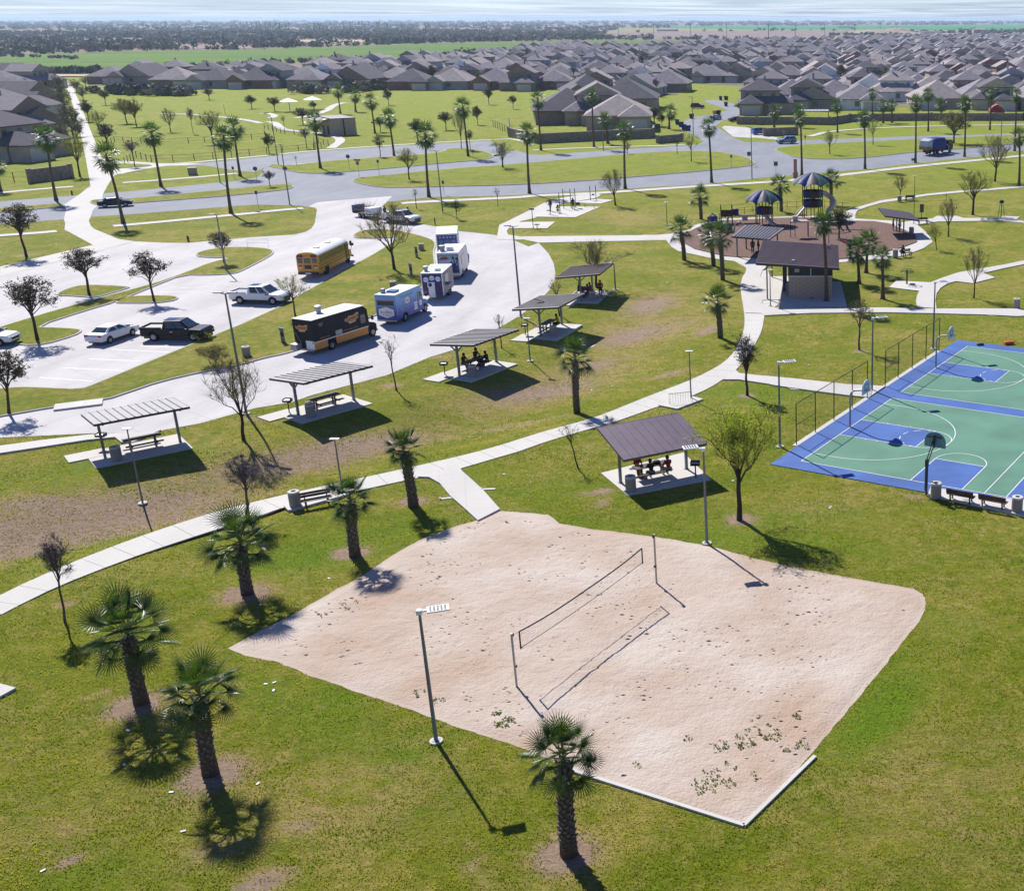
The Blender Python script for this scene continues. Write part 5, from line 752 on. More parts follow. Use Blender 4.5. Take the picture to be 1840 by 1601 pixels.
TK = {  # kind: (h, r, list of (trunk, crown) mesh pairs)
 'oak': (5.2, 2.1, [tree_mesh(5.2,2.1,1.7,12,9,6,s,'dark','dark','oak',3000,.15,.7,.10,.40,.012,.2,.1) for s in (1,2)]),
 'dark': (5.4, 1.0, [tree_mesh(5.4,1.0,1.3,16,7,6,3,'dark','dark','oak',1100,.11,.8,.08,.3,.012,.4,.3)]),
 'sparse': (4.6, 1.3, [tree_mesh(4.6,1.3,1.7,9,7,7,4,'grey','tan','olive',500,.10,.7,.07,.45,.011,.4,.2)]),
 'bushy': (4.6, 1.1, [tree_mesh(4.6,1.1,1.9,14,10,16,s,'grey','purple',None,0,.1,.7,.055,.30,.009,.3,.25) for s in (5,6)]),
 'sapling': (3.6, .75, [tree_mesh(3.6,.75,1.6,7,5,6,s,'dark','dark',None,0,.1,.6,.045,.32,.008,.4,.1) for s in (7,8)]),
 'fan': (5.6, 2.7, [tree_mesh(5.6,2.7,1.1,10,10,14,s,'dark','tan',None,0,.1,.55,.10,.80,.010,.7,.0,1) for s in (9,10,11)]),
 'spring': (4.6, 2.0, [tree_mesh(4.6,2.0,1.4,9,8,8,12,'grey','grey','spring',900,.10,.6,.07,.5,.010,.4,.1)]),
 'willow': (6.2, 2.6, [tree_mesh(6.2,2.6,1.6,11,10,12,s,'dark','tan','willow',1500,.09,.6,.11,.8,.010,.8,.1) for s in (13,14)]),
 'bigwillow': (6.7, 3.6, [tree_mesh(6.7,3.6,2.0,13,11,15,15,'dark','tan','willow',11000,.09,.55,.15,.85,.009,.9,.05)]),
 'olive': (4.8, 2.0, [tree_mesh(4.8,2.0,1.2,12,9,8,s,'dark','dark','olive',4200,.16,.7,.09,.4,.012,.2,.25) for s in (16,17,18)]),
 'olivebig': (6.8, 3.3, [tree_mesh(6.8,3.3,1.4,14,11,9,s,'dark','tan','gold',6000,.17,.6,.13,.6,.012,.4,.2) for s in (19,20)]),
 'hedge': (6.0, 2.4, [tree_mesh(6.0,2.4,.6,14,10,9,s,'grey','purple','grey',3800,.17,.75,.12,.5,.013,.3,.45) for s in (21,22)]),
 'stake': (3.4, .7, [tree_mesh(3.4,.7,.9,12,5,5,23,'dark','dark','olive',900,.11,.9,.04,.2,.012,.2,.4)]),
 'bushgreen': (1.2, .9, [tree_mesh(1.2,.9,.05,12,8,6,24,'dark','tan','bush',2200,.09,.8,.03,.25,.01,.3,.3,3)]),
 'bushstraw': (2.0, 1.4, [tree_mesh(2.0,1.4,.05,16,10,14,25,'grey','tan','straw',1500,.09,.7,.03,.45,.008,.8,.1,4)]),
 'shrub': (1.3, 1.0, [tree_mesh(1.3,1.0,.05,12,8,6,26,'dark','dark','olive',1600,.12,.8,.04,.25,.012,.2,.3,3)]),
}
tcount = {}
def put_tree(kind, x, y, h, r, lean, label, cat=None, group=None, z=None):
    if kind == 'willow' and h > 6.3 and y < 70: kind = 'bigwillow'
    H0, R0, lst = TK[kind]; i = tcount.get(kind, 0); tcount[kind] = i+1; tr_, cr_ = lst[i % len(lst)]
    t = thing('shrub' if 'bush' in kind and 'bushy' not in kind or kind == 'shrub' else 'tree', label, cat or ('bush' if kind in ('bushgreen','bushstraw','shrub') else 'tree'), x, y, hgt(x, y) if z is None else z, 0, group)
    rz = i*1.9; s = min(max(r/R0*1.25, .35*h/H0), 1.5*h/H0)
    if kind == 'bigwillow': s = 1.0; rz = 2.2
    for nm, me in (('trunk', tr_), ('crown', cr_)):
        o = bpy.data.objects.new(nm, me); C.objects.link(o); o.parent = t; o.rotation_euler = (0, 0, rz)
    t.scale = (s, s, h/H0)
    if lean: t.rotation_euler = (0, math.atan(lean/max(h, 1))*.8, 0)
    return t
for kind, x, y, h, r, lean, label in DATA['tree']:
    if kind == 'shrubtree': kind = 'bushgreen' if 'yellow-green' in label else 'bushstraw'
    if kind == 'olive' and (h < 3.2): kind = 'olive'
    put_tree(kind, x, y, max(h, .9), max(r, .3), lean, label)

# ---------------- picnic shelters ----------------
M['roof_rib'] = mat('roof rib dark', lin(.035,.022,.026), .5, spec=.5)
M['roof_pan'] = mat('ribbed roof pan weathered', lin(.155,.15,.175), .55, var=.12, vscale=1.5, spec=.5)
M['roof_purple'] = mat('plum painted metal roof', lin(.135,.10,.125), .42, var=.12, vscale=1.2, spec=.5, metal=.15)
M['roof_brown'] = mat('dark brown metal roof', lin(.075,.045,.052), .45, var=.1, vscale=1.2, spec=.5, metal=.1)
def shelter_roof(t, L, W, zb, zf, pan, rib, pitch, ribh=.045, nm='roof', ribw=.05):
    # local x = long axis, y = from the back (-) to the front (+) long edge
    def z(y): return zb+(zf-zb)*(y+W/2)/W
    n = max(2, round(L/pitch)); p = L/n; roof = bpy.data.objects.new(nm, None)
    fr = MB()
    for y in (-W/2, W/2): fr.bar((-L/2,y,z(y)-.07),(L/2,y,z(y)-.07),.05,.16)
    for x in (-L/2, L/2): fr.bar((x,-W/2,z(-W/2)-.07),(x,W/2,z(W/2)-.07),.05,.16)
    roof = fr.build('roof', rib, t)
    for i in range(n):
        x0 = -L/2+i*p; 
        MB().add([(x0+.006,-W/2,z(-W/2)-.03),(x0+p-.006,-W/2,z(-W/2)-.03),(x0+p-.006,W/2,z(W/2)-.03),(x0+.006,W/2,z(W/2)-.03),(x0+.006,-W/2,z(-W/2)),(x0+p-.006,-W/2,z(-W/2)),(x0+p-.006,W/2,z(W/2)),(x0+.006,W/2,z(W/2))],[(3,2,1,0),(4,5,6,7),(0,1,5,4),(1,2,6,5),(2,3,7,6),(3,0,4,7)]).build('roof_panel', pan, roof)
        if i: MB().bar((x0,-W/2-.01,z(-W/2)+ribh/2),(x0,W/2+.01,z(W/2)+ribh/2),ribw,ribh).build('rib', rib, roof)
    return z
def picnic_shelter(x, y, ang, label, zb=2.6, zf=3.05, L=5.7, W=4.65, pan='roof_pan', rib='roof_rib', pitch=.475, gap=4.65, ribh=.05, ribw=.07):
    a = radians(ang); t = thing('picnic_shelter', label, 'shelter', x, y, .05, a, 'roofed picnic shelters')
    # mirror so that local +y is the front (clockwise) side
    t.scale = (1, -1, 1)
    z = shelter_roof(t, L, W, zb, zf, M[pan], M[rib], pitch, ribh, ribw=ribw)
    for s in (-1, 1):
        po = MB().box(s*gap/2-.08, s*gap/2+.08, -.08, .08, 0, z(0)-.2).box(s*gap/2-.15, s*gap/2+.15, -.15, .15, 0, .03).build('post', M['pole'], t)
        MB().bar((s*gap/2,-W*.42,z(-W*.42)-.2),(s*gap/2,W*.42,z(W*.42)-.2),.1,.14).build('rafter', M['pole'], t)
        for q in (-1, 1): MB().bar((s*gap/2,0,z(0)-.75),(s*gap/2,q*.62,z(q*.62)-.24),.09,.09).build('brace', M['pole'], po)
    for q in (-.33, .33): MB().bar((-L/2+.1,q*W,z(q*W)-.11),(L/2-.1,q*W,z(q*W)-.11),.06,.09).build('purlin', M[rib], t)
    return t
def pad(x, y, ang, L, W, ox=0, oy=0, z=.062):
    a = radians(ang); c, s = cos(a), sin(a); P4 = [(ox+i*L/2, oy+j*W/2) for i, j in ((-1,-1),(1,-1),(1,1),(-1,1))]
    slab('concrete_pad', [(x+c*u-s*v, y+s*u+c*v) for u, v in P4], -.9, z, M['path'])
SH = [(-47.33,76.08,41.0,'nearest the left border, lamp post in front'),
      (-38.4,85.35,54.2,'second from the left, empty table and grill'),
      (-29.74,95.82,65.2,'with four dark-clothed people at its table'),
      (-26.45,108.97,77.5,'behind the middle lamp post, one yellow-topped person'),
      (-25.9,123.6,86.0,'farthest along the lane, a crowd and bicycles under it')]
for i, (x, y, a, lb) in enumerate(SH):
    if i >= 3: picnic_shelter(x, y, a, 'small slatted-look shelter '+lb, L=6.0, pan='roof_purple' if i == 4 else 'roof_pan', pitch=.5)
    else: picnic_shelter(x, y, a, 'small rib-roofed shelter '+lb)
    z0 = .062+.004*i
    pad(x, y, a, 5.9, 3.9, -.3, -.05, z0)
    pad(x, y, a, 2.4, 1.7, -3.2, 1.2, z0+.012)
picnic_shelter(-11.35, 71.05, 32.2, 'plum metal roofed shelter beside the sand court with three people at its table', 3.24, 2.36, 5.7, 4.2, 'roof_purple', 'roof_purple', .57, ribh=.03, ribw=.03)
slab('concrete_pad', DATA['Dpad'], -.05, .062, M['path'])
# playground shelter (bright striped roof) and round-path shelter
def quad_shelter(c4, zs, label, pan, rib, n, posts, ribw=.07):
    t = thing('picnic_shelter', label, 'shelter', 0, 0, 0, 0, 'roofed picnic shelters'); (ax,ay),(bx,by),(cx,cy),(dx,dy) = c4; za, zb_, zc_, zd = zs
    fr = MB(); P = [Vector((ax,ay,za)),Vector((bx,by,zb_)),Vector((cx,cy,zc_)),Vector((dx,dy,zd))]
    for i in range(4): a, b = P[i], P[(i+1)%4]; fr.bar(a-Vector((0,0,.09)), b-Vector((0,0,.09)), .06, .18)
    roof = fr.build('roof', rib, t)
    for i in range(n):
        p0 = P[0].lerp(P[1], i/n+.002); p1 = P[0].lerp(P[1], (i+1)/n-.002); q0 = P[3].lerp(P[2], i/n+.002); q1 = P[3].lerp(P[2], (i+1)/n-.002); d = Vector((0,0,.03))
        MB().add([p0-d,p1-d,q1-d,q0-d,p0,p1,q1,q0],[(3,2,1,0),(4,5,6,7),(0,1,5,4),(1,2,6,5),(2,3,7,6),(3,0,4,7)]).build('roof_panel', pan, roof)
        if i: a = P[0].lerp(P[1], i/n); b = P[3].lerp(P[2], i/n); u = Vector((0,0,.03)); MB().bar(a+u, b+u, ribw, .06).build('rib', rib, roof)
    for (x, y) in posts:
        MB().box(x-.09,x+.09,y-.09,y+.09,0,min(zs)+.15).build('post', M['pole'], t)
    return t
quad_shelter([(-11.9,143.5),(-7.35,143.6),(-5.75,152.0),(-10.85,151.8)], (3.0,2.6,2.6,3.0), 'striped metal roof shelter at the playground edge beside the restroom', M['roof_pan'], M['roof_rib'], 12, [(-11.4,145.5),(-7.3,145.5),(-6.6,150.5),(-10.6,150.5)], .13)
quad_shelter([(7.62,159.3),(12.28,159.7),(11.4,165.2),(6.9,164.8)], (3.0,2.35,2.55,3.25), 'dark brown roofed shelter on the right side of the round path', M['roof_brown'], M['roof_rib'], 9, [(9.5,166.0-1.5),(10.3,161.5)])
# ---------------- restroom building ----------------
M['block'] = mat('tan block', lin(.42,.33,.25), .9, var=.12, vscale=3); M['mortar'] = mat('mortar joint', lin(.17,.15,.135), .95)
M['louver'] = mat('dark louvre band', lin(.03,.035,.045), .6); M['shade'] = mat('doorway dark', lin(.02,.018,.018), .9)
def block_wall(parent, p0, p1, z0, z1, cw, ch, mt, nrm, depth=.03, name='block', off=0):
    d = Vector((p1[0]-p0[0], p1[1]-p0[1])); L = d.length; d.normalize(); n = Vector(nrm); rows = max(1, round((z1-z0)/ch)); chh = (z1-z0)/rows; cols = max(1, round(L/cw)); cww = L/cols
    base = MB().mesh
    me = {}
    for r in range(rows):
        sh = cww/2 if r % 2 else 0; s = -sh
        while s < L-.02:
            a = max(0, s)+.008; b = min(L, s+cww)-.008; s += cww
            if b-a < .03: continue
            key = round(b-a, 2)
            if key not in me: me[key] = MB().box(0, b-a, 0, depth, .008, chh-.008).mesh(name, mt)
            o = bpy.data.objects.new(name, me[key]); C.objects.link(o); o.parent = parent; px_ = p0[0]+d.x*a; py_ = p0[1]+d.y*a
            o.rotation_euler = (0, 0, atan2(d.y, d.x)); side = Vector((-d.y, d.x)).dot(n); k = 0 if side > 0 else -depth
            o.location = (px_+(-d.y)*k, py_+d.x*k, z0+r*chh)
t = thing('restroom_building', 'tan block restroom with a huge sloping dark brown roof by the playground', 'building', 0, 0)
wl = MB().box(-4.25, .37, 122.42, 133.5, 0, 3.3).build('wall', M['mortar'], t)
block_wall(wl, (-4.25,122.42), (.37,122.42), .05, 2.35, .8, .23, M['block'], (0,-1))
MB().box(-4.3,.42,122.36,133.55,2.36,2.52).build('trim_band', M['path'], wl)
MB().box(-4.28,.40,122.37,133.5,2.53,3.55).build('louvre', M['louver'], wl)
MB().box(-3.6,-3.1,122.33,122.37,2.9,3.25).build('vent', M['metal'], wl); MB().box(-1.92,-1.86,122.33,122.37,2.55,3.5).build('downpipe', M['white'], wl)
MB().box(-2.0,-1.6,122.2,122.4,0,.15).build('drain_box', M['louver'], wl)
def zr(x): return 4.15-.55*(x+7.6)/8.7
fr = MB(); Lx0, Lx1, Ly0, Ly1 = -7.55, 1.08, 121.05, 134.5
for y in (Ly0, Ly1): fr.bar((Lx0,y,zr(Lx0)-.12),(Lx1,y,zr(Lx1)-.12),.06,.24)
for x in (Lx0, Lx1): fr.bar((x,Ly0,zr(x)-.12),(x,Ly1,zr(x)-.12),.06,.24)
roof = fr.build('roof', M['roof_rib'], t); n = 22
for i in range(n):
    y0 = Ly0+(Ly1-Ly0)*i/n; y1 = Ly0+(Ly1-Ly0)*(i+1)/n
    MB().add([(Lx0,y0+.01,zr(Lx0)-.05),(Lx1,y0+.01,zr(Lx1)-.05),(Lx1,y1-.01,zr(Lx1)-.05),(Lx0,y1-.01,zr(Lx0)-.05),(Lx0,y0+.01,zr(Lx0)),(Lx1,y0+.01,zr(Lx1)),(Lx1,y1-.01,zr(Lx1)),(Lx0,y1-.01,zr(Lx0))],[(3,2,1,0),(4,5,6,7),(0,1,5,4),(1,2,6,5),(2,3,7,6),(3,0,4,7)]).build('roof_panel', M['roof_brown'], roof)
    if i: MB().bar((Lx0,y0,zr(Lx0)+.02),(Lx1,y0,zr(Lx1)+.02),.03,.05).build('rib', M['roof_brown'], roof)
MB().box(-3.9,-3.6,123.2,123.4,3.95,4.05).build('roof_vent', M['white'], roof); MB().box(-.6,-.35,132,132.3,3.75,4.1).box(-.1,.1,132,132.3,3.7,4.0).build('roof_vent', M['metal'], roof)
for (x, y) in ((-6.5,122.1),(-6.5,133.2)): MB().box(x-.07,x+.07,y-.07,y+.07,0,zr(x)-.2).build('post', M['brown_metal'], t)
MB().box(-5.0,-4.7,125.9,126.2,0,3.9).build('column', M['louver'], t); MB().box(-5.0,-4.7,130,130.3,0,3.9).build('column', M['louver'], t)
MB().box(-4.33,-4.26,124.5,125.6,0,2.2).build('door', M['shade'], t)
# far restroom hut in the park
t = thing('park_hut', 'far tan park hut with a dark canopy on the open lawn', 'building', -127, 313, 0, 0)
R_ = Matrix.Rotation(radians(-52), 4, 'Z')
hw = MB().box(-5.5,5.5,-3,3,0,4.1).xf(R_).build('wall', M['block'], t)
MB().box(-5.6,5.6,-3.1,3.1,4.1,4.3).xf(R_).build('roof', M['roof_brown'], t)
MB().add([(-7.2,-5.4,3.4),(3.4,-5.4,3.4),(3.4,-2.9,3.9),(-7.2,-2.9,3.9),(-7.2,-5.4,3.6),(3.4,-5.4,3.6),(3.4,-2.9,4.1),(-7.2,-2.9,4.1)],[(3,2,1,0),(4,5,6,7),(0,1,5,4),(1,2,6,5),(2,3,7,6),(3,0,4,7)]).xf(Matrix.Rotation(radians(-52),4,'Z')).build('canopy', M['louver'], t)
MB().box(-2.5,-1.4,-3.06,-2.95,0,2.2).xf(R_).build('door', M['shade'], t); MB().box(1.5,2.6,-3.06,-2.95,0,2.2).xf(R_).build('door', M['shade'], t); MB().box(5.5,5.62,-.2,.1,0,4).xf(R_).build('downpipe', M['louver'], t)
# ---------------- walls of the estate ----------------
M['stone'] = mat('tan stone wall', lin(.27,.22,.18), .95, var=.3, vscale=1.6); M['cap'] = mat('wall cap', lin(.36,.31,.27), .9)
def stone_wall(pts, h, label, col='stone', step=9.):
    x0, y0 = pts[0]; t = thing('stone_wall', label, 'wall', x0, y0)
    pil = 0
    for (ax, ay), (bx, by) in zip(pts, pts[1:]):
        L = hypot(bx-ax, by-ay); d = ((bx-ax)/L, (by-ay)/L)
        MB().bar((ax-x0,ay-y0,h/2),(bx-x0,by-y0,h/2),.3,h).build('wall_panel', M[col], t)
        MB().bar((ax-x0,ay-y0,h+.04),(bx-x0,by-y0,h+.04),.42,.1).build('coping', M['cap'], t)
        k = max(1, int(L/step))
        for i in range(k+1):
            px_, py_ = ax-x0+d[0]*L*i/k, ay-y0+d[1]*L*i/k; Mr = Matrix.Translation((px_,py_,0)) @ Matrix.Rotation(atan2(d[1],d[0]),4,'Z')
            MB().box(-.3,.3,-.3,.3,0,h+.16).xf(Mr).build('pillar', M[col], t); MB().box(-.36,.36,-.36,.36,h+.16,h+.26).xf(Mr).build('pillar_cap', M['cap'], t)
stone_wall(DATA['wallL'], 2.3, 'short stone entrance wall left of the lane')
stone_wall(DATA['wallE'], 2.2, 'long stone wall in front of the big corner roof')
stone_wall(DATA['wallR'], 2.0, 'long tan wall behind the right hand lawn')
stone_wall(DATA['wallM'], 1.9, 'low stone entrance wall with two pillars at the crossroads')
stone_wall(DATA['wallC'], 1.7, 'short stone wall at the street corner left of the crossroads')
# ---------------- houses ----------------
WC = {'tan': lin(.30,.25,.21), 'beige': lin(.38,.33,.27), 'grey': lin(.27,.27,.27), 'white': lin(.60,.62,.64), 'brick': lin(.19,.105,.085), 'blue grey': lin(.25,.33,.38), 'brown': lin(.19,.145,.12)}
WM = {k: mat(k+' house wall', tuple(min(.8, c*1.3) for c in v[:3])+(1,), .9, var=.12, vscale=.8) for k, v in WC.items()}
RC = {'grey': lin(.22,.20,.22), 'dark': lin(.11,.10,.12), 'brown': lin(.32,.28,.27)}
RM = {k: mat(k+' shingle roof', v, .92, var=.16, vscale=.9, bump=.4, bscale=6) for k, v in RC.items()}
M['win'] = mat('house window', lin(.06,.09,.10), .15, spec=.8); M['garage'] = mat('garage door', lin(.50,.48,.46), .6)
def hip(mb, x0, x1, y0, y1, z, pitch=.5, oh=.5, gable=None, wmb=None):
    pitch *= .98
    x0 -= oh; x1 += oh; y0 -= oh; y1 += oh; W, D = x1-x0, y1-y0; h = min(W, D)/2*pitch
    if W >= D:
        i = 0 if gable == 'x' else D/2; r0 = (x0+i, (y0+y1)/2, z+h); r1 = (x1-i, (y0+y1)/2, z+h)
        f = [(0,1,5,4),(1,2,5),(2,3,4,5),(3,0,4)]
    else:
        i = 0 if gable == 'y' else W/2; r0 = ((x0+x1)/2, y0+i, z+h); r1 = ((x0+x1)/2, y1-i, z+h)
        f = [(0,1,4),(1,2,5,4),(2,3,5),(3,0,4,5)]
    P6 = [(x0,y0,z),(x1,y0,z),(x1,y1,z),(x0,y1,z),r0,r1]
    if gable and wmb:
        tri = [q for q in f if len(q) == 3]; f = [q for q in f if len(q) == 4]; k_ = [tuple(p[i]*(1-.0)+0 for i in range(3)) for p in P6]; wmb.add(k_, tri)
    mb.add(P6, f+[(3,2,1,0)])
    mb.box(x0+.02,x1-.02,y0+.02,y1-.02,z-.18,z-.005)
def house_mesh(var):
    """front (garage side) faces local -y; returns walls, roof, window list, garage boxes"""
    rs = random.Random(var*17+3); W = MB(); R = MB(); wins = []; gar = []; chim = None
    w = rs.uniform(11.5, 14); d = rs.uniform(14, 18); two = var % 5 in (2, 4) or var == 8; e = 2.75
    W.box(-w/2,w/2,-d/2,d/2,0,e); hip(R,-w/2,w/2,-d/2,d/2,e,rs.uniform(.48,.62),.5,'y' if var % 3 == 1 else None,W)
    gx_ = rs.choice((-1,1)); gw = 5.6; x0 = -w/2 if gx_ < 0 else w/2-gw
    W.box(x0,x0+gw,-d/2-3.2,-d/2+.5,0,e); hip(R,x0,x0+gw,-d/2-3.2,-d/2+4.5,e+.02,.62,.45,'y' if rs.random() < .6 else None,W)
    gar.append((x0+.6,x0+gw-.6,-d/2-3.26,-d/2-3.15,0,2.2))
    if rs.random() < .6: bx = -x0-gw if gx_ < 0 else -x0; W.box(-gx_*w/2*.2-2,-gx_*w/2*.2+2,d/2-.2,d/2+2.4,0,e-.1) ; hip(R,-gx_*w/2*.2-2,-gx_*w/2*.2+2,d/2-3,d/2+2.4,e+.03,.5,.4)
    if two:
        s = rs.uniform(.62,.85); a0 = -w/2+.4 if rs.random() < .5 else w/2-.4-w*s; b0 = -d/2+rs.uniform(.5,3); dd = d*rs.uniform(.5,.68)
        W.box(a0,a0+w*s,b0,b0+dd,e,e*2+.1); hip(R,a0,a0+w*s,b0,b0+dd,e*2+.1,.52,.5,('x' if w*s >= dd else 'y') if var % 4 == 0 else None,W)
        for k in range(3):
            xx = a0+w*s*(k+.5)/3; wins += [(xx-.5,xx+.5,b0+dd,b0+dd+.06,e+1.0,e+2.3),(xx-.5,xx+.5,b0-.06,b0,e+1.0,e+2.3)]
    for k in range(4):
        xx = -w/2+w*(k+.5)/4; wins.append((xx-.55,xx+.55,d/2,d/2+.06,.9,2.2))
    for k in range(2):
        yy = -d/2+d*(k+.5)/2; wins += [(-w/2-.06,-w/2,yy-.5,yy+.5,.9,2.2),(w/2,w/2+.06,yy-.5,yy+.5,.9,2.2)]
    wins.append((x0+gw+.4 if gx_ < 0 else x0-1.6, x0+gw+1.6 if gx_ < 0 else x0-.4, -d/2-.06, -d/2, .9, 2.2))
    ch = MB().box(-.25,.25,-.25,.25,e+1.2,e+3.4+(2.8 if two else 0)) if rs.random() < .35 else None
    vents = MB()
    for _ in range(3): a, b = rs.uniform(-2,2), rs.uniform(-3,3); vents.box(a-.12,a+.12,b-.12,b+.12,e+1,e+2.9+(0))
    return dict(W=W,R=R,wins=wins,gar=gar,ch=ch,two=two)
HV = [house_mesh(i) for i in range(10)]
HCACHE = {}
def hmesh(v, wc, rc):
    k = (v, wc, rc)
    if k not in HCACHE:
        h = HV[v]; HCACHE[k] = dict(W=h['W'].mesh('wall', WM[wc]), R=h['R'].mesh('roof', RM[rc]), two=h['two'],
            win=[MB().box(*q).mesh('window', M['win']) for q in h['wins']] if v not in WINC else WINC[v],
            gar=[MB().box(*q).mesh('garage_door', M['garage']) for q in h['gar']] if v not in GARC else GARC[v], ch=h['ch'].mesh('chimney', WM[wc]) if h['ch'] else None)
        WINC[v] = HCACHE[k]['win']; GARC[v] = HCACHE[k]['gar']
    return HCACHE[k]
WINC = {}; GARC = {}
def put_house(x, y, rz, v, wc, rc, label, detail=2, sc_=1.0, group='houses of the estate'):
    h = hmesh(v, wc, rc); t = thing('house', label, 'house', x, y, .005, rz, group); t.scale = (sc_,)*3
    def ch(nm, me, par=t): o = bpy.data.objects.new(nm, me); C.objects.link(o); o.parent = par; return o
    wl = ch('wall', h['W']); rf = ch('roof', h['R'])
    if detail >= 1:
        for m_ in h['gar']: ch('garage_door', m_)
        if h['ch']: ch('chimney', h['ch'], rf)
    if detail >= 2:
        for m_ in h['win']: ch('window', m_)
    return h['two']
rs = random.Random(11); HP = []
def num(n): return ['first','second','third','fourth','fifth','sixth','seventh','eighth','ninth','tenth','eleventh','twelfth','thirteenth','fourteenth','fifteenth','sixteenth','seventeenth','eighteenth','nineteenth','twentieth','twenty-first','twenty-second','twenty-third','twenty-fourth','twenty-fifth','twenty-sixth','twenty-seventh','twenty-eighth','twenty-ninth','thirtieth'][n] if n < 30 else 'one of the rightmost'
def rocol(): return rs.choices(['grey','dark','brown'],[5,3,3])[0]
for row, lst in DATA['houses'].items():
    for n_, (x, y, rz, v, wc) in enumerate(lst):
        HP.append((x, y)); put_house(x, y, radians(rz), v, wc, rocol(), ('two-storey ' if HV[v]['two'] else 'single-storey ')+wc+' house, '+num(n_)+' from the left '+row, 2, 1.4 if 'corner' in row else 1.25)
# estate blocks behind, laid out street by street
poly = [tuple(p) for p in DATA['estate']]; cnt = len(HP); rowno = 0; farmb = []; placed = []
yy = DATA['estate_y0']
while yy < 1900:
    row = []; x = -480.
    while x < 620:
        X = x+rs.uniform(-1.5,1.5); ys = yy+14*sin(X*.011+rowno)+rs.uniform(-2,2)
        if inside((X, ys), poly) and not any(hypot(X-a, ys-b) < 17 for a, b in HP) and rs.random() < .88: row.append((X, ys))
        x += rs.uniform(16.0, 19.5)
    placed.append(row); yy += 24 if rowno % 2 == 0 else 40; rowno += 1
tot = sum(len(r) for r in placed); farW = MB(); farR = MB()
for rn, row in enumerate(placed):
    for n_, (x, y) in enumerate(row):
        v = rs.randrange(10); wc = rs.choices(['tan','beige','grey','white','brick','blue grey','brown'],[5,3,4,2.2,3,1.2,3])[0]; rc = rocol()
        rz = (0 if rn % 2 == 0 else pi)+rs.uniform(-.15,.15)
        # pieces outside the frame at the far sides are not built
        if abs((x+180*(y/480-1)*0)/(y+10)) > 1.2: continue
        u = 1489.1+2108.8*x/(y*.9417+28*.3364); 
        if u < -60 or u > 1900: continue
        if not any(hypot(x-a, y-b) < 9 for a, b in HP) and cnt < 296:
            cnt += 1; put_house(x, y, rz, v, wc, rc, ('two-storey ' if HV[v]['two'] else 'single-storey ')+wc+' house, '+num(n_)+' from the left in the '+num(rn)+' estate row', 2 if y < 620 else (1 if y < 850 else 0), 1.14)
        else:
            Mx = Matrix.Translation((x,y,0)) @ Matrix.Rotation(rz,4,'Z') @ Matrix.Scale(1.2,4); h = HV[v]
            a = MB(); a.add(h['W'].v, h['W'].f); a.xf(Mx); farW.add(a.v, a.f); a = MB(); a.add(h['R'].v, h['R'].f); a.xf(Mx); farR.add(a.v, a.f)
ft = thing('far_houses', 'mass of tiny grey roofed houses at the far right end of the estate', 'houses', 0, 0); ft['kind'] = 'stuff'
farW.build('wall', WM['tan'], ft); farR.build('roof', RM['grey'], ft)
print('houses', cnt, 'total', tot+len(HP))
# wooden back fences, one per block row, and the trodden ground of the yards
M['yard'] = mat('yard ground', lin(.11,.115,.045), .95, var=.5, vscale=.04, col2=lin(.23,.19,.13)); sheet('yard_ground', poly, .03, M['yard'])
M['plank'] = mat('brown fence boards', lin(.10,.062,.045), .9, var=.2, vscale=.5)
for rn, row in enumerate(placed[:14]):
    if len(row) < 3: continue
    t = thing('wooden_fence', 'brown board fence behind the '+num(rn)+' estate row', 'fence', row[0][0], row[0][1]); sg = 1 if rn % 2 == 0 else -1
    for a, b in zip(row, row[1:]):
        if abs(b[0]-a[0]) < 24: MB().bar((a[0]-row[0][0],a[1]-row[0][1]+sg*13.5,.95),(b[0]-row[0][0],b[1]-row[0][1]+sg*13.5,.95),.12,1.9).build('fence_panel', M['plank'], t); MB().bar((a[0]-row[0][0]+9,a[1]-row[0][1]+sg*13.4,.95),(a[0]-row[0][0]+9,a[1]-row[0][1]+sg*3,.95),.12,1.9).build('fence_panel', M['plank'], t)
# street trees and shrubs between the houses
tn = 0
for rn, row in enumerate(placed[:17]):
    for n_, (x, y) in enumerate(row):
        if rs.random() < .5 and tn < 190:
            tn += 1; k = rs.choice(['olive','olive','hedge','bushy','shrub']); h = rs.uniform(5,8) if k != 'shrub' else 2.4
            put_tree(k, x+rs.uniform(7,9), y+rs.uniform(-12,-8), h, h*.38, 0, 'yard tree right of the '+num(n_)+' house in the '+num(rn)+' estate row', group='yard trees of the estate')

# ---------------- vehicles ----------------
def paint(name, c, rough=.3): return mat(name, c, rough, spec=.6 if max(c[:3]) > .3 else .2)
PW = paint('white car paint', lin(.72,.73,.75)); PB = paint('black car paint', lin(.012,.012,.016)); PN = paint('dark blue car paint', lin(.015,.02,.06)); PG = paint('silver blue car paint', lin(.18,.26,.38)); PBL = paint('mid blue car paint', lin(.05,.14,.38)); PR = paint('dark red car paint', lin(.10,.012,.02))
def wheel(t, x, y, r=.36, wd=.24, rim=None, double=False):
    wo = MB().lathe([(r*.55,-wd/2),(r*.93,-wd/2),(r,-wd*.3),(r,wd*.3),(r*.93,wd/2),(r*.55,wd/2)], 20, 0, (0,0,0), 'y').build('wheel', M['rubber'], t, smooth=False)
    wo.location = (x, y, r); s = 1 if y > 0 else -1
    rm = MB().lathe([(r*.58,-wd*.35),(r*.58,wd*.42),(r*.5,wd*.44),(r*.15,wd*.30),(0.001,wd*.32)], 14, 0, (0,0,0), 'y')
    for k in range(5):
        a = 2*pi*k/5; rm.bar((r*.1*cos(a),wd*.42,r*.1*sin(a)),(r*.52*cos(a),wd*.43,r*.52*sin(a)),.05,.05)
    if s < 0: rm.xf(Matrix.Rotation(pi,4,'Z'))
    rm.build('rim', rim or M['rim'], wo)
    return wo
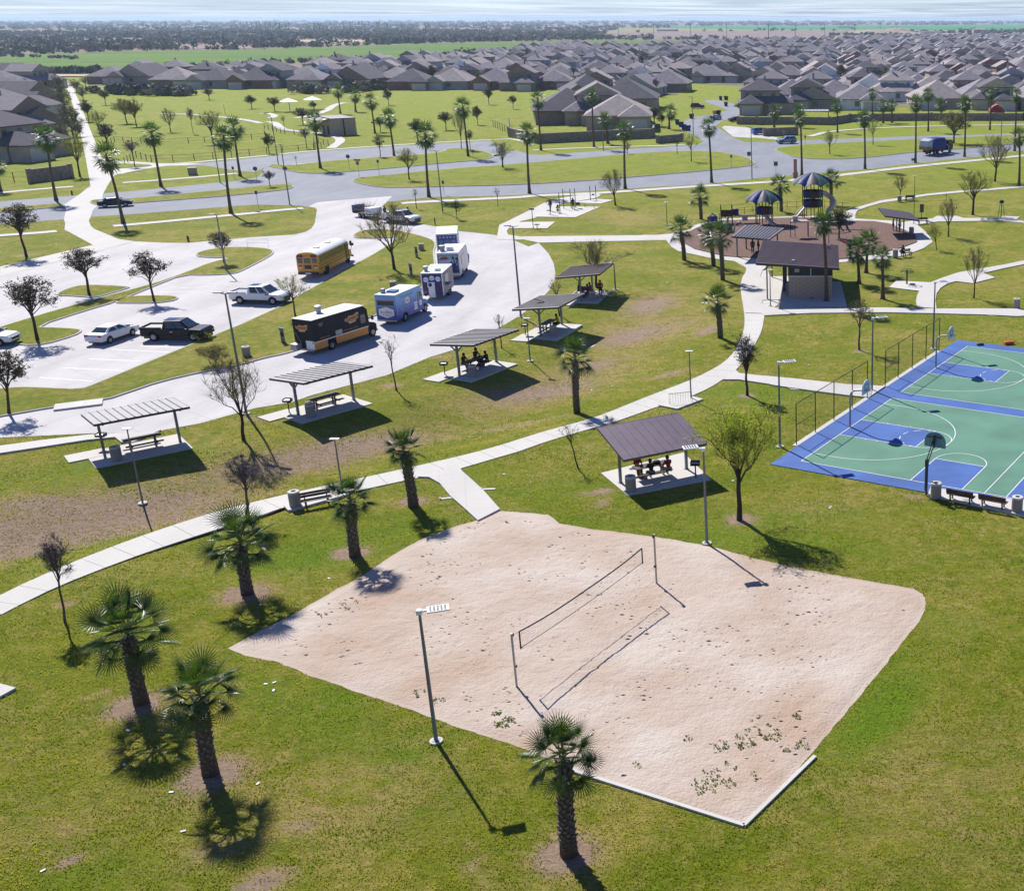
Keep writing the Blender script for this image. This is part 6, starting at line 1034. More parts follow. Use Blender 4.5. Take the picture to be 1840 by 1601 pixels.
def arcpts(cx, r, z0, n=8): return [(cx+r*cos(pi-pi*i/n), z0+r*sin(pi-pi*i/n)*1.0) for i in range(n+1)]
def car(name, label, cat, x, y, ang, paint_, kind, group=None, scale=1.0):
    """origin under the middle of the car, +x forward"""
    t = thing(name, label, cat, x, y, .03, radians(ang), group)
    if kind == 'sedan': L, W, wb, r = 4.8, 1.82, 2.85, .34; low = [(-2.4,.35),(-2.42,.8),(-2.3,1.0),(-1.55,1.06),(1.1,1.0),(2.1,.82),(2.38,.65),(2.4,.35)]; gh = [(-1.75,1.02),(-1.05,1.42),(.25,1.45),(1.15,1.0)]
    elif kind == 'suv': L, W, wb, r = 4.7, 1.88, 2.75, .37; low = [(-2.3,.4),(-2.35,.9),(-2.3,1.1),(1.1,1.1),(2.1,.98),(2.33,.75),(2.35,.4)]; gh = [(-2.25,1.08),(-2.0,1.68),(.3,1.72),(1.2,1.08)]
    elif kind == 'pickup': L, W, wb, r = 5.8, 2.0, 3.65, .41; low = [(-2.95,.5),(-3.0,.75),(-2.95,1.18),(-1.1,1.18),(1.3,1.18),(2.65,1.12),(2.88,.95),(2.92,.5)]; gh = [(-.95,1.16),(-.80,1.86),(.75,1.90),(1.6,1.16)]
    elif kind == 'van': L, W, wb, r = 5.4, 2.0, 3.1, .36; low = [(-2.7,.4),(-2.7,1.1),(1.6,1.1),(2.5,.95),(2.7,.7),(2.7,.4)]; gh = [(-2.65,1.08),(-2.55,1.9),(.8,1.95),(1.75,1.08)]
    ax = (-wb/2, wb/2); ra = r+.07
    bot = []
    prof = list(low); z0 = low[0][1]
    pts = [(low[0][0], z0)]
    prof = [p for p in low]  # top chain back->front
    under = []
    for cx in (ax[1], ax[0]):
        under += [(cx+ra*cos(pi*i/8), max(z0, r+ra*sin(pi*i/8))) for i in range(9)]
    poly = prof+under
    b = MB().prism(poly, -W/2, W/2, axis='y').build('body', paint_, t, bevel=.06)
    MB().box(low[0][0]+.1, low[-1][0]-.1, -W/2+.28, W/2-.28, .22, .7).build('underbody', M['dark_metal'], t)
    # greenhouse with tumblehome
    wb_, wt = W/2-.06, W/2-.26
    g_ = MB(); n = len(gh); g_.add([(px_, -(wb_ if i in (0, n-1) else wt), pz) for i, (px_, pz) in enumerate(gh)]+[(px_, (wb_ if i in (0, n-1) else wt), pz) for i, (px_, pz) in enumerate(gh)], [tuple(range(n)), tuple(reversed(range(n, 2*n)))]+[(i, i+1, n+i+1, n+i) for i in range(n-1)])
    cabin = g_.build('cabin', paint_, t, bevel=.05)
    def quad_on(nm, P, m=M['glass']):        # slightly proud pane, 4 corners
        P = [Vector(p) for p in P]; nn = (P[1]-P[0]).cross(P[3]-P[0]).normalized()*.012; c = sum(P, Vector())/4
        if nn.dot(c-Vector((0,0,1.1))) < 0: nn = -nn
        MB().add([p+nn for p in P]+[p-nn for p in P], [(0,1,2,3),(7,6,5,4),(0,4,5,1),(1,5,6,2),(2,6,7,3),(3,7,4,0)]).build(nm, m, t)
    A, Bq, Cq, Dq = gh
    def L2(p, q, k): return (p[0]+(q[0]-p[0])*k, p[1]+(q[1]-p[1])*k)
    for nm, lo_, hi_ in (('windscreen', Dq, Cq), ('rear_window', A, Bq)):
        a = L2(lo_, hi_, .12); c = L2(lo_, hi_, .92); ya, yc = wb_*.86+(wt-wb_)*.12, wt*.88
        quad_on(nm, [(a[0],-ya,a[1]),(a[0],ya,a[1]),(c[0],yc,c[1]),(c[0],-yc,c[1])])
    for s in (-1, 1):
        m0 = L2(A, Dq, .12); m1 = L2(A, Dq, .5); m2 = L2(A, Dq, .54); m3 = L2(A, Dq, .88); tb_ = L2(Bq, Cq, .06); tm = L2(Bq, Cq, .48); tm2 = L2(Bq, Cq, .54); te = L2(Bq, Cq, .92)
        for (p, q, u, v) in ((m0, m1, tm, tb_), (m2, m3, te, tm2)):
            zl = .06; yb = wb_+(wt-wb_)*.14; yt = wt+(wb_-wt)*.1
            quad_on('side_window', [(p[0]+.05,s*yb,p[1]+zl),(q[0],s*yb,q[1]+zl),(u[0],s*yt,u[1]-.07),(v[0],s*yt,v[1]-.07)])
        MB().box(low[-1][0]-.32,low[-1][0]-.02,s*W/2-.42 if s>0 else s*W/2+.05,s*W/2-.05 if s>0 else s*W/2+.42,.68,.84).build('headlight', M['lens'], t)
        MB().box(low[0][0]-.03,low[0][0]+.1,min(s*(W/2-.05),s*(W/2-.35)),max(s*(W/2-.05),s*(W/2-.35)),.8,1.0).build('tail_light', M['red'], t)
        MB().box(Dq[0]-.35,Dq[0]-.15,min(s*(W/2-.02),s*(W/2+.2)),max(s*(W/2-.02),s*(W/2+.2)),1.08,1.24).build('mirror', M['dark_metal'], t)
        MB().box(-.2,.02,min(s*(W/2-.005),s*(W/2+.02)),max(s*(W/2-.005),s*(W/2+.02)),.88,.92).build('door_handle', M['chrome'], t)
        for cx in ax: wheel(t, cx, s*(W/2-.12), r, .23)
    MB().box(low[-1][0]-.06,low[-1][0]+.03,-W*.28,W*.28,.55,.80).build('grille', M['dark_metal'], t); MB().box(low[0][0]-.05,low[0][0]+.1,-W*.45,W*.45,.42,.58).build('bumper', M['chrome'] if kind == 'pickup' else paint_, t)
    MB().box(low[0][0]-.055,low[0][0]-.01,-.26,.26,.62,.76).build('plate', M['white'], t)
    if kind == 'pickup':
        MB().box(-2.85,-1.08,-.78,.78,1.185,1.19).build('bed_floor', M['dark_metal'], t)
        for s in (-1, 1): MB().box(-2.95,-1.0,s*.95-.06,s*.95+.06,1.18,1.32).build('bed_rail', paint_, t)
        MB().box(-3.0,-2.9,-.98,.98,1.1,1.32).build('tailgate', paint_, t); MB().box(-.9,.0,-.55,.55,1.885,1.90).build('sunroof', M['glass'], t)
    if scale != 1: t.scale = (scale,)*3
    return t
hd = 82
car('sedan', 'white sedan parked in the lot beside the black pickup', 'car', -66.35, 105.7, hd-2, PW, 'sedan')
car('pickup_truck', 'black pickup truck with its nose at the yellow-green bush', 'pickup truck', -60.35, 105.85, 0, PB, 'pickup')
car('pickup_truck', 'white pickup truck parked nose to the grass behind the black food truck', 'pickup truck', -59.4, 120.65, -7, PW, 'pickup')
car('suv', 'white car half cut off by the left picture border', 'car', -76.6, 103.9, 3, PW, 'suv')
car('sedan', 'dark sedan driving on the near boulevard lane by the crossing', 'car', -113.2, 187.9, 27, PN, 'sedan')
car('pickup_truck', 'white pickup truck towing a loaded landscaping trailer', 'pickup truck', -62.2, 171.9, -24, PW, 'pickup')
car('suv', 'white suv driving left at the crossroads', 'car', -10.1, 287.9, 199, PG, 'suv')
car('sedan', 'black sedan parked in the drive beside the wall end', 'car', -26.6, 351.2, 30, PB, 'sedan')
car('suv', 'mid blue car parked in the bay behind the low stone wall', 'car', -17.6, 311.4, 25, PBL, 'suv')
car('suv', 'dark red and black suv on the first driveway left of the street', 'car', -43.7, 405.5, 5, PR, 'suv')
car('van', 'pale blue car parked before the corner house', 'car', -50.2, 336.5, -40, PG, 'suv')
car('sedan', 'silver blue car behind the blue bin on the street', 'car', -33.2, 358.5, 75, PG, 'sedan')
def letters(txt, size, m, parent, M4, name='lettering', ext=.004):
    c = bpy.data.curves.new(name, 'FONT'); c.body = txt; c.size = size; c.extrude = ext; c.align_x = 'CENTER'; c.align_y = 'CENTER'; c.materials.append(m)
    tmp = bpy.data.objects.new('tmp', c); C.objects.link(tmp); me = bpy.data.meshes.new_from_object(tmp); bpy.data.objects.remove(tmp); o = bpy.data.objects.new(name, me); C.objects.link(o); o.parent = parent; o.matrix_local = M4; return o
def on_right(x, y, z, tilt=0): return Matrix.Translation((x, y, z)) @ Matrix.Rotation(pi/2, 4, 'X') @ Matrix.Rotation(tilt, 4, 'Z')     # reads from the -y side
def on_rear(x, y, z, tilt=0): return Matrix.Translation((x, y, z)) @ Matrix.Rotation(-pi/2, 4, 'Z') @ Matrix.Rotation(pi/2, 4, 'X') @ Matrix.Rotation(tilt, 4, 'Z')
def badge(pts, m, parent, M4, name='badge', th=.006):
    o = MB().prism(pts, 0, th).build(name, m, parent); o.matrix_local = M4; return o
hexa = lambda w, h: [(-w*.5,0-h*.25),(-w*.5,h*.25),(0,h*.5),(w*.5,h*.25),(w*.5,-h*.25),(0,-h*.5)]
disc = lambda r, n=18: [(r*cos(2*pi*i/n), r*sin(2*pi*i/n)) for i in range(n)]
def swirl(w, h): return [(-w*.5,-h*.05),(-w*.46,h*.18),(-w*.30,h*.16),(-w*.2,h*.34),(w*.1,h*.30),(w*.38,h*.5),(w*.5,h*.42),(w*.42,h*.2),(w*.46,-h*.1),(w*.3,-h*.16),(w*.22,-h*.42),(-w*.2,-h*.5),(-w*.28,-h*.22),(-w*.42,-h*.2)]
def grad_mat(name, c1, c2, z0, z1):
    m = bpy.data.materials.new(name); m.use_nodes = True; t = m.node_tree; b = t.nodes['Principled BSDF']; tc = N(t,'ShaderNodeTexCoord'); s = N(t,'ShaderNodeSeparateXYZ'); t.links.new(tc.outputs['Object'], s.inputs[0])
    mr = N(t,'ShaderNodeMapRange'); mr.inputs[1].default_value = z0; mr.inputs[2].default_value = z1; nz_ = N(t,'ShaderNodeTexNoise'); nz_.inputs['Scale'].default_value = 1.5; t.links.new(tc.outputs['Object'], nz_.inputs[0])
    a = N(t,'ShaderNodeMath', operation='ADD'); t.links.new(s.outputs[2], a.inputs[0]); t.links.new(nz_.outputs[0], a.inputs[1]); t.links.new(a.outputs[0], mr.inputs[0])
    mi = N(t,'ShaderNodeMixRGB'); mi.inputs[1].default_value = c1; mi.inputs[2].default_value = c2; t.links.new(mr.outputs[0], mi.inputs[0]); t.links.new(mi.outputs[0], b.inputs['Base Color']); b.inputs['Roughness'].default_value = .35; b.inputs['Specular IOR Level'].default_value = .5; return m
def step_van(label, x, y, ang, L, H, body_m, W=2.25, hood=.95, hood_m=None, z0=.42, wr=.42, wx=(1.9,None)):
    t = thing('food_truck', label, 'food truck', x, y, .03, radians(ang), 'food trucks lined up along the kerb')
    wf = L+.1 if hood else L*.8; rx = L*.30
    def arch(cx): return [(cx+(wr+.1)*cos(pi*i/8), max(z0, wr+(wr+.1)*sin(pi*i/8))) for i in range(9)]
    poly = [(0,z0),(0,H-.06),(.05,H),(L-.55,H),(L-.1,H-.35),(L,1.55),(L,z0)]+arch(rx)
    MB().prism(poly, -W/2, W/2, axis='y').build('body', body_m, t, bevel=.03)
    MB().box(.0,L-.42,-W/2+.01,W/2-.01,H+.002,H+.04).build('roof', M['white'], t)
    MB().box(.2,L+hood-.2,-W/2+.25,W/2-.25,.28,.5).build('underbody', M['dark_metal'], t)
    if hood:
        hp = [(L,z0+.25),(L,1.45),(L+hood*.75,1.28),(L+hood,1.1),(L+hood,z0)]+[(L+.35+(wr+.08)*cos(pi*i/8), max(z0, wr+(wr+.08)*sin(pi*i/8))) for i in range(9)]
        MB().prism(hp, -W/2+.08, W/2-.08, axis='y').build('hood', hood_m or body_m, t, bevel=.06)
        MB().box(L+hood-.02,L+hood+.04,-.5,.5,.65,1.0).build('grille', M['dark_metal'], t); MB().box(L+hood-.05,L+hood+.12,-W/2+.05,W/2-.05,.42,.6).build('bumper', M['chrome'], t)
        for s in (-1,1): MB().lathe([(.001,.03),(.1,.02),(.11,0)],12,0,(0,0,0),'y').xf(Matrix.Translation((L+hood+.02,s*.78,.92)) @ Matrix.Rotation(-pi/2,4,'Z')).build('headlight', M['lens'], t)
        fx = L+.35
    else: fx = L*.82
    for s in (-1, 1):
        wheel(t, rx, s*(W/2-.16), wr, .28); wheel(t, fx, s*(W/2-.16), wr, .26)
        if hood:
            MB().box(L-1.05,L-.42,s*W/2-.015,s*W/2+.015,1.55,2.35).build('side_window', M['glass'], t)
            MB().bar((L-.1,s*(W/2+.02),1.9),(L+.15,s*(W/2+.28),2.0),.04,.04).box(L+.08,L+.2,s*(W/2+.3)-.1,s*(W/2+.3)+.1,1.7,2.1).build('mirror', M['dark_metal'], t)
    P = [(L-.48,H-.1),(L-.03,1.6)]
    MB().add([(L-.40,-W/2+.15,H-.18),(L-.40,W/2-.15,H-.18),(L+.01,W/2-.12,1.62),(L+.01,-W/2+.12,1.62),(L-.42,-W/2+.15,H-.2),(L-.42,W/2-.15,H-.2),(L-.01,W/2-.12,1.60),(L-.01,-W/2+.12,1.60)],[(0,1,2,3),(7,6,5,4),(0,4,5,1),(1,5,6,2),(2,6,7,3),(3,7,4,0)]).build('windscreen', M['glass'], t)
    MB().box(-.12,.02,-W/2+.05,W/2-.05,.35,.5).build('rear_bumper', M['metal'], t)
    for s in (-1,1): MB().box(-.02,.01,s*(W/2-.12)-.06,s*(W/2-.12)+.06,1.0,1.2).build('tail_light', M['red'], t)
    return t
wrap_black = mat('black vinyl wrap', lin(.016,.015,.020), .55, spec=.2); yell = grad_mat('yellow to orange skirt', lin(.62,.36,.03), lin(.55,.20,.05), -10, 10)
orange = mat('orange logo', lin(.60,.26,.08), .5); cream = mat('cream logo edge', lin(.75,.62,.5), .5); pink = mat('pale text', lin(.45,.40,.42), .5)
skirt = mat('yellow orange skirt', lin(.80,.50,.06), .45, var=.2, vscale=.5, col2=lin(.75,.26,.06))
t = step_van('black food truck with white roof and yellow-orange skirt', -46.35, 100.6, 67.5, 6.75, 3.1, wrap_black)
W2 = 1.125
MB().box(.0,1.55,-W2-.012,-W2,.44,1.08).build('skirt', skirt, t); MB().box(2.55,6.5,-W2-.012,-W2,.44,1.08).build('skirt', skirt, t); MB().box(.0,6.6,-W2-.016,-W2-.001,1.08,1.16).build('stripe', M['white'], t)
MB().box(-.016,0,-W2,-W2+.95,.50,1.25).build('poster_panel', M['white'], t)
for M4, sx in ((on_right(4.7,-W2-.004,2.28,.0), 1.0), (on_rear(-.004,.1,2.35,-.05), .82)):
    b1 = badge(swirl(1.75*sx,.85*sx), cream, t, M4); b2 = badge(swirl(1.62*sx,.74*sx), orange, t, M4 @ Matrix.Translation((0,0,.006)))
    letters("Camelo's", .42*sx, wrap_black, t, M4 @ Matrix.Translation((0,.04,.014)) @ Matrix.Rotation(.08,4,'Z')); letters('FOOD TRUCK', .13*sx, cream, t, M4 @ Matrix.Translation((0.05,-.28*sx,.014)))
letters('TACOS  BIRRIA  ELOTES', .17, orange, t, on_right(4.4,-W2-.004,1.38)); letters('BURGERS & FRIES', .16, orange, t, on_right(1.3,-W2-.004,1.36)); letters('ORDER\nHERE', .16, pink, t, on_right(1.0,-W2-.004,2.55))
MB().box(2.55,3.35,-W2-.03,-W2,1.22,1.62).build('service_shelf', M['metal'], t); MB().box(-.75,-.1,.25,.95,.45,1.0).build('generator', M['metal'], t)
MB().bar((-.03,.9,1.9),(-.12,.2,.9),.04,.04).build('ladder', M['metal'], t)
fan = MB().lathe([(.22,0),(.22,.35),(.33,.4),(.33,.62),(.2,.66),(.001,.66)], 14, 0, (2.6,.55,3.14)).build('roof_fan', M['metal'], t)
bluew = grad_mat('pale to deep blue wrap', lin(.01,.05,.36), lin(.22,.45,.75), 1.5, 2.9); brightb = mat('bright blue paint', lin(.02,.20,.52), .35, spec=.5)
t = step_van('small blue and white wrapped food truck with a big badge on its rear', -42.85, 111.2, 80, 5.2, 2.9, bluew, W=2.15, hood_m=brightb); W2 = 1.075
redt = mat('red logo letters', lin(.50,.02,.05), .5); navy = mat('navy logo', lin(.01,.03,.16), .5)
for M4, k in ((on_rear(-.004,0,1.22), 1.0), (on_right(2.15,-W2-.004,2.0), .62)):
    badge(hexa(1.75*k,1.25*k), navy, t, M4); badge(hexa(1.62*k,1.14*k), M['white'], t, M4 @ Matrix.Translation((0,0,.006)))
    for i in range(9):
        xx = (-.7+i*.175)*k; badge([(xx,-.18*k),(xx+.07*k,-.18*k),(xx+.07*k,-(.42-abs(i-4)*.05)*k),(xx,-(.42-abs(i-4)*.05)*k)], brightb, t, M4 @ Matrix.Translation((0,0,.012)), 'stripe', .003)
    letters('SnoBlitz', .40*k, redt, t, M4 @ Matrix.Translation((0,.02,.013)))
MB().box(-.03,0,-.85,.85,1.9,2.28).build('rear_window', M['glass'], t); MB().box(-.045,0,-.95,.95,2.28,2.36).build('rear_awning', redt, t)
for i in range(3): MB().box(3.35,3.95,-W2-.02,-W2,.75+i*.27,.97+i*.27).build('side_panel', M['white'], t)
MB().box(.9,3.3,-W2-.05,-W2,2.45,2.52).build('awning_rail', M['metal'], t); badge(disc(.28), M['white'], t, on_right(4.65,-W2-.004,1.2)); letters('Sno', .2, redt, t, on_right(4.65,-W2-.012,1.2))
MB().box(1.0,1.9,-.5,.35,2.94,3.12).build('roof_unit', PBL, t); MB().box(.7,1.05,.45,.8,2.94,3.35).build('roof_fan', M['metal'], t); MB().bar((1.9,.1,2.98),(2.6,.5,3.05),.08,.08).build('roof_duct', M['metal'], t)
purple = mat('deep purple panel', lin(.055,.018,.12), .4, spec=.5); stone_w = mat('printed grey wrap', lin(.28,.24,.26), .5, var=.5, vscale=4)
t = thing('food_trailer', 'purple food trailer with three round white badges and a wall air conditioner', 'food trailer', -41.7, 121.75, .03, radians(95), 'food trucks lined up along the kerb'); H_ = 2.85
MB().box(0,4.9,-1.1,1.1,.5,H_).build('body', stone_w, t, bevel=.03); MB().box(-.02,.0,-1.08,1.08,.55,H_-.08).build('rear_panel', purple, t); MB().box(0,4.9,-1.12,1.12,H_,H_+.05).build('roof', M['white'], t)
for s in (-1,1): MB().box(-.05,.02,s*1.06-.05,s*1.06+.05,.5,H_).build('corner_trim', M['white'], t)
for i, (yy_, zz_) in enumerate(((.62,2.2),(0,2.35),(-.62,2.25))): M4 = on_rear(-.024,yy_,zz_); badge(disc(.27), M['white'], t, M4); letters(('SHAKES','COFFEE','SNACKS')[i], .13, navy, t, M4 @ Matrix.Translation((0,0,.008)))
ac = MB().box(-.38,-.03,-.28,.42,1.45,1.98).build('air_conditioner', M['white'], t); MB().lathe([(.001,-.40),(.18,-.40),(.2,-.38)],16,0,(0,0,0),'y').xf(Matrix.Translation((0,.15,1.72)) @ Matrix.Rotation(-pi/2,4,'Z')).build('fan', M['dark_metal'], ac)
MB().box(-.2,-.03,-.25,.4,.35,1.4).build('side_cabinet', M['white'], t); MB().box(.9,2.5,-1.13,-1.1,1.5,2.5).build('service_window', M['glass'], t); MB().box(.9,2.5,-1.5,-1.1,1.4,1.45).build('service_shelf', M['metal'], t)
MB().lathe([(.2,0),(.2,.25),(.3,.3),(.3,.5),(.001,.52)],12,0,(1.2,.8,H_+.05)).build('roof_fan', M['metal'], t); MB().box(1.1,1.8,-.6,-.1,H_+.05,H_+.3).build('roof_unit', M['white'], t)
for s in (-1,1):
    for xx in (2.4,3.2): wheel(t, xx, s*1.0, .34, .22)
MB().bar((4.9,.5,.5),(6.0,0,.5),.08,.1).bar((4.9,-.5,.5),(6.0,0,.5),.08,.1).build('drawbar', M['dark_metal'], t)
whw = mat('white wrap', lin(.66,.65,.66), .35, spec=.5); mural = mat('night mural', lin(.05,.07,.14), .45, var=.6, vscale=1.2); mur2 = mat('pale blue mural', lin(.32,.42,.55), .45, var=.3, vscale=1.6)
t = step_van('white food truck with a painted mural covering its rear', -43.15, 132.1, 98, 6.2, 3.05, whw, W=2.4, hood=0)
MB().box(-.03,0,-1.1,1.1,.75,2.85).build('mural_panel', mural, t); MB().box(-.038,-.03,-1.0,1.02,1.65,2.78).build('mural_panel', mur2, t)
cact = mat('cactus green print', lin(.02,.12,.10), .5); 
badge([(-.9,-.1),(-.5,.22),(0,.25),(.3,.02),(-.1,-.12)], mat('rust print', lin(.25,.08,.06), .5), t, on_rear(-.04,.15,2.4) @ Matrix.Translation((0,0,.002)), 'mural_shape')
badge([(-.05,-1.2),(-.35,0),(-.28,.05),(-.02,-.3),(.0,.35),(.1,.35),(.12,-.3),(.4,.2),(.46,.12),(.12,-.6),(.1,-1.2)], navy, t, on_rear(-.04,-.6,2.1) @ Matrix.Translation((0,0,.003)), 'mural_shape'); badge(disc(.16,9), PR, t, on_rear(-.04,-.95,2.4) @ Matrix.Translation((0,0,.004)), 'mural_shape'); badge(disc(.17,9), cact, t, on_rear(-.04,-.55,2.5) @ Matrix.Translation((0,0,.004)), 'mural_shape')
MB().lathe([(.28,0),(.28,.3),(.36,.34),(.36,.6),(.001,.62)],12,0,(1.3,.75,3.1)).build('roof_fan', M['metal'], t); MB().box(1.3,2.0,-.4,.3,3.1,3.5).build('roof_unit', M['white'], t); MB().box(1.5,3.6,-1.23,-1.2,1.4,2.4).build('service_window', M['glass'], t)
t = step_van('white food truck with blue glazed rear, farthest of the row', -47.0, 144.3, 106, 6.4, 3.1, whw, W=2.55, hood=0)
MB().box(-.03,0,-1.15,1.15,1.3,2.95).build('rear_panel', mat('royal blue panel', lin(.02,.07,.36), .4), t)
for i in range(3): MB().box(-.05,-.03,-1.0+i*.72,-.45+i*.72,1.5,2.4).build('rear_window', mat('blue tinted glass', lin(.03,.12,.30), .2, spec=.7), t)
for i in range(5): MB().box(-.045,-.03,-1.0+i*.42,-.75+i*.42,2.6,2.8).build('sign_panel', pink, t)
# school bus
busy = mat('school bus yellow', lin(.72,.34,.02), .35, spec=.5, var=.05, vscale=2); black = M['dark_metal']
t = thing('school_bus', 'yellow school bus with white roof parked in the lot', 'bus', -59.55, 133.0, .03, radians(91)); BL = 9.4; bw = 1.22
sec = [(-bw,.5),(-bw,2.45)]+[(-bw*cos(a), 2.45+.48*sin(a)) for a in [i*pi/12 for i in range(1,12)]]+[(bw,2.45),(bw,.5)]
MB().prism(sec, 0, BL, axis='x').build('body', busy, t)
rs_ = [(-bw*cos(a)*1.01, 2.47+.49*sin(a)) for a in [i*pi/14 for i in range(1,14)]]; rf = MB(); nn = len(rs_)
rf.add([(.12,y_,z_) for y_,z_ in rs_]+[(BL-.1,y_,z_) for y_,z_ in rs_], [(i,i+1,nn+i+1,nn+i) for i in range(nn-1)]); rf.build('roof', M['white'], t, smooth=True)
for xx in (3.0,6.4): MB().box(xx-.35,xx+.35,-.3,.3,2.97,3.05).build('roof_hatch', M['white'], t)
for s in (-1,1):
    for i in range(11): MB().box(.55+i*.74,1.12+i*.74,s*bw-.02,s*bw+.015,1.72,2.12).build('window', M['glass'], t); MB().box(.55+i*.74,1.12+i*.74,s*bw-.02,s*bw+.015,2.16,2.42).build('window', M['glass'], t)
    for z_ in (1.0,1.28,1.55): MB().box(.05,BL-.05,s*bw-.02,s*bw+.03,z_,z_+.07).build('rub_rail', black, t)
    for cx in (2.3, 8.9): MB().box(cx-.6,cx+.6,s*bw-.02,s*bw+.02,.45,.95).build('wheel_arch', black, t); wheel(t, cx, s*(bw-.12), .48, .3, M['rubber'])
    MB().bar((BL+.2,s*1.0,1.9),(BL+.75,s*1.25,2.45),.05,.05).box(BL+.6,BL+.75,s*1.28-.12,s*1.28+.12,1.9,2.5).bar((BL+1.3,s*.9,1.2),(BL+1.5,s*1.15,1.9),.04,.04).box(BL+1.42,BL+1.55,s*1.18-.12,s*1.18+.12,1.8,2.1).build('mirror', black, t)
MB().prism([(BL,.5),(BL,1.6),(BL+1.2,1.4),(BL+1.5,1.1),(BL+1.5,.5)], -.95, .95, axis='y').build('hood', busy, t, bevel=.06); MB().box(BL+1.5,BL+1.62,-1.1,1.1,.42,.65).build('bumper', black, t); MB().box(BL-.02,BL+.03,-1.0,1.0,1.65,2.4).build('windscreen', M['glass'], t)
MB().box(BL-1.05,BL-.15,-bw-.05,-bw,.6,2.4).build('door', M['glass'], t)
MB().box(-.03,0,-.36,.36,1.72,2.3).build('rear_window', M['glass'], t)
for s in (-1,1): MB().box(-.03,0,s*.82-.28,s*.82+.28,1.72,2.3).build('rear_window', M['glass'], t); MB().box(-.035,0,s*.78-.32,s*.78+.32,2.38,2.68).build('light_hood', black, t); MB().lathe([(.001,-.04),(.11,-.03)],12,0,(0,0,0),'y').xf(Matrix.Translation((-.01,s*.82,2.5)) @ Matrix.Rotation(-pi/2,4,'Z')).build('warning_light', M['red'], t); MB().box(-.035,0,s*.85-.2,s*.85+.2,1.32,1.5).build('tail_light', M['red'], t); MB().box(-.035,0,s*.85-.12,s*.85+.12,1.12,1.25).build('reverse_light', M['lens'], t); MB().box(-.06,-.02,s*.55-.05,s*.55+.05,.8,1.6).build('rub_rail', busy, t)
MB().box(-.035,0,-.38,.38,1.05,1.5).build('rear_door_window', black, t); MB().box(-.16,0,-bw+.05,bw-.05,.42,.72).build('bumper', black, t); MB().box(-.18,-.16,-.3,.3,.48,.66).build('plate', M['white'], t); letters('SCHOOL BUS', .2, black, t, on_rear(-.005,0,2.55)); letters('EMERGENCY DOOR', .07, M['red'], t, on_rear(-.035,0,2.34-.7))
# garbage truck
t = thing('garbage_truck', 'blue garbage truck on the boulevard at right', 'garbage truck', 21.6, 262.4, .03, radians(52)); dblue = paint('garbage truck blue', lin(.01,.02,.20), .4); greyw = mat('silver tailgate', lin(.45,.48,.52), .4)
MB().prism([(0,1.2),(.3,3.1),(1.3,3.45),(4.9,3.45),(5.7,2.4),(5.7,1.2)], -1.2, 1.2, axis='y').build('body', dblue, t); MB().prism([(-1.6,2.0),(-1.5,3.1),(.25,3.5),(.0,1.3),(-1.2,1.3)], -1.15, 1.15, axis='y').build('tailgate', greyw, t); MB().box(-1.65,-.3,-1.18,1.18,1.2,1.9).build('hopper', mat('rusty hopper', lin(.30,.17,.08), .8), t)
MB().prism([(6.6,.7),(6.6,2.7),(8.2,2.7),(8.5,1.9),(8.5,.7)], -1.15, 1.15, axis='y').build('cab', paint('dark green cab', lin(.015,.035,.035)), t, bevel=.06); MB().box(-1.0,8.0,-.6,.6,.6,1.2).build('chassis', M['dark_metal'], t)
MB().box(8.4,8.52,-1.0,1.0,1.75,2.5).build('windscreen', M['glass'], t); MB().bar((5.7,-1.2,1.9),(6.5,-1.3,1.6),.15,.12).bar((6.5,-1.3,1.6),(6.3,-1.3,.7),.15,.12).build('lift_arm', mat('pale arm', lin(.55,.45,.38), .6), t); MB().tube([(6.2,.9,1.2),(6.2,.9,3.3)],.08,8).build('exhaust', M['metal'], t)
for s in (-1,1):
    for cx in (1.2,2.4,7.4): wheel(t, cx, s*1.02, .5, .3)
    MB().box(6.9,7.9,s*1.15-.02,s*1.15+.02,1.8,2.5).build('side_window', M['glass'], t)
# landscaping trailer with mower, branches and two workers' gear
t = thing('utility_trailer', 'open utility trailer loaded with cut branches behind the white pickup', 'trailer', -69.0, 177.0, .03, radians(-36)); MB().box(-2.4,2.2,-1.05,1.05,.55,.68).build('deck', M['wood'], t)
for s in (-1,1): MB().bar((-2.4,s*1.05,1.15),(2.2,s*1.05,1.15),.05,.06).build('side_rail', M['dark_metal'], t); wheel(t,-.4,s*1.15,.34,.22); wheel(t,.5,s*1.15,.34,.22)
for k in range(6): MB().bar((-2.4+k*.92,-1.05,.6),(-2.4+k*.92,-1.05,1.15),.04,.04).build('stake', M['dark_metal'], t)
MB().bar((2.2,.4,.55),(3.4,0,.55),.08,.08).bar((2.2,-.4,.55),(3.4,0,.55),.08,.08).build('drawbar', M['dark_metal'], t); MB().box(-2.5,-2.42,-1.05,1.05,.6,1.7).build('ramp_gate', PG, t)
MB().box(.6,2.1,-.95,.95,.68,1.6).build('toolbox', M['white'], t, bevel=.03)
brs = random.Random(4); mb = MB()
for k in range(260):
    a = Vector((brs.uniform(-2.2,.5), brs.uniform(-.9,.9), brs.uniform(.8,1.6))); b = a+Vector((brs.gauss(0,.5),brs.gauss(0,.4),abs(brs.gauss(0,.4)))); mb.tube([a,b],[.02,.006],3,0,False)
bo = mb.build('branches', BK['purple'], t); bo['kind'] = 'stuff'
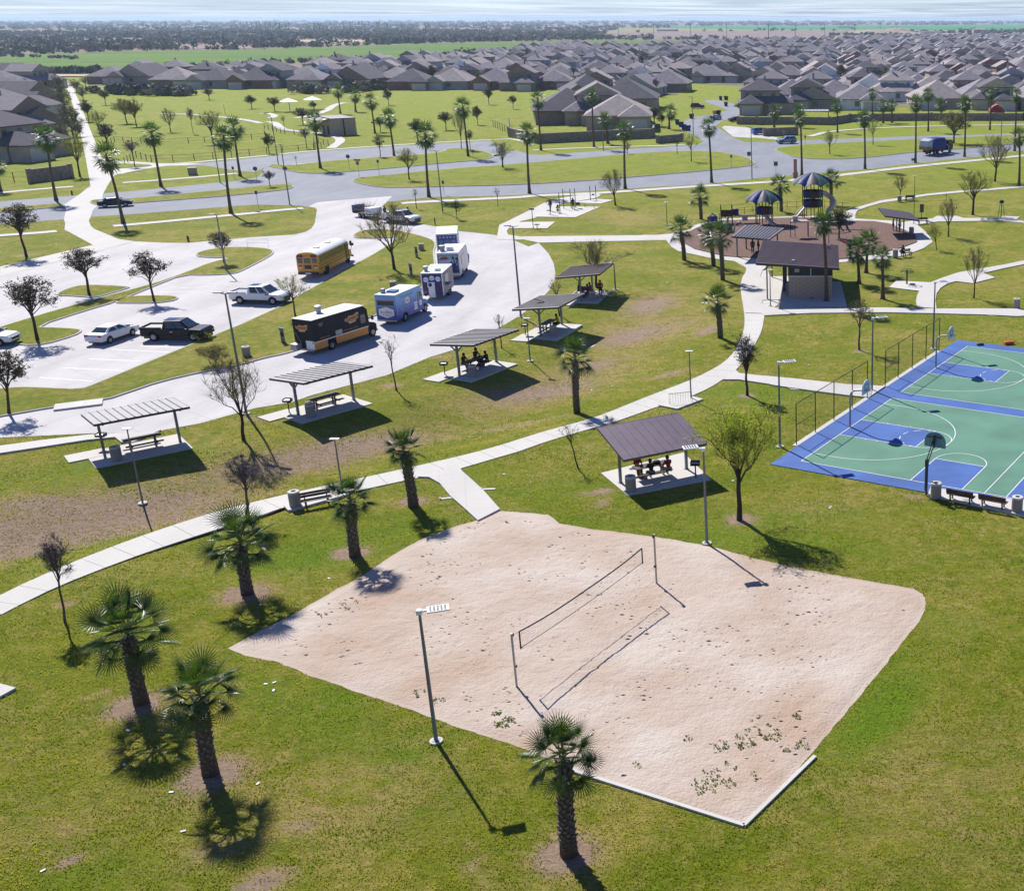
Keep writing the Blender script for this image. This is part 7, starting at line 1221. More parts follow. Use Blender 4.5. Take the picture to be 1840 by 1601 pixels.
# ---------------- people ----------------
SKIN = mat('skin', lin(.30,.17,.11), .6); HAIR = mat('black hair', lin(.012,.009,.008), .7); CL = {}
def cloth(n, c):
    if n not in CL: CL[n] = mat(n+' cloth', c, .9, var=.15, vscale=10)
    return CL[n]
COL = {'black': lin(.014,.014,.016), 'red': lin(.26,.02,.03), 'yellow': lin(.55,.33,.03), 'navy': lin(.02,.03,.09), 'white': lin(.6,.6,.6), 'grey': lin(.16,.16,.17), 'green': lin(.25,.45,.03), 'jean': lin(.05,.07,.13), 'tan': lin(.25,.19,.13), 'blue': lin(.03,.10,.35), 'pink': lin(.45,.15,.2)}
def person(label, x, y, ang, z=0.05, pose='sit', top='black', legs='jean', s=1.0, hair=True, group=None):
    t = thing('person', label, 'person', x, y, z, radians(ang), group); t.scale = (s,)*3
    if pose == 'sit': hip_z = .50; J = {'pel':(0,0,.52),'sp':(.03,0,.78),'ch':(.08,0,1.02),'nk':(.12,0,1.14),'hd':(.17,0,1.27),'tp':(.18,0,1.38)}; leg = lambda q: [(.05,q*.1,.5),(.42,q*.14,.52),(.46,q*.14,.08),(.58,q*.15,.04)]; arm = lambda q: [(.09,q*.19,1.06),(.20,q*.25,.82),(.44,q*.16,.84),(.50,q*.13,.86)]
    else: J = {'pel':(0,0,.95),'sp':(0,0,1.15),'ch':(.02,0,1.38),'nk':(.02,0,1.50),'hd':(.05,0,1.62),'tp':(.05,0,1.74)}; st_ = .14 if pose == 'walk' else .03; leg = lambda q: [(0,q*.1,.92),(q*st_*.7+.02,q*.11,.50),(q*st_,q*.11,.07),(q*st_+.13,q*.12,.04)]; arm = lambda q: [(.02,q*.2,1.42),(-q*st_*.4,q*.25,1.16),(.10-q*st_*.5,q*.24,.92),(.14-q*st_*.5,q*.23,.85)]
    verts, edges, rad = [], [], []
    def add(p, r, par=None):
        verts.append(p); rad.append(r)
        if par is not None: edges.append((par, len(verts)-1))
        return len(verts)-1
    p = add(J['pel'],.135); a = add(J['sp'],.125,p); c = add(J['ch'],.145,a); n = add(J['nk'],.055,c); h = add(J['hd'],.095,n); add(J['tp'],.075,h)
    for q in (-1,1):
        l = leg(q); k = add(l[0],.10,p); k = add(l[1],.07,k); k = add(l[2],.045,k); add(l[3],.04,k)
        ar = arm(q); k = add(ar[0],.06,c); k = add(ar[1],.045,k); k = add(ar[2],.032,k); add(ar[3],.028,k)
    def skinned(nm, vs, es, rd, m):
        me = bpy.data.meshes.new(nm); me.from_pydata(vs, es, []); me.materials.append(m); o = bpy.data.objects.new(nm, me); C.objects.link(o); o.parent = t
        md = o.modifiers.new('skin', 'SKIN'); sk = me.skin_vertices[0].data if me.skin_vertices else None
        if sk is None:
            bm = bmesh.new(); bm.from_mesh(me); bm.verts.layers.skin.verify(); bm.to_mesh(me); bm.free(); sk = me.skin_vertices[0].data
        for i, r in enumerate(rd): sk[i].radius = (r, r)
        sk[0].use_root = True; sb = o.modifiers.new('sub', 'SUBSURF'); sb.levels = 1; sb.render_levels = 1; return o
    skinned('body', verts, edges, rad, SKIN)
    # shirt: torso + upper arms; trousers: hips + legs
    vs = [J['sp'], J['ch'], tuple(Vector(J['ch']).lerp(Vector(J['nk']),.5))]; es = [(0,1),(1,2)]; rd = [.148,.162,.09]; vs.insert(0, tuple(Vector(J['pel'])+Vector((0,0,.05)))); es = [(0,1),(1,2),(2,3)]; rd = [.15,.145,.165,.09]
    for q in (-1,1): ar = arm(q); i0 = len(vs); vs += [ar[0], ar[1], ar[2]]; rd += [.078,.062,.045]; es += [(2,i0),(i0,i0+1),(i0+1,i0+2)]
    skinned('shirt', vs, es, rd, cloth(top, COL[top]))
    vs = [J['pel']]; es = []; rd = [.15]
    for q in (-1,1): l = leg(q); i0 = len(vs); vs += [l[0],l[1],tuple(Vector(l[2])+Vector((0,0,.06)))]; rd += [.115,.085,.065]; es += [(0,i0),(i0,i0+1),(i0+1,i0+2)]
    skinned('trousers', vs, es, rd, cloth(legs, COL[legs]))
    hx, hy, hz = J['hd']; hm = MB()
    if hair: bmh = [(.0,.135),(.06,.13),(.105,.085),(.125,.0),(.115,-.07),(.08,-.14)]; hm.lathe([(.001,.135),(.07,.12),(.112,.06),(.122,-.02),(.10,-.12)], 12, 0, (hx-.025, hy, hz+.03)); hm.build('hair', HAIR, t, smooth=True)
    for q in (-1,1): MB().lathe([(.001,.02),(.014,.012),(.016,0)],6,0,(hx+.085,q*.035,hz+.02)).build('eye', M['dark_metal'], t)
    MB().add([(hx+.09,-.015,hz-.01),(hx+.09,.015,hz-.01),(hx+.12,0,hz-.02),(hx+.088,0,hz+.03)],[(0,1,2),(0,2,3),(1,3,2),(0,3,1)]).build('nose', SKIN, t)
    for q in (-1,1): MB().box(-.11,.14,-.045,.045,0,.09).xf(Matrix.Translation((leg(q)[3][0]-.02, leg(q)[3][1], 0))).build('shoe', M['dark_metal'], t, bevel=.02)
    return t
def table(label, x, y, ang, z=.07, L=2.35):
    t = thing('picnic_table', label, 'picnic table', x, y, z, radians(ang), 'picnic tables under the shelters')
    for k in range(5): MB().box(-L/2,L/2,-.37+k*.15,-.37+k*.15+.14,.72,.765).build('top_plank', M['wood'], t)
    for s in (-1,1):
        for k in range(2): MB().box(-L/2,L/2,s*.72-.14+k*.145,s*.72-.005+k*.145,.43,.47).build('seat_plank', M['wood'], t)
        MB().bar((s*L*.33,-.8,.40),(s*L*.33,.8,.40),.08,.09).bar((s*L*.33,-.33,.69),(s*L*.33,.33,.69),.08,.07).bar((s*L*.33,-.16,.0),(s*L*.33,-.16,.7),.09,.09).bar((s*L*.33,.16,.0),(s*L*.33,.16,.7),.09,.09).build('leg', M['wood'], t)
    return t
def bench(label, x, y, ang, z=.06):
    t = thing('park_bench', label, 'bench', x, y, z, radians(ang), 'park benches with plank backs'); L = 1.75
    for k in range(3): MB().box(-L/2,L/2,-.05+k*.15,.085+k*.15,.43,.47).build('seat_plank', M['wood'], t)
    for k in range(2): MB().bar((-L/2,-.13-.03*k,.62+k*.17),(L/2,-.13-.03*k,.62+k*.17),.04,.15).build('back_plank', M['wood'], t)
    for s in (-1,1): MB().box(s*L*.36-.04,s*L*.36+.04,.30,.38,0,.43).build('leg', M['brown_metal'], t); MB().bar((s*L*.36,0,0),(s*L*.36,-.1,.45),.08,.08).bar((s*L*.36,-.08,.4),(s*L*.36,-.13,.86),.06,.05).bar((s*L*.36,-.06,.40),(s*L*.36,.4,.40),.07,.06).build('leg', M['brown_metal'], t)
    return t
def bin_(label, x, y, z=.06, r=.34, h=.98):
    t = thing('trash_receptacle', label, 'trash can', x, y, z, 0, 'round concrete trash receptacles')
    MB().lathe([(.001,0),(r,0),(r,h*.84),(r*.97,h*.88)], 20).build('body', M['agg'], t, smooth=False); MB().lathe([(r*.97,h*.88),(r*1.0,h*.9),(r*.98,h),(r*.45,h+.02),(r*.42,h-.05)], 20).build('lid', M['path'], t); MB().lathe([(r*.43,h-.06),(.001,h-.06)],14).build('liner', M['shade'], t)
def grill(label, x, y, z=.06, ang=0):
    t = thing('barbecue_grill', label, 'grill', x, y, z, radians(ang), 'park grills on posts'); MB().tube([(0,0,0),(0,0,.85)],.045,8).build('post', M['dark_metal'], t)
    MB().box(-.3,.3,-.22,.22,.85,.88).box(-.3,.3,.2,.23,.85,1.1).box(-.3,-.27,-.22,.22,.85,1.1).box(.27,.3,-.22,.22,.85,1.1).build('firebox', M['dark_metal'], t); MB().box(-.27,.27,-.25,.19,1.0,1.02).build('grate', M['metal'], t)
def at(sh, u, v):      # point in a shelter's own frame (u along the posts, v towards the front)
    x, y, a = sh; a = radians(a); return x+u*cos(a)+v*sin(a), y+u*sin(a)-v*cos(a)
TB = ['empty picnic table under the shelter nearest the left border', 'empty picnic table under the second small shelter', 'picnic table with four people under the third small shelter', 'picnic table under the fourth small shelter', 'picnic table under the farthest small shelter, people gathered at it']
for i, (x, y, a, lb) in enumerate(SH):
    p = at((x,y,a), .1, -.35); table(TB[i], p[0], p[1], a, .08)
    if i != 4 or True: p = at((x,y,a), -2.0, 1.15); bin_(['concrete trash receptacle at the left post of the shelter nearest the border','concrete trash receptacle at the second shelter','concrete trash receptacle in front of the four seated people','concrete trash receptacle at the fourth shelter','concrete trash receptacle at the farthest small shelter'][i], p[0]+(.2 if i==0 else 0), p[1], .07)
for lb, (x, y) in (('grill on a post left of the second shelter',(-40.72,84.1)),('grill on a post left of the third shelter',(-32.05,94.1)),('grill on a post left of the fourth shelter',(-28.5,107.2)),('small grill at the post of the shelter nearest the border',(-50.2,76.3)),('grill on a post under the tree by the plum shelter',(-8.62,70.8))): grill(lb, x, y)
D_ = (-11.35,71.05,32.2); p = at(D_,-.15,-.1); table('picnic table with three people under the plum roofed shelter', p[0], p[1], 32.2, .07); bin_('concrete trash receptacle in front of the plum roofed shelter', -12.45, 68.5, .07)
def seat(sh, u, side, label, **k):
    v = side*.72; q = at(sh, u, v-.05 if sh is D_ else v-.35); a = sh[2]+(90 if side > 0 else -90); person(label, q[0], q[1], a, .02+.06, 'sit', group='people sitting at the picnic tables', **k)
seat(D_, -.85, -1, 'person in a red top leaning over the left end of the table', top='red', legs='black'); seat(D_, -.45, 1, 'person in black with back to us at the plum shelter table', top='black', legs='jean'); seat(D_, .75, 1, 'person in dark red with light trousers at the right of the plum shelter table', top='red', legs='grey')
b = thing('backpack', 'black bag lying on the table of the plum shelter', 'bag', *at(D_, .25, -.1), .84, .4); MB().box(-.25,.25,-.16,.16,0,.18).build('bag_body', cloth('black', COL['black']), b, bevel=.06); MB().tube([(-.15,0,.18),(-.1,0,.26),(.1,0,.26),(.15,0,.18)],.02,6).build('handle', cloth('black', COL['black']), b)
S3 = SH[2][:3]; seat(S3,-.6,-1,'person in black with dark hair at the far left of the third table', top='black'); seat(S3,.0,1,'child in black, back to us, at the third table', top='black', s=.85); seat(S3,.75,1,'person in black at the right of the third table', top='black', legs='black'); seat(S3,.9,-1,'tall person in black across the third table', top='black', s=1.08)
S4 = SH[3][:3]; seat(S4,.75,1,'person in a yellow top at the fourth table', top='yellow', legs='black')
S5 = SH[4][:3]; seat(S5,-.5,1,'person in dark red under the farthest shelter', top='red'); seat(S5,.4,1,'person in white and grey under the farthest shelter', top='grey'); seat(S5,.6,-1,'person in navy under the farthest shelter', top='navy'); person('person standing in red at the farthest small shelter', *at(S5,.0,1.5), 90, .06, 'stand', 'red', 'black')
person('worker in dark clothes standing beside the white pickup', -62.4, 175.2, -40, .03, 'stand', 'tan', 'black')
person('person standing in navy beside the trailer', -66.3, 176.4, -40, .03, 'walk', 'navy', 'black')
for i, (x, y, tp, lb) in enumerate([(-8.9,148.2,'red','person in red under the striped playground roof'),(-8.1,148.6,'navy','person in navy under the striped playground roof'),(-9.6,147.6,'black','person in black under the striped playground roof')]): person(lb, x, y, 200+i*40, .16, 'stand', tp, 'black')
person('child in red standing on the wood chips right of the restroom', 3.8, 148.0, 30, .16, 'stand', 'red', 'red', .8)
person('two-tone dressed person with a stroller under the brown roof', 9.0, 164.5, 10, .05, 'stand', 'navy', 'grey'); person('person in white under the brown roof', 9.9, 164.0, -150, .05, 'stand', 'white', 'black')
person('person in lime green crouching at the exercise pad', -41.45, 180.8, 100, .05, 'sit', 'green', 'black', .9); person('person in dark grey at the exercise bars', -39.9, 184.7, -60, .05, 'walk', 'black', 'black'); person('person in black bending at the left exercise station', -43.0, 182.8, -120, .05, 'walk', 'black', 'grey')
bench('plank bench on the path beside the concrete trash receptacle', -31.3, 66.25, 211, .06)
bin_('concrete trash receptacle at the left end of the path bench', -32.5, 66.0, .06)
BA = math.degrees(UANG)
for u, v, lb in ((-2.15,12.1,'left one of the two court benches'),(-2.1,14.15,'right one of the two court benches')): x, y = uv(u, v); bench('brown plank bench, '+lb, x, y, BA, .07)
for u, v, lb in ((-2.0,10.45,'left of the two court benches, by the hoop post'),(-1.95,15.65,'right of the two court benches')): x, y = uv(u, v); bin_('concrete trash receptacle '+lb, x, y, .07)
bin_('concrete trash receptacle on the grass between lot and lane', -51.2, 99.7, 0); bin_('concrete trash receptacle on the round path before the benches', 8.3, 145.3, .1); bench('bench with a seated person at the round path', 9.6, 145.9, 215, .1); person('person in red sitting on the round path bench', 9.2, 146.0, 300, .1, 'sit', 'red', 'black')
bin_('concrete trash receptacle on the upper walk before the bare tree', 11.5, 192.6, .1); bench('dark bench on the upper walk', 13.3, 194.0, 20, .1); bin_('concrete trash receptacle under the brown roofed shelter', 11.4, 161.8, .07); bin_('concrete trash receptacle at the right border on the cross walk', 19.3, 118.2, .06)
bench('bench beside the right walk in the round path corner', 13.6, 170.9, 200, .06)
# bicycle rack and bikes
def rack(label, x, y, ang, z=.07):
    t = thing('bicycle_rack', label, 'bicycle rack', x, y, z, radians(ang), 'bicycle racks')
    MB().bar((-.9,-.35,.02),(.9,-.35,.02),.05,.05).bar((-.9,.35,.02),(.9,.35,.02),.05,.05).bar((-.9,-.35,.02),(-.9,.35,.02),.05,.05).bar((.9,-.35,.02),(.9,.35,.02),.05,.05).build('base', M['metal'], t)
    MB().tube([(-.9,0,.02),(-.9,0,.8),(.9,0,.8),(.9,0,.02)],.025,6).build('frame', M['metal'], t)
    for i in range(9): MB().tube([(-.8+i*.2,-.0,.8),(-.8+i*.2,0,.02)],.012,5).build('bar', M['metal'], t)
rack('wire bicycle rack on the small pad by the lamp post', -11.45, 86.45, 20)
def bike(label, x, y, ang, col):
    t = thing('bicycle', label, 'bicycle', x, y, .06, radians(ang), 'bicycles parked by the farthest shelter')
    for s in (-1,1):
        wo = MB().lathe([(.33,-.02),(.35,0),(.33,.02),(.315,0),(.33,-.02)], 20, 0, (0,0,0), 'y').build('wheel', M['rubber'], t); wo.location = (s*.52,0,.35); sp_ = MB()
        for k in range(8): a = pi*k/8; sp_.tube([(-.32*cos(a),0,-.32*sin(a)),(.32*cos(a),0,.32*sin(a))],.006,3)
        sp_.build('spokes', M['chrome'], wo)
    f = MB()
    for a, b in (((-.52,0,.35),(-.1,0,.32)),((-.1,0,.32),(-.18,0,.8)),((-.52,0,.35),(-.17,0,.72)),((-.1,0,.32),(.35,0,.78)),((-.17,0,.72),(.36,0,.8)),((.36,0,.82),(.52,0,.35)),((.33,0,.9),(.36,0,.78))): f.tube([a,b],.02,6)
    f.build('frame', col, t); MB().box(-.3,-.06,-.06,.06,.82,.87).build('saddle', M['dark_metal'], t); MB().tube([(.3,-.28,.93),(.34,0,.9),(.3,.28,.93)],.014,6).build('handlebar', M['chrome'], t)
bike('white bicycle leaning beside the farthest shelter, left one', -24.2, 122.2, 20, M['white']); bike('white bicycle beside the farthest shelter, right one', -23.4, 122.6, 5, M['white'])
# pedestals, hydrants, cabinets, covers
M['ped'] = mat('utility pedestal', lin(.22,.24,.23), .6); 
for lb, x, y in (('grey utility pedestal left of the black food truck',-50.0,104.3),('grey utility pedestal on the grass behind the purple trailer',-48.2,130.0+4),('grey utility pedestal nearer the wide bare tree',-51.2,145.0)):
    t = thing('utility_pedestal', lb, 'pedestal', x, y, 0, .3, 'utility pedestals on the grass strip'); MB().box(-.16,.16,-.12,.12,0,1.35).build('cabinet', M['ped'], t, bevel=.02); MB().prism([(-.2,1.35),(.2,1.35),(.2,1.42),(-.2,1.55)],-.15,.15,axis='y').build('hood', M['ped'], t); MB().box(-.3,.3,-.3,.3,0,.06).build('base', M['path'], t); MB().box(-.1,.1,-.14,-.12,.7,1.1).build('meter', M['dark_metal'], t)
for lb, x, y in (('brown trash can on the grass strip behind the blue food truck',-47.8,130.9-4),('brown trash can on the grass strip beside the far pedestal',-52.2,149.9)): bin_(lb, x, y, 0)
def box_cover(x, y, lb, w=.5, a=.3): 
    t = thing('valve_cover', 'pale cover plate in the grass '+lb, 'cover', x, y, 0, a, 'pale valve covers in the grass'); MB().box(-w/2,w/2,-w*.35,w*.35,0,.03).build('plate', M['path'], t)
for (x, y), lb in zip(DATA['covers'], ('left of the utility pedestal by the black truck','near the wide bare tree, right side','left of the wide bare tree','right of the yellowed tree by the black truck','in front of the black pickup','below the trash can at the kerb','beside the yellow-green bush','at the root of the wide bare tree')): box_cover(x, y, lb, .45, x)
t = thing('cabinet', 'small tan utility cabinet on the verge', 'cabinet', -121.5, 228.2, 0, .2); MB().box(-.7,.7,-.5,.5,0,1.3).build('body', M['cap'], t, bevel=.03); MB().box(-.8,.8,-.6,.6,1.3,1.38).build('lid', M['path'], t)
for lb, x, y in (('fire hydrant on the left lawn kerb',-85.7,156.8),('small hydrant by the lane crossing',-127.9,200.7)):
    t = thing('fire_hydrant', lb, 'hydrant', x, y, 0, 0, 'fire hydrants'); MB().lathe([(.16,0),(.12,.08),(.12,.55),(.15,.6),(.1,.72),(.001,.78)],12).build('barrel', PR, t); MB().tube([(-.2,0,.42),(.2,0,.42)],.06,8).build('nozzle', PR, t)
t = thing('inlet', 'concrete storm inlet at the front kerb', 'inlet', -57.7, 85.9, 0, radians(28)); MB().box(-1.6,1.6,-.8,.8,.0,.16).build('slab', M['path'], t); MB().lathe([(.3,.17),(.001,.175)],16).build('cover', M['metal'], t)
# dark post at the lot edge, staked banner frames
t = thing('bollard', 'short dark post at the lawn edge above the food trucks', 'post', -56.9, 170.2, 0, 0); MB().tube([(0,0,0),(0,0,1.0)],.08,8).build('post', M['brown_metal'], t); MB().lathe([(.1,.98),(.06,1.06),(.001,1.08)],8).build('cap', M['dark_metal'], t)
t = thing('barrier_frame', 'light metal barrier frame on the middle parking strip', 'barrier', -73.9, 151.5, .13, .1); MB().tube([(-1.3,0,0),(-1.3,0,1.1),(1.3,0,1.1),(1.3,0,0)],.02,5).build('frame', M['metal'], t); MB().tube([(-1.3,0,.6),(1.3,0,.6)],.012,4).build('rail', M['metal'], t)
# painted stall lines
for i, (a, b) in enumerate(DATA['stalls']): MB().bar((a[0],a[1],.026),(b[0],b[1],.026),.10,.004).build('parking_line', M['white_line'], lot)
# ---------------- signs ----------------
M['sign_red'] = mat('stop sign red', lin(.45,.02,.03), .4); M['sign_green'] = mat('street sign green', lin(.02,.16,.09), .4); M['sign_back'] = mat('sign back metal', lin(.10,.11,.13), .5)
def sign(label, x, y, h, ang, kind, text=None, z=0):
    t = thing('road_sign', label, 'sign', x, y, z, radians(ang), 'road signs'); MB().tube([(0,0,0),(0,0,h)],.035,6).build('post', M['metal'], t)
    if kind == 'stop':
        o = MB().prism([(.40*cos(pi/8+i*pi/4), .40*sin(pi/8+i*pi/4)+h-.35) for i in range(8)], -.05, -.03, axis='y').build('plate', M['white'], t); o2 = MB().prism([(.37*cos(pi/8+i*pi/4), .37*sin(pi/8+i*pi/4)+h-.35) for i in range(8)], -.062, -.05, axis='y').build('face', M['sign_red'], t)
        letters('STOP', .30, M['white'], t, Matrix.Translation((0,-.066,h-.35)) @ Matrix.Rotation(pi/2,4,'X'))
        if text: MB().box(-.65,.65,-.05,-.02,h+.05,h+.35).build('street_name_plate', M['sign_green'], t); letters(text, .17, M['white'], t, Matrix.Translation((0,-.055,h+.2)) @ Matrix.Rotation(pi/2,4,'X'))
    elif kind == 'back': MB().prism([(.4*cos(pi/8+i*pi/4), .4*sin(pi/8+i*pi/4)+h-.35) for i in range(8)], -.04, -.02, axis='y').build('plate', M['sign_back'], t)
    elif kind == 'sq': MB().box(-.38,.38,-.05,-.03,h-.8,h).build('plate', M['sign_back'], t)
    elif kind == 'blue': MB().box(-.32,.32,-.05,-.03,h-.5,h).build('plate', mat('blue sign', lin(.05,.2,.33), .5), t)
    else: MB().box(-.2,.2,-.05,-.03,h-.55,h).build('plate', M['sign_back'], t)
sign('stop sign with a green street name plate, on the big median tip', -88.5, 225.0, 2.9, -10, 'stop', 'Sandpiper')
sign('back of a stop sign on the verge island', -94.7, 236.3, 2.9, 8, 'back'); sign('thin sign post on the big median near the stop sign', -85.5, 227.2, 2.9, 8, 'small'); sign('octagonal sign back at the junction', -98.5, 216.6, 2.9, 20, 'back')
sign('thin post at the near verge beside the light pole', -65.0, 200.7, 2.4, 0, 'small'); sign('blue tinted sign on the verge island tip', -76.1, 256.9, 1.7, 20, 'blue'); sign('square sign back at the crossroads near kerb', -10.0, 226.1, 2.7, 5, 'sq')
sign('stop sign by the white suv at the crossroads', -10.8, 289.4, 2.9, 10, 'stop'); sign('thin sign on the right median', -5.5, 283.0, 2.3, 10, 'small'); sign('double sign on the big median tip by the crossroads', -16.1, 242.4, 2.8, 10, 'sq'); sign('narrow sign on the big median right end', -19.4, 238.7, 2.6, 10, 'small')
sign('sign at the side road tip left of the junction', -104.9, 218.7, 2.6, 15, 'back'); sign('dark sign before the cabinet on the verge', -110.5, 221.8, 2.3, 10, 'small'); sign('thin sign on the near verge left of the junction', -90.1, 186.9, 2.6, 10, 'small', z=0); sign('small blue sign at the kerb by the garbage truck', 17.4, 248.2, .9, 10, 'blue')
t = thing('pylon_sign', 'red and cream pylon on a stone base at the near kerb', 'sign', -6.24, 222.85, 0, .3); MB().box(-.42,.42,-.35,.35,0,1.1).build('base', M['stone'], t); MB().box(-.5,.5,-.42,.42,1.1,1.2).build('cap', M['cap'], t); MB().box(-.28,.28,-.2,.2,1.2,3.5).build('shaft', mat('salmon red panel', lin(.36,.13,.10), .6), t); MB().box(-.05,.05,-.23,-.2,1.3,3.4).build('stripe', M['cap'], t)
t = thing('information_board', 'brown information board on a post beside the round path', 'sign', 13.7, 174.1, 0, .2); MB().tube([(0,0,0),(0,0,2.3)],.05,6).build('post', M['brown_metal'], t); MB().box(-.3,.3,-.06,-.02,1.2,2.4).build('board', M['brown_metal'], t)
# ---------------- playground ----------------
def panel_roof(t, cx, cy, zc, r, cols):
    for k in range(8):
        a0 = 2*pi*k/8+.2; a1 = 2*pi*(k+1)/8+.2; am = (a0+a1)/2; mb = MB(); pts = []
        for i in range(5):
            s = i/4; rr = .12+r*s; zz_ = zc-1.25*s**1.05-.55*s*s*s
            row = []
            for j in range(5):
                q = -1+j/2; a = am+(a1-a0)*.5*q*.96; lift = (1-q*q)*.5*s
                row.append((cx+rr*cos(a), cy+rr*sin(a), zz_+lift))
            pts.append(row)
        vs = [p for row in pts for p in row]; fs = [(i*5+j,i*5+j+1,(i+1)*5+j+1,(i+1)*5+j) for i in range(4) for j in range(4)]
        mb.add(vs, fs); mb.add([(x,y,z-.05) for x,y,z in vs], [tuple(reversed(f)) for f in fs]); mb.build('canopy_panel', cols[k % len(cols)], t, smooth=True)
pb, pg, pgr, ptan, pbr = mat('play blue', lin(.012,.035,.20), .6, spec=.2), mat('play green', lin(.03,.11,.11), .6, spec=.2), mat('play grey', lin(.12,.12,.15), .6, spec=.2), mat('play tan', lin(.50,.42,.34), .4), mat('play brown', lin(.06,.03,.025), .5)
cnav = mat('play navy', lin(.01,.018,.06), .6, spec=.2)
def tower(label, x, y, s, h, roofr):
    t = thing('play_tower', label, 'playground tower', x, y, .16, .25, 'playground towers')
    ang = [pi/8+i*pi/4 for i in range(8)]
    for a in ang: MB().tube([(s*cos(a),s*sin(a),0),(s*cos(a),s*sin(a),h-1.0)],.065,8).build('post', pbr, t)
    for z_ in ((1.4,) if h < 5.5 else (1.6,3.0)):
        MB().prism([(s*cos(a),s*sin(a)) for a in ang], z_, z_+.1).build('deck', pbr, t)
        for i in range(8):
            a, b = ang[i], ang[(i+1)%8]; m_ = (pb, pbr, pg, pbr)[i%4]; p0 = Vector((s*cos(a),s*sin(a),z_+.55)); p1 = Vector((s*cos(b),s*sin(b),z_+.55)); MB().bar(p0, p1, .05, .85).build('wall_panel', m_, t)
    panel_roof(t, 0, 0, h, roofr, [pb, pg, pgr, cnav, pb, pgr, pg, cnav])
    return t
tw1 = tower('lower playground tower with blue, green and grey petal canopy', -9.3, 170.2, 1.25, 4.9, 2.6)
tw2 = tower('taller playground tower with petal canopy and tube slide', -2.4, 176.0, 1.5, 6.6, 2.9)
def slide(parent, pts, tube=False, wd=.5, m=ptan):
    if tube: MB().tube(pts, .42, 12, 0, False).build('tube_slide', m, parent); 
    else:
        P = [Vector(p) for p in pts]; mb = MB()
        for a, b in zip(P, P[1:]):
            d = (b-a); sdv = Vector((-d.y, d.x, 0)).normalized()*wd/2; mb.bar(a, b, wd, .05); mb.bar(a+sdv, b+sdv, .06, .25); mb.bar(a-sdv, b-sdv, .06, .25)
        mb.build('slide', m, parent)
slide(tw2, [(1.2,0,3.6),(2.0,.3,3.4),(2.9,.1,2.8),(3.1,-.7,2.2),(2.6,-1.4,1.6),(2.0,-1.6,1.0),(1.8,-2.4,.5)], True); slide(tw2, [(-1.3,-.2,1.7),(-2.4,-1.2,.9),(-3.3,-2.2,.3)]); slide(tw1, [(-.2,-1.3,1.5),(.6,-2.6,.5),(.9,-3.2,.3)], m=ptan)
def frame_play(name, label, x, y, ang, bits):
    t = thing(name, label, 'playground equipment', x, y, .16, radians(ang)); 
    for nm, m, fn in bits: fn(MB()).build(nm, m, t)
    return t
frame_play('climbing_bridge', 'low dark climbing bridge left of the smaller tower', -13.0, 171.0, 8, [('post', pbr, lambda b: b.tube([(-2.6,-.6,0),(-2.6,-.6,2.6)],.06,6)),('post', pbr, lambda b: b.tube([(-2.6,.6,0),(-2.6,.6,2.6)],.06,6)),('post', pbr, lambda b: b.tube([(-1,-.6,0),(-1,-.6,2.6)],.06,6)),('post', pbr, lambda b: b.tube([(-1,.6,0),(-1,.6,2.6)],.06,6)),('deck', pbr, lambda b: b.box(-2.6,2.4,-.6,.6,1.0,1.1)),('side_panel', pbr, lambda b: b.box(-2.6,-1,-.66,-.6,1.1,2.0)),('side_panel', pb, lambda b: b.box(-1,0,.6,.66,1.1,1.9)),('railing', pbr, lambda b: b.bar((-1,-.6,1.9),(2.4,-.6,1.9),.05,.05)),('climber', pgr, lambda b: b.tube([(-1.5,-.8,1.2),(-1.7,-1.6,1.0),(-1.8,-2.1,.4),(-1.8,-2.2,0)],.14,8)),('play_panel', ptan, lambda b: b.box(.4,1.2,-.7,-.6,.4,1.2))])
frame_play('spring_toy', 'blue and pale play figure at the far left of the play area', -16.6, 168.8, 20, [('seat', pb, lambda b: b.box(-.5,.5,-.3,.3,.6,1.3)),('arch', pgr, lambda b: b.tube([(-.7,0,0),(-.6,0,1.2),(0,0,1.7),(.6,0,1.2),(.7,0,0)],.1,8))])
frame_play('climbing_rock', 'pale green climbing hump by the striped shelter', -14.3, 163.5, 10, [('hump', pgr, lambda b: b.lathe([(1.0,0),(.9,.6),(.5,1.2),(.001,1.4)],9)),('arch', ptan, lambda b: b.tube([(1.1,0,0),(1.3,.4,.9),(1.9,.7,1.2),(2.5,.6,.9),(2.8,.4,0)],.12,8))])
frame_play('play_table', 'tan play station with thin legs in front of the towers', -4.0, 159.5, 5, [('leg', pbr, lambda b: b.tube([(-1.2,-.5,0),(-1.2,-.5,2.4)],.05,6)),('leg', pbr, lambda b: b.tube([(-.6,-.5,0),(-.6,-.5,2.4)],.05,6)),('leg', pbr, lambda b: b.tube([(1.2,-.5,0),(1.2,-.5,2.2)],.05,6)),('leg', pbr, lambda b: b.tube([(1.2,.6,0),(1.2,.6,2.2)],.05,6)),('top', ptan, lambda b: b.prism([(-1.3,-.7),(1.3,-.7),(1.0,.7),(-.9,.8)],2.0,2.2)),('panel', ptan, lambda b: b.box(-.9,-.2,-.4,.3,2.2,2.8))])
frame_play('balance_arch', 'curved grey climber behind the restroom palm', 1.2, 163.5, 40, [('arch', pgr, lambda b: b.tube([(-2,0,0),(-1.5,0,1.1),(0,.3,1.7),(1.5,0,1.1),(2,0,0)],.16,8)),('arch', pbr, lambda b: b.tube([(-1.6,.9,0),(-1.1,.9,1.0),(0,1.1,1.5),(1.1,.9,1.0),(1.6,.9,0)],.1,8))])
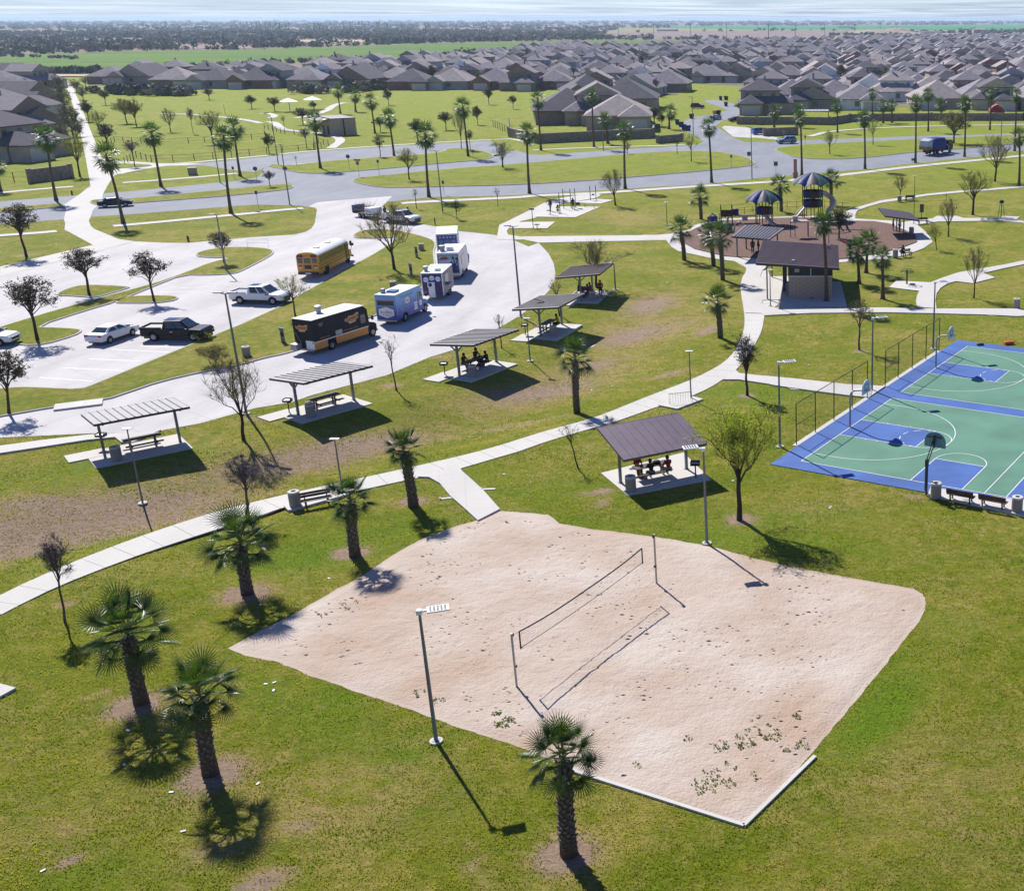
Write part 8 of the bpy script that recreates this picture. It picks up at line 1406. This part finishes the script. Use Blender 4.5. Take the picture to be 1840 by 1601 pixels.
frame_play('swing_set', 'swing frame with red seats over the wood chips', 2.2, 151.0, -8, [('top_bar', pbr, lambda b: b.tube([(-2.2,0,2.4),(2.2,0,2.4)],.05,8)),('leg', pbr, lambda b: b.tube([(-2.2,0,0),(-2.2,0,2.4)],.05,6)),('leg', pbr, lambda b: b.tube([(2.2,0,0),(2.2,0,2.4)],.05,6)),('seat', M['red'], lambda b: b.box(-.35,.1,-.2,.2,.7,.95).bar((-.3,0,.9),(-.3,0,2.4),.015,.015).bar((.05,0,.9),(.05,0,2.4),.015,.015))])
# low play-area fence of thin pickets
t = thing('playground_fence', 'thin dark picket fence along the back of the play area', 'fence', -15, 176, 0, 0)
fp = [(-17.5,170.5),(-14,178.5),(-8,184.5),(-2,187.0),(3.5,184)]
for a, b in zip(fp, fp[1:]):
    L = hypot(b[0]-a[0], b[1]-a[1]); k = int(L/1.5)
    MB().bar((a[0]+15,a[1]-176,1.05),(b[0]+15,b[1]-176,1.05),.04,.04).build('rail', M['fence_black'], t); MB().bar((a[0]+15,a[1]-176,.3),(b[0]+15,b[1]-176,.3),.04,.04).build('rail', M['fence_black'], t)
    for i in range(k): x = a[0]+(b[0]-a[0])*i/k; y = a[1]+(b[1]-a[1])*i/k; MB().box(x+15-.03,x+15+.03,y-176-.03,y-176+.03,0,1.15).build('picket', M['fence_black'], t)
# exercise stations
def station(label, x, y, ang, parts):
    t = thing('exercise_station', label, 'exercise equipment', x, y, .06, radians(ang), 'outdoor exercise stations')
    for nm, fn in parts: fn(MB()).build(nm, M['fence_black'], t)
station('pull-up frame, leftmost exercise station', -42.4, 179.8, 0, [('post', lambda b: b.tube([(0,0,0),(0,0,2.0)],.06,6)),('wheel', lambda b: b.tube([(.45*cos(i*pi/6),0,1.7+.3*sin(i*pi/6)) for i in range(13)],.04,5)),('seat', lambda b: b.box(-.5,-.1,-.2,.2,.5,.6))])
station('tall twin bars of the middle exercise pad', -40.3, 185.5, 10, [('post', lambda b: b.tube([(-1.2,0,0),(-1.2,0,3.0)],.06,6)),('post', lambda b: b.tube([(.6,.6,0),(.6,.6,3.0)],.06,6)),('post', lambda b: b.tube([(-.1,.1,0),(-.1,.1,3.0)],.06,6)),('bar', lambda b: b.bar((-1.2,0,2.6),(-.1,.1,2.6),.04,.04).bar((-.1,.1,2.2),(.6,.6,2.2),.04,.04)),('pad', lambda b: b.box(.7,1.3,-.2,.3,.5,.9))])
station('post of the middle exercise pad beside the crouching person', -41.2, 181.2, 0, [('post', lambda b: b.tube([(0,0,0),(0,0,3.0)],.06,6)),('handle', lambda b: b.bar((-.4,0,1.0),(.4,0,1.0),.04,.04))])
station('bench frame at the right of the middle pad', -37.6, 186.3, -20, [('frame', lambda b: b.tube([(-.9,0,.5),(.7,0,.5),(.8,0,0)],.04,6)),('leg', lambda b: b.tube([(-.9,0,.5),(-.9,0,0)],.04,6))])
station('twin posts of the far exercise pad', -38.6, 194.4, 5, [('post', lambda b: b.tube([(-.45,0,0),(-.45,0,2.3)],.06,6)),('post', lambda b: b.tube([(.45,.1,0),(.45,.1,2.3)],.06,6)),('pedal', lambda b: b.box(-.2,.2,-.15,.25,.8,1.0))])
station('single post station on the near small pad', -41.9, 166.8, 0, [('post', lambda b: b.tube([(0,0,0),(0,0,2.8)],.05,6)),('sign', lambda b: b.box(-.35,.35,-.03,.03,2.6,2.8)),('seat', lambda b: b.box(.2,.9,-.15,.25,.5,.6)),('leg', lambda b: b.tube([(.55,0,0),(.55,0,.5)],.05,6))])
station('round multi-handle station on the pad below the palms', 8.75, 129.6, 0, [('post', lambda b: b.tube([(0,0,0),(0,0,1.6)],.09,8)),('ring', lambda b: b.tube([(.75*cos(i*pi/8),.75*sin(i*pi/8),1.35+.08*(i%2)) for i in range(17)],.035,5)),('ring', lambda b: b.tube([(.5*cos(i*pi/8),.5*sin(i*pi/8),1.6+.08*(i%2)) for i in range(17)],.03,5)),('arm', lambda b: b.bar((-.75,0,1.4),(.75,0,1.4),.04,.04).bar((0,-.75,1.4),(0,.75,1.4),.04,.04)),('foot_plate', lambda b: b.box(.3,.9,-.6,-.2,.1,.15))])
station('tripod station on the pad of the right walk', 25.8, 176.6, 0, [('post', lambda b: b.tube([(0,0,0),(0,0,2.3)],.06,6)),('head', lambda b: b.lathe([(.25,2.1),(.4,2.2),(.3,2.5),(.001,2.6)],8)),('leg', lambda b: b.tube([(-.5,0,0),(-.2,0,2.0)],.04,5)),('leg', lambda b: b.tube([(.5,0,0),(.2,0,2.0)],.04,5))])
# items on the far court edge
for lb, x, y, m_, s in (('black and white shoes on the far court edge', *uv(33.6,.9), M['dark_metal'], .25), ('orange bag on the grass behind the far court', *uv(35.2,3.1), M['orange'], .35)):
    t = thing('bag', lb, 'bag', x, y, .05, .3); MB().box(-s*1.3,s*1.3,-s*.6,s*.6,0,s*.7).build('bag_body', m_, t, bevel=.05); MB().tube([(-s*.5,0,s*.7),(0,0,s*.95),(s*.5,0,s*.7)],.02,5).build('handle', M['white'], t)
# ---------------- wheelie bins and street things ----------------
bb_, by_ = mat('blue bin plastic', lin(.01,.035,.16), .5), mat('yellow bin plastic', lin(.6,.35,.02), .5); bg_ = mat('dark bin plastic', lin(.015,.018,.03), .5)
for i, (x, y, m_, lb) in enumerate([(-42.7,341.5,bb_,'blue wheelie bin farthest left of the street row'),(-40.6,333.0,bb_,'second blue wheelie bin on the left kerb'),(-38.9,325.0,bb_,'third blue wheelie bin on the left kerb'),(-37.4,321.5,bb_,'nearest blue wheelie bin at the street mouth'),(-40.9,362.0,bg_,'dark wheelie bin on the curve'),(-35.4,376.1,by_,'yellow topped bin on the island kerb'),(-34.2,376.6,bg_,'dark bin beside the yellow one'),(-35.0,414.6,bg_,'dark bin at the far kerb'),(-33.9,353.5,bb_,'blue bin in the middle of the street end'),(-39.6,447,bg_,'dark bin far up the street, left'),(-37.6,447,bg_,'dark bin far up the street, right')]):
    t = thing('wheelie_bin', lb, 'bin', x, y, .03, i*.7, 'wheelie bins along the street'); MB().add([(-.28,-.3,0),(.28,-.3,0),(.28,.3,0),(-.28,.3,0),(-.36,-.4,1.15),(.36,-.4,1.15),(.36,.4,1.15),(-.36,.4,1.15)],[(3,2,1,0),(4,5,6,7),(0,1,5,4),(1,2,6,5),(2,3,7,6),(3,0,4,7)]).build('body', m_, t); MB().prism([(-.4,1.15),(.42,1.15),(.42,1.2),(-.4,1.28)],-.4,.4,axis='y').build('lid', m_, t); t.scale = (1.5,1.5,1.15)
# dog run fences, shades, striped patio roof, red shed, boat shed roof
def low_fence(label, pts, h=1.3, step=3.2):
    x0, y0 = pts[0]; t = thing('low_fence', label, 'fence', x0, y0, 0, 0, 'low dark fences of the dog run')
    for a, b in zip(pts, pts[1:]):
        L = hypot(b[0]-a[0], b[1]-a[1]); k = max(1, int(L/step)); MB().bar((a[0]-x0,a[1]-y0,h),(b[0]-x0,b[1]-y0,h),.05,.05).build('rail', M['fence_black'], t); MB().bar((a[0]-x0,a[1]-y0,h*.5),(b[0]-x0,b[1]-y0,h*.5),.025,.03).build('rail', M['fence_black'], t)
        for i in range(k+1): x = a[0]-x0+(b[0]-a[0])*i/k; y = a[1]-y0+(b[1]-a[1])*i/k; MB().box(x-.05,x+.05,y-.05,y+.05,0,h+.05).build('post', M['fence_black'], t)
        mb = MB(); s = 0
        while s < L-.3:
            for q in (0, 1):
                xa = a[0]-x0+(b[0]-a[0])*s/L; ya = a[1]-y0+(b[1]-a[1])*s/L; xb = xa+(b[0]-a[0])*.3/L; yb = ya+(b[1]-a[1])*.3/L; za, zb_ = (0, h) if q else (h, 0); mb.add([(xa,ya,za-.012),(xb,yb,zb_-.012),(xb,yb,zb_+.012),(xa,ya,za+.012)],[(0,1,2,3)])
            s += .3
        mb.build('wire_mesh', M['fence_black'], t)
for i, f_ in enumerate(DATA['dogf']): low_fence(['back fence of the dog run','front fence of the dog run','short fence at the right of the dog run','fence round the small run by the hut','green fence at the lawn corner before the brick house','fence left of the lane behind the stone wall'][i], [tuple(p) for p in f_], 1.3 if i < 4 else 1.8)
for x, y, lb in ((-173.4,391.2,'left white fabric play shade'),(-169.6,400.6,'right white fabric play shade')):
    t = thing('shade_canopy', lb, 'canopy', x, y, 0, .5, 'white pyramid play shades'); MB().tube([(0,0,0),(0,0,3.6)],.12,6).build('mast', M['metal'], t); mb = MB(); mb.add([(-2.6,-2.6,3.1),(2.6,-2.6,3.1),(2.6,2.6,3.1),(-2.6,2.6,3.1),(0,0,4.2)],[(0,1,4),(1,2,4),(2,3,4),(3,0,4),(3,2,1,0)]); mb.build('fabric', M['white'], t)
t = thing('patio_roof', 'striped metal patio roof behind the tan wall', 'patio cover', -4.3, 347.5, 0, 0)
pr = MB().box(-4.4,4.4,-3.2,3.2,3.3,3.42).build('roof', M['roof_rib'], t)
for i in range(22): MB().box(-4.4+i*.4,-4.4+i*.4+.2,-3.2,3.2,3.43,3.5).build('roof_panel', M['white'], pr)
for sx in (-1,1):
    for sy in (-1,1): MB().box(sx*4.2-.1,sx*4.2+.1,sy*3-.1,sy*3+.1,0,3.3).build('post', M['wood'], t)
t = thing('shed', 'small red barn shaped shed behind the long wall', 'shed', 50.5, 366, 0, 0); MB().prism([(-2.2,0),(-2.2,2.2),(-1.4,3.3),(0,3.9),(1.4,3.3),(2.2,2.2),(2.2,0)],-2,2,axis='y').build('wall', mat('barn red', lin(.25,.02,.02), .7), t); MB().bar((-2.35,-2.05,2.1),(-1.45,-2.05,3.35),.2,.1).bar((-1.45,-2.05,3.35),(0,-2.05,4.0),.2,.1).bar((0,-2.05,4.0),(1.45,-2.05,3.35),.2,.1).bar((1.45,-2.05,3.35),(2.35,-2.05,2.1),.2,.1).build('trim', M['white'], t)
t = thing('carport', 'long pale lean-to roof beside the left lane hedge', 'carport', -221, 316, 0, .2); MB().box(-6,6,-1.6,1.6,2.7,2.85).build('roof', M['cap'], t)
for sx in (-1,1): MB().box(sx*5.8-.1,sx*5.8+.1,-1.5,-1.3,0,2.7).build('post', M['white'], t)
# storm drain notches, litter
LI = mat('litter white', lin(.75,.75,.75), .7)
for i, (x, y, a) in enumerate(DATA['litter']):
    t = thing('litter', 'white scrap of litter on the grass', 'litter', x, y, hgt(x,y)+.01, a, 'white scraps of litter on the lawn'); MB().box(-.09,.09,-.05,.05,0,.03).build('scrap', LI, t, bevel=.01)
for (x, y, a), lb in zip(DATA['drain'], ('left of the short walk to the sand','right of the short walk to the sand','under the walk leading to the courts','under the cross walk at right')):
    t = thing('drain_outlet', 'small concrete drain outlet '+lb, 'drain', x, y, 0, a, 'path drain outlets'); MB().box(-.45,.45,-.12,.12,0,.05).box(-.45,-.38,-.12,.12,.05,.12).build('spillway', M['path'], t)

# ---------------- far country: fields, ploughed land, brush, woodland ----------------
def field_mat(name, c1, c2, sc_=.004, st=(1, 6, 1)):
    m = bpy.data.materials.new(name); m.use_nodes = True; t = m.node_tree; b = t.nodes['Principled BSDF']; geo = N(t,'ShaderNodeNewGeometry'); mp = N(t,'ShaderNodeMapping'); mp.inputs['Scale'].default_value = st; t.links.new(geo.outputs['Position'], mp.inputs[0])
    n = N(t,'ShaderNodeTexNoise'); n.inputs['Scale'].default_value = sc_; n.inputs['Detail'].default_value = 6; t.links.new(mp.outputs[0], n.inputs[0]); mr = N(t,'ShaderNodeMapRange'); mr.inputs[1].default_value = .35; mr.inputs[2].default_value = .65; t.links.new(n.outputs[0], mr.inputs[0])
    mi = N(t,'ShaderNodeMixRGB'); mi.inputs[1].default_value = c1; mi.inputs[2].default_value = c2; t.links.new(mr.outputs[0], mi.inputs[0]); t.links.new(mi.outputs[0], b.inputs['Base Color']); b.inputs['Roughness'].default_value = .95; b.inputs['Specular IOR Level'].default_value = .1; return m
FM = {'crop': field_mat('young green crop', lin(.075,.155,.014), lin(.12,.20,.022)), 'brush': field_mat('dry brush ground', lin(.15,.14,.10), lin(.26,.21,.16), .006), 'brown': field_mat('ploughed brown earth', lin(.20,.15,.14), lin(.28,.22,.19)),
      'pale': field_mat('pale dry field', lin(.42,.32,.24), lin(.50,.40,.30)), 'teal': field_mat('far green crop', lin(.03,.20,.07), lin(.05,.25,.08), .002), 'olive': field_mat('dry olive field', lin(.22,.23,.07), lin(.30,.26,.12))}
mb = MB()
for (a, b_, c, d) in ((-B_, B_, 700., B_),): mb.add([(a,c,0),(b_,c,0),(b_,d,0),(a,d,0)], [(0,1,2,3)])
tag(mb.build('scrubland', FM['brush']), kind='structure')
for i, (nm, mt, poly) in enumerate(DATA['fields']):
    sheet(nm, [tuple(p) for p in poly], .06+.05*i, FM[mt])
# woodland mass: thousands of ragged crowns in one object
def mass(name, items, mats, seed, q=26):
    rg = np.random.default_rng(seed); V = []; mi = []
    for (x, y, r, h, k) in items:
        n = int(q*k[1]); u = rg.normal(size=(n,3)); u /= np.linalg.norm(u,axis=1)[:,None]; rad = rg.uniform(.55,1.0,(n,1))**.6
        c = np.array([x,y,h*.55])+u*rad*np.array([r,r,h*.47]); a = rg.normal(size=(n,3)); a /= np.linalg.norm(a,axis=1)[:,None]; b_ = np.cross(a,u); b_ /= np.linalg.norm(b_,axis=1)[:,None]+1e-6
        s = r*rg.uniform(.22,.5,(n,1)); T = np.stack([c-a*s-b_*s*.6, c+a*s, c+b_*s*1.1-a*s*.3],1); V.append(T.reshape(-1,3)); mi += [k[0]]*n
    V = np.concatenate(V); nt_ = len(V)//3; me = bpy.data.meshes.new(name); me.vertices.add(len(V)); me.vertices.foreach_set('co', V.ravel().astype('f')); me.loops.add(len(V)); me.loops.foreach_set('vertex_index', np.arange(len(V), dtype='i')); me.polygons.add(nt_); me.polygons.foreach_set('loop_start', np.arange(0,len(V),3,dtype='i')); me.polygons.foreach_set('loop_total', np.full(nt_,3,dtype='i'))
    for m_ in mats: me.materials.append(m_)
    me.polygons.foreach_set('material_index', np.array(mi, dtype='i')); me.update(calc_edges=True); o = bpy.data.objects.new(name, me); C.objects.link(o); return o
WD = [mat('woodland dark foliage', lin(.075,.10,.06), .95), mat('woodland grey brush', lin(.27,.235,.205), .95), mat('woodland olive', lin(.13,.14,.07), .95)]
rg = random.Random(31); items = []
fpoly = [([tuple(p) for p in poly]) for nm, mt, poly in DATA['fields']]
def free(x, y): return not any(inside((x, y), p) for p in fpoly)
est = [tuple(p) for p in DATA['estate']]
tries = 0
while len(items) < 7800 and tries < 60000:
    tries += 1
    if len(items) < 4200: d = rg.uniform(880, 2600)
    else: d = 1/rg.uniform(1/12500, 1/2300)
    x = rg.uniform(-.82, .28)*d; y = d
    if not free(x, y) or inside((x, y), est): continue
    dens = noise.noise(Vector((x*.0016, y*.0016, 3)))+.25*noise.noise(Vector((x*.008, y*.008, 7)))
    if dens < -.28+.25*rg.random()-(.3 if x < 0 and d < 2600 else 0): continue
    if x > -60 and d < 2300 and rg.random() < .9: continue
    sc_ = 1+max(0, d-2500)/1500; r = rg.uniform(2.5,5.0)*sc_; h = rg.uniform(3.5,8)*(1+.10*(sc_-1))
    items.append((x, y, r, h, (rg.choices([0,1,2],[3,4,2])[0], 1 if d < 2600 else .7)))
wo = mass('woodland', items, WD, 5); tag(wo, 'hazy blue-grey mass of brush and trees stretching to the horizon', kind='stuff')
# brush line at the field edge and thin hedges
items = []
for pts, n_, s in DATA['hedges']:
    for i in range(n_):
        k = rg.random()*(len(pts)-1); j = min(len(pts)-2, int(k)); x = pts[j][0]+(pts[j+1][0]-pts[j][0])*(k-j); y = pts[j][1]+(pts[j+1][1]-pts[j][1])*(k-j); items.append((x+rg.gauss(0,2*s), y+rg.gauss(0,4*s), rg.uniform(1.8,3.4)*s, rg.uniform(2.5,5.5)*s, (rg.choices([0,1,2],[3,3,2])[0], 1)))
hb = mass('hedgerow', items, WD, 6, 40); tag(hb, 'low dark brush lining the crop field and fences', kind='stuff')
# palms sticking out of the woodland
DATA['farpalms'].sort(key=lambda q: q[0]/q[1])
def far_palm(i, x, y, h):
    t = thing('far_palm', DATA['fpl'][min(3, i//29)]+' '+num(i%29)+' from its left end', 'palm tree', x, y, 0, 0, 'far palms above the woodland')
    MB().tube([(0,0,0),(0,0,h*.9)],[.45,.3],5).build('trunk', M['tall_trunk'], t); o = bpy.data.objects.new('crown', FC[i%3]); C.objects.link(o); o.parent = t; o.location = (0,0,h*.88); o.scale = (2.2,)*3
k = 0
for (x, y) in DATA['farpalms']: far_palm(k, x, y, 15+4*sin(k*2.1)+y*.0016); k += 1
# pale farm roofs among the trees
for i, (x, y, L, wd, hh) in enumerate(DATA['farroofs']):
    t = thing('farm_building', 'long pale roofed farm shed, '+num(i)+' from the left among the far trees', 'building', x, y, 0, .1*(i%3), 'pale farm sheds beyond the fields')
    MB().box(-L/2,L/2,-wd/2,wd/2,0,hh).build('wall', WM['beige'], t); MB().prism([(-wd/2-.5,hh),(0,hh+2.2),(wd/2+.5,hh)], -L/2-.5, L/2+.5, axis='x').build('roof', M['cap'], t)
# power poles
for i, (x, y) in enumerate(DATA['ppoles']):
    t = thing('power_pole', 'thin power pole over the ploughed land, '+num(i)+' from the left', 'power pole', x, y, 0, 0, 'power poles beyond the estate'); MB().tube([(0,0,0),(0,0,22)],.4,5).build('pole', M['pole'], t); MB().bar((-2.5,0,20),(2.5,0,20),.4,.4).build('crossarm', M['pole'], t)
for i, (x, y, r, h) in enumerate(DATA['mounds']):
    mb = MB(); n = 18; rr = random.Random(i); mb.add([(x+r*cos(2*pi*j/n)*(1+.2*rr.random()), y+r*.5*sin(2*pi*j/n), .3) for j in range(n)]+[(x+r*.4*cos(2*pi*j/n), y+r*.2*sin(2*pi*j/n), h*(.8+.3*rr.random())) for j in range(n)]+[(x,y,h*1.05)], [(j,(j+1)%n,n+(j+1)%n,n+j) for j in range(n)]+[(n+j,n+(j+1)%n,2*n) for j in range(n)]); tag(mb.build('earth_mound', FM['pale']), kind='structure')
# ---------------- real grass blades on the lawn around the sand court ----------------
def pinp(X, Y, poly):
    c = np.zeros(len(X), bool); j = len(poly)-1
    for i in range(len(poly)):
        xi, yi = poly[i]; xj, yj = poly[j]; m_ = ((yi > Y) != (yj > Y)) & (X < (xj-xi)*(Y-yi)/((yj-yi) if abs(yj-yi) > 1e-9 else 1e-9)+xi); c ^= m_; j = i
    return c
rg = np.random.default_rng(9); NB = 420000
Y = 27+(rg.random(NB)**1.5)*98; X = (rg.random(NB)*.98-.70)*(Y+14)+1
keep = np.ones(NB, bool)
for pl in [sp]+[q for k_, q in DATA['Q'].items()]+[rect(-1.5,34.5,-2.1,27.5), DATA['S']['lot'], DATA['Dpad']]: keep &= ~pinp(X, Y, [tuple(p) for p in pl])
for (sx_, sy_, sa_, _l) in SH: a = radians(sa_); u_ = (X-sx_)*cos(a)+(Y-sy_)*sin(a); v_ = (X-sx_)*sin(a)-(Y-sy_)*cos(a); keep &= ~((abs(u_) < 4.5) & (abs(v_) < 2.2))
for q in DRYA: 
    ca, sa = cos(q[5]), sin(q[5]); dx, dy = X-q[0], Y-q[1]; keep &= ~((((dx*ca+dy*sa)/q[2])**2+((-dx*sa+dy*ca)/q[3])**2 < .7*min(1, q[4])) & (rg.random(NB) < q[4]))
dn = np.sin(X*1.9+np.sin(Y*1.3)*2)*np.sin(Y*2.3+np.sin(X*1.1)*2); keep &= (rg.random(NB) < .82+.18*dn) & (rg.random(NB) < np.clip((128-Y)/55, 0, 1))
X, Y = X[keep], Y[keep]; n = len(X); Z = np.array([hgt(x, y) if -66 < x < 0 and 50 < y < 126 else 0. for x, y in zip(X, Y)]); print('blades', n)
dist = np.sqrt(X**2+Y**2+784); wd_ = .007+.00027*dist; hh = (.04+.035*rg.random(n))*(1+.25*dn[keep])+.0002*dist; az = rg.random(n)*6.283; ln = rg.normal(0,.6,n)*hh
ba = rg.random(n)*6.283; p0 = np.stack([X-np.cos(az)*wd_*1.4, Y-np.sin(az)*wd_*1.4, Z], 1); p1 = np.stack([X+np.cos(az)*wd_*1.4, Y+np.sin(az)*wd_*1.4, Z], 1); p2 = np.stack([X+np.cos(ba)*ln, Y+np.sin(ba)*ln, Z+hh], 1)
V = np.stack([p0,p1,p2],1).reshape(-1,3); me = bpy.data.meshes.new('grass_blades'); me.vertices.add(len(V)); me.vertices.foreach_set('co', V.ravel().astype('f')); me.loops.add(len(V)); me.loops.foreach_set('vertex_index', np.arange(len(V), dtype='i')); me.polygons.add(n); me.polygons.foreach_set('loop_start', np.arange(0,len(V),3,dtype='i')); me.polygons.foreach_set('loop_total', np.full(n,3,dtype='i')); me.materials.append(M['blade']); me.update(calc_edges=True)
o = bpy.data.objects.new('grass_blades', me); C.objects.link(o); tag(o, 'short mown grass blades on the lawn round the sand court', kind='stuff')
# ---------------- haze ----------------
hz = MB().box(-B_-50, B_+50, -400, B_+50, -2.5, 46).build('haze', None); hz.data.materials.clear(); hm_ = bpy.data.materials.new('haze'); hm_.use_nodes = True; ht_ = hm_.node_tree; ht_.nodes.clear()
ho = N(ht_,'ShaderNodeOutputMaterial'); pv = N(ht_,'ShaderNodeVolumePrincipled'); pv.inputs['Color'].default_value = (.62,.80,1.0,1); pv.inputs['Density'].default_value = HAZE; pv.inputs['Anisotropy'].default_value = .2; ht_.links.new(pv.outputs[0], ho.inputs['Volume'])
hz.data.materials.append(hm_); tag(hz, 'pale blue air haze over the whole plain', kind='stuff')
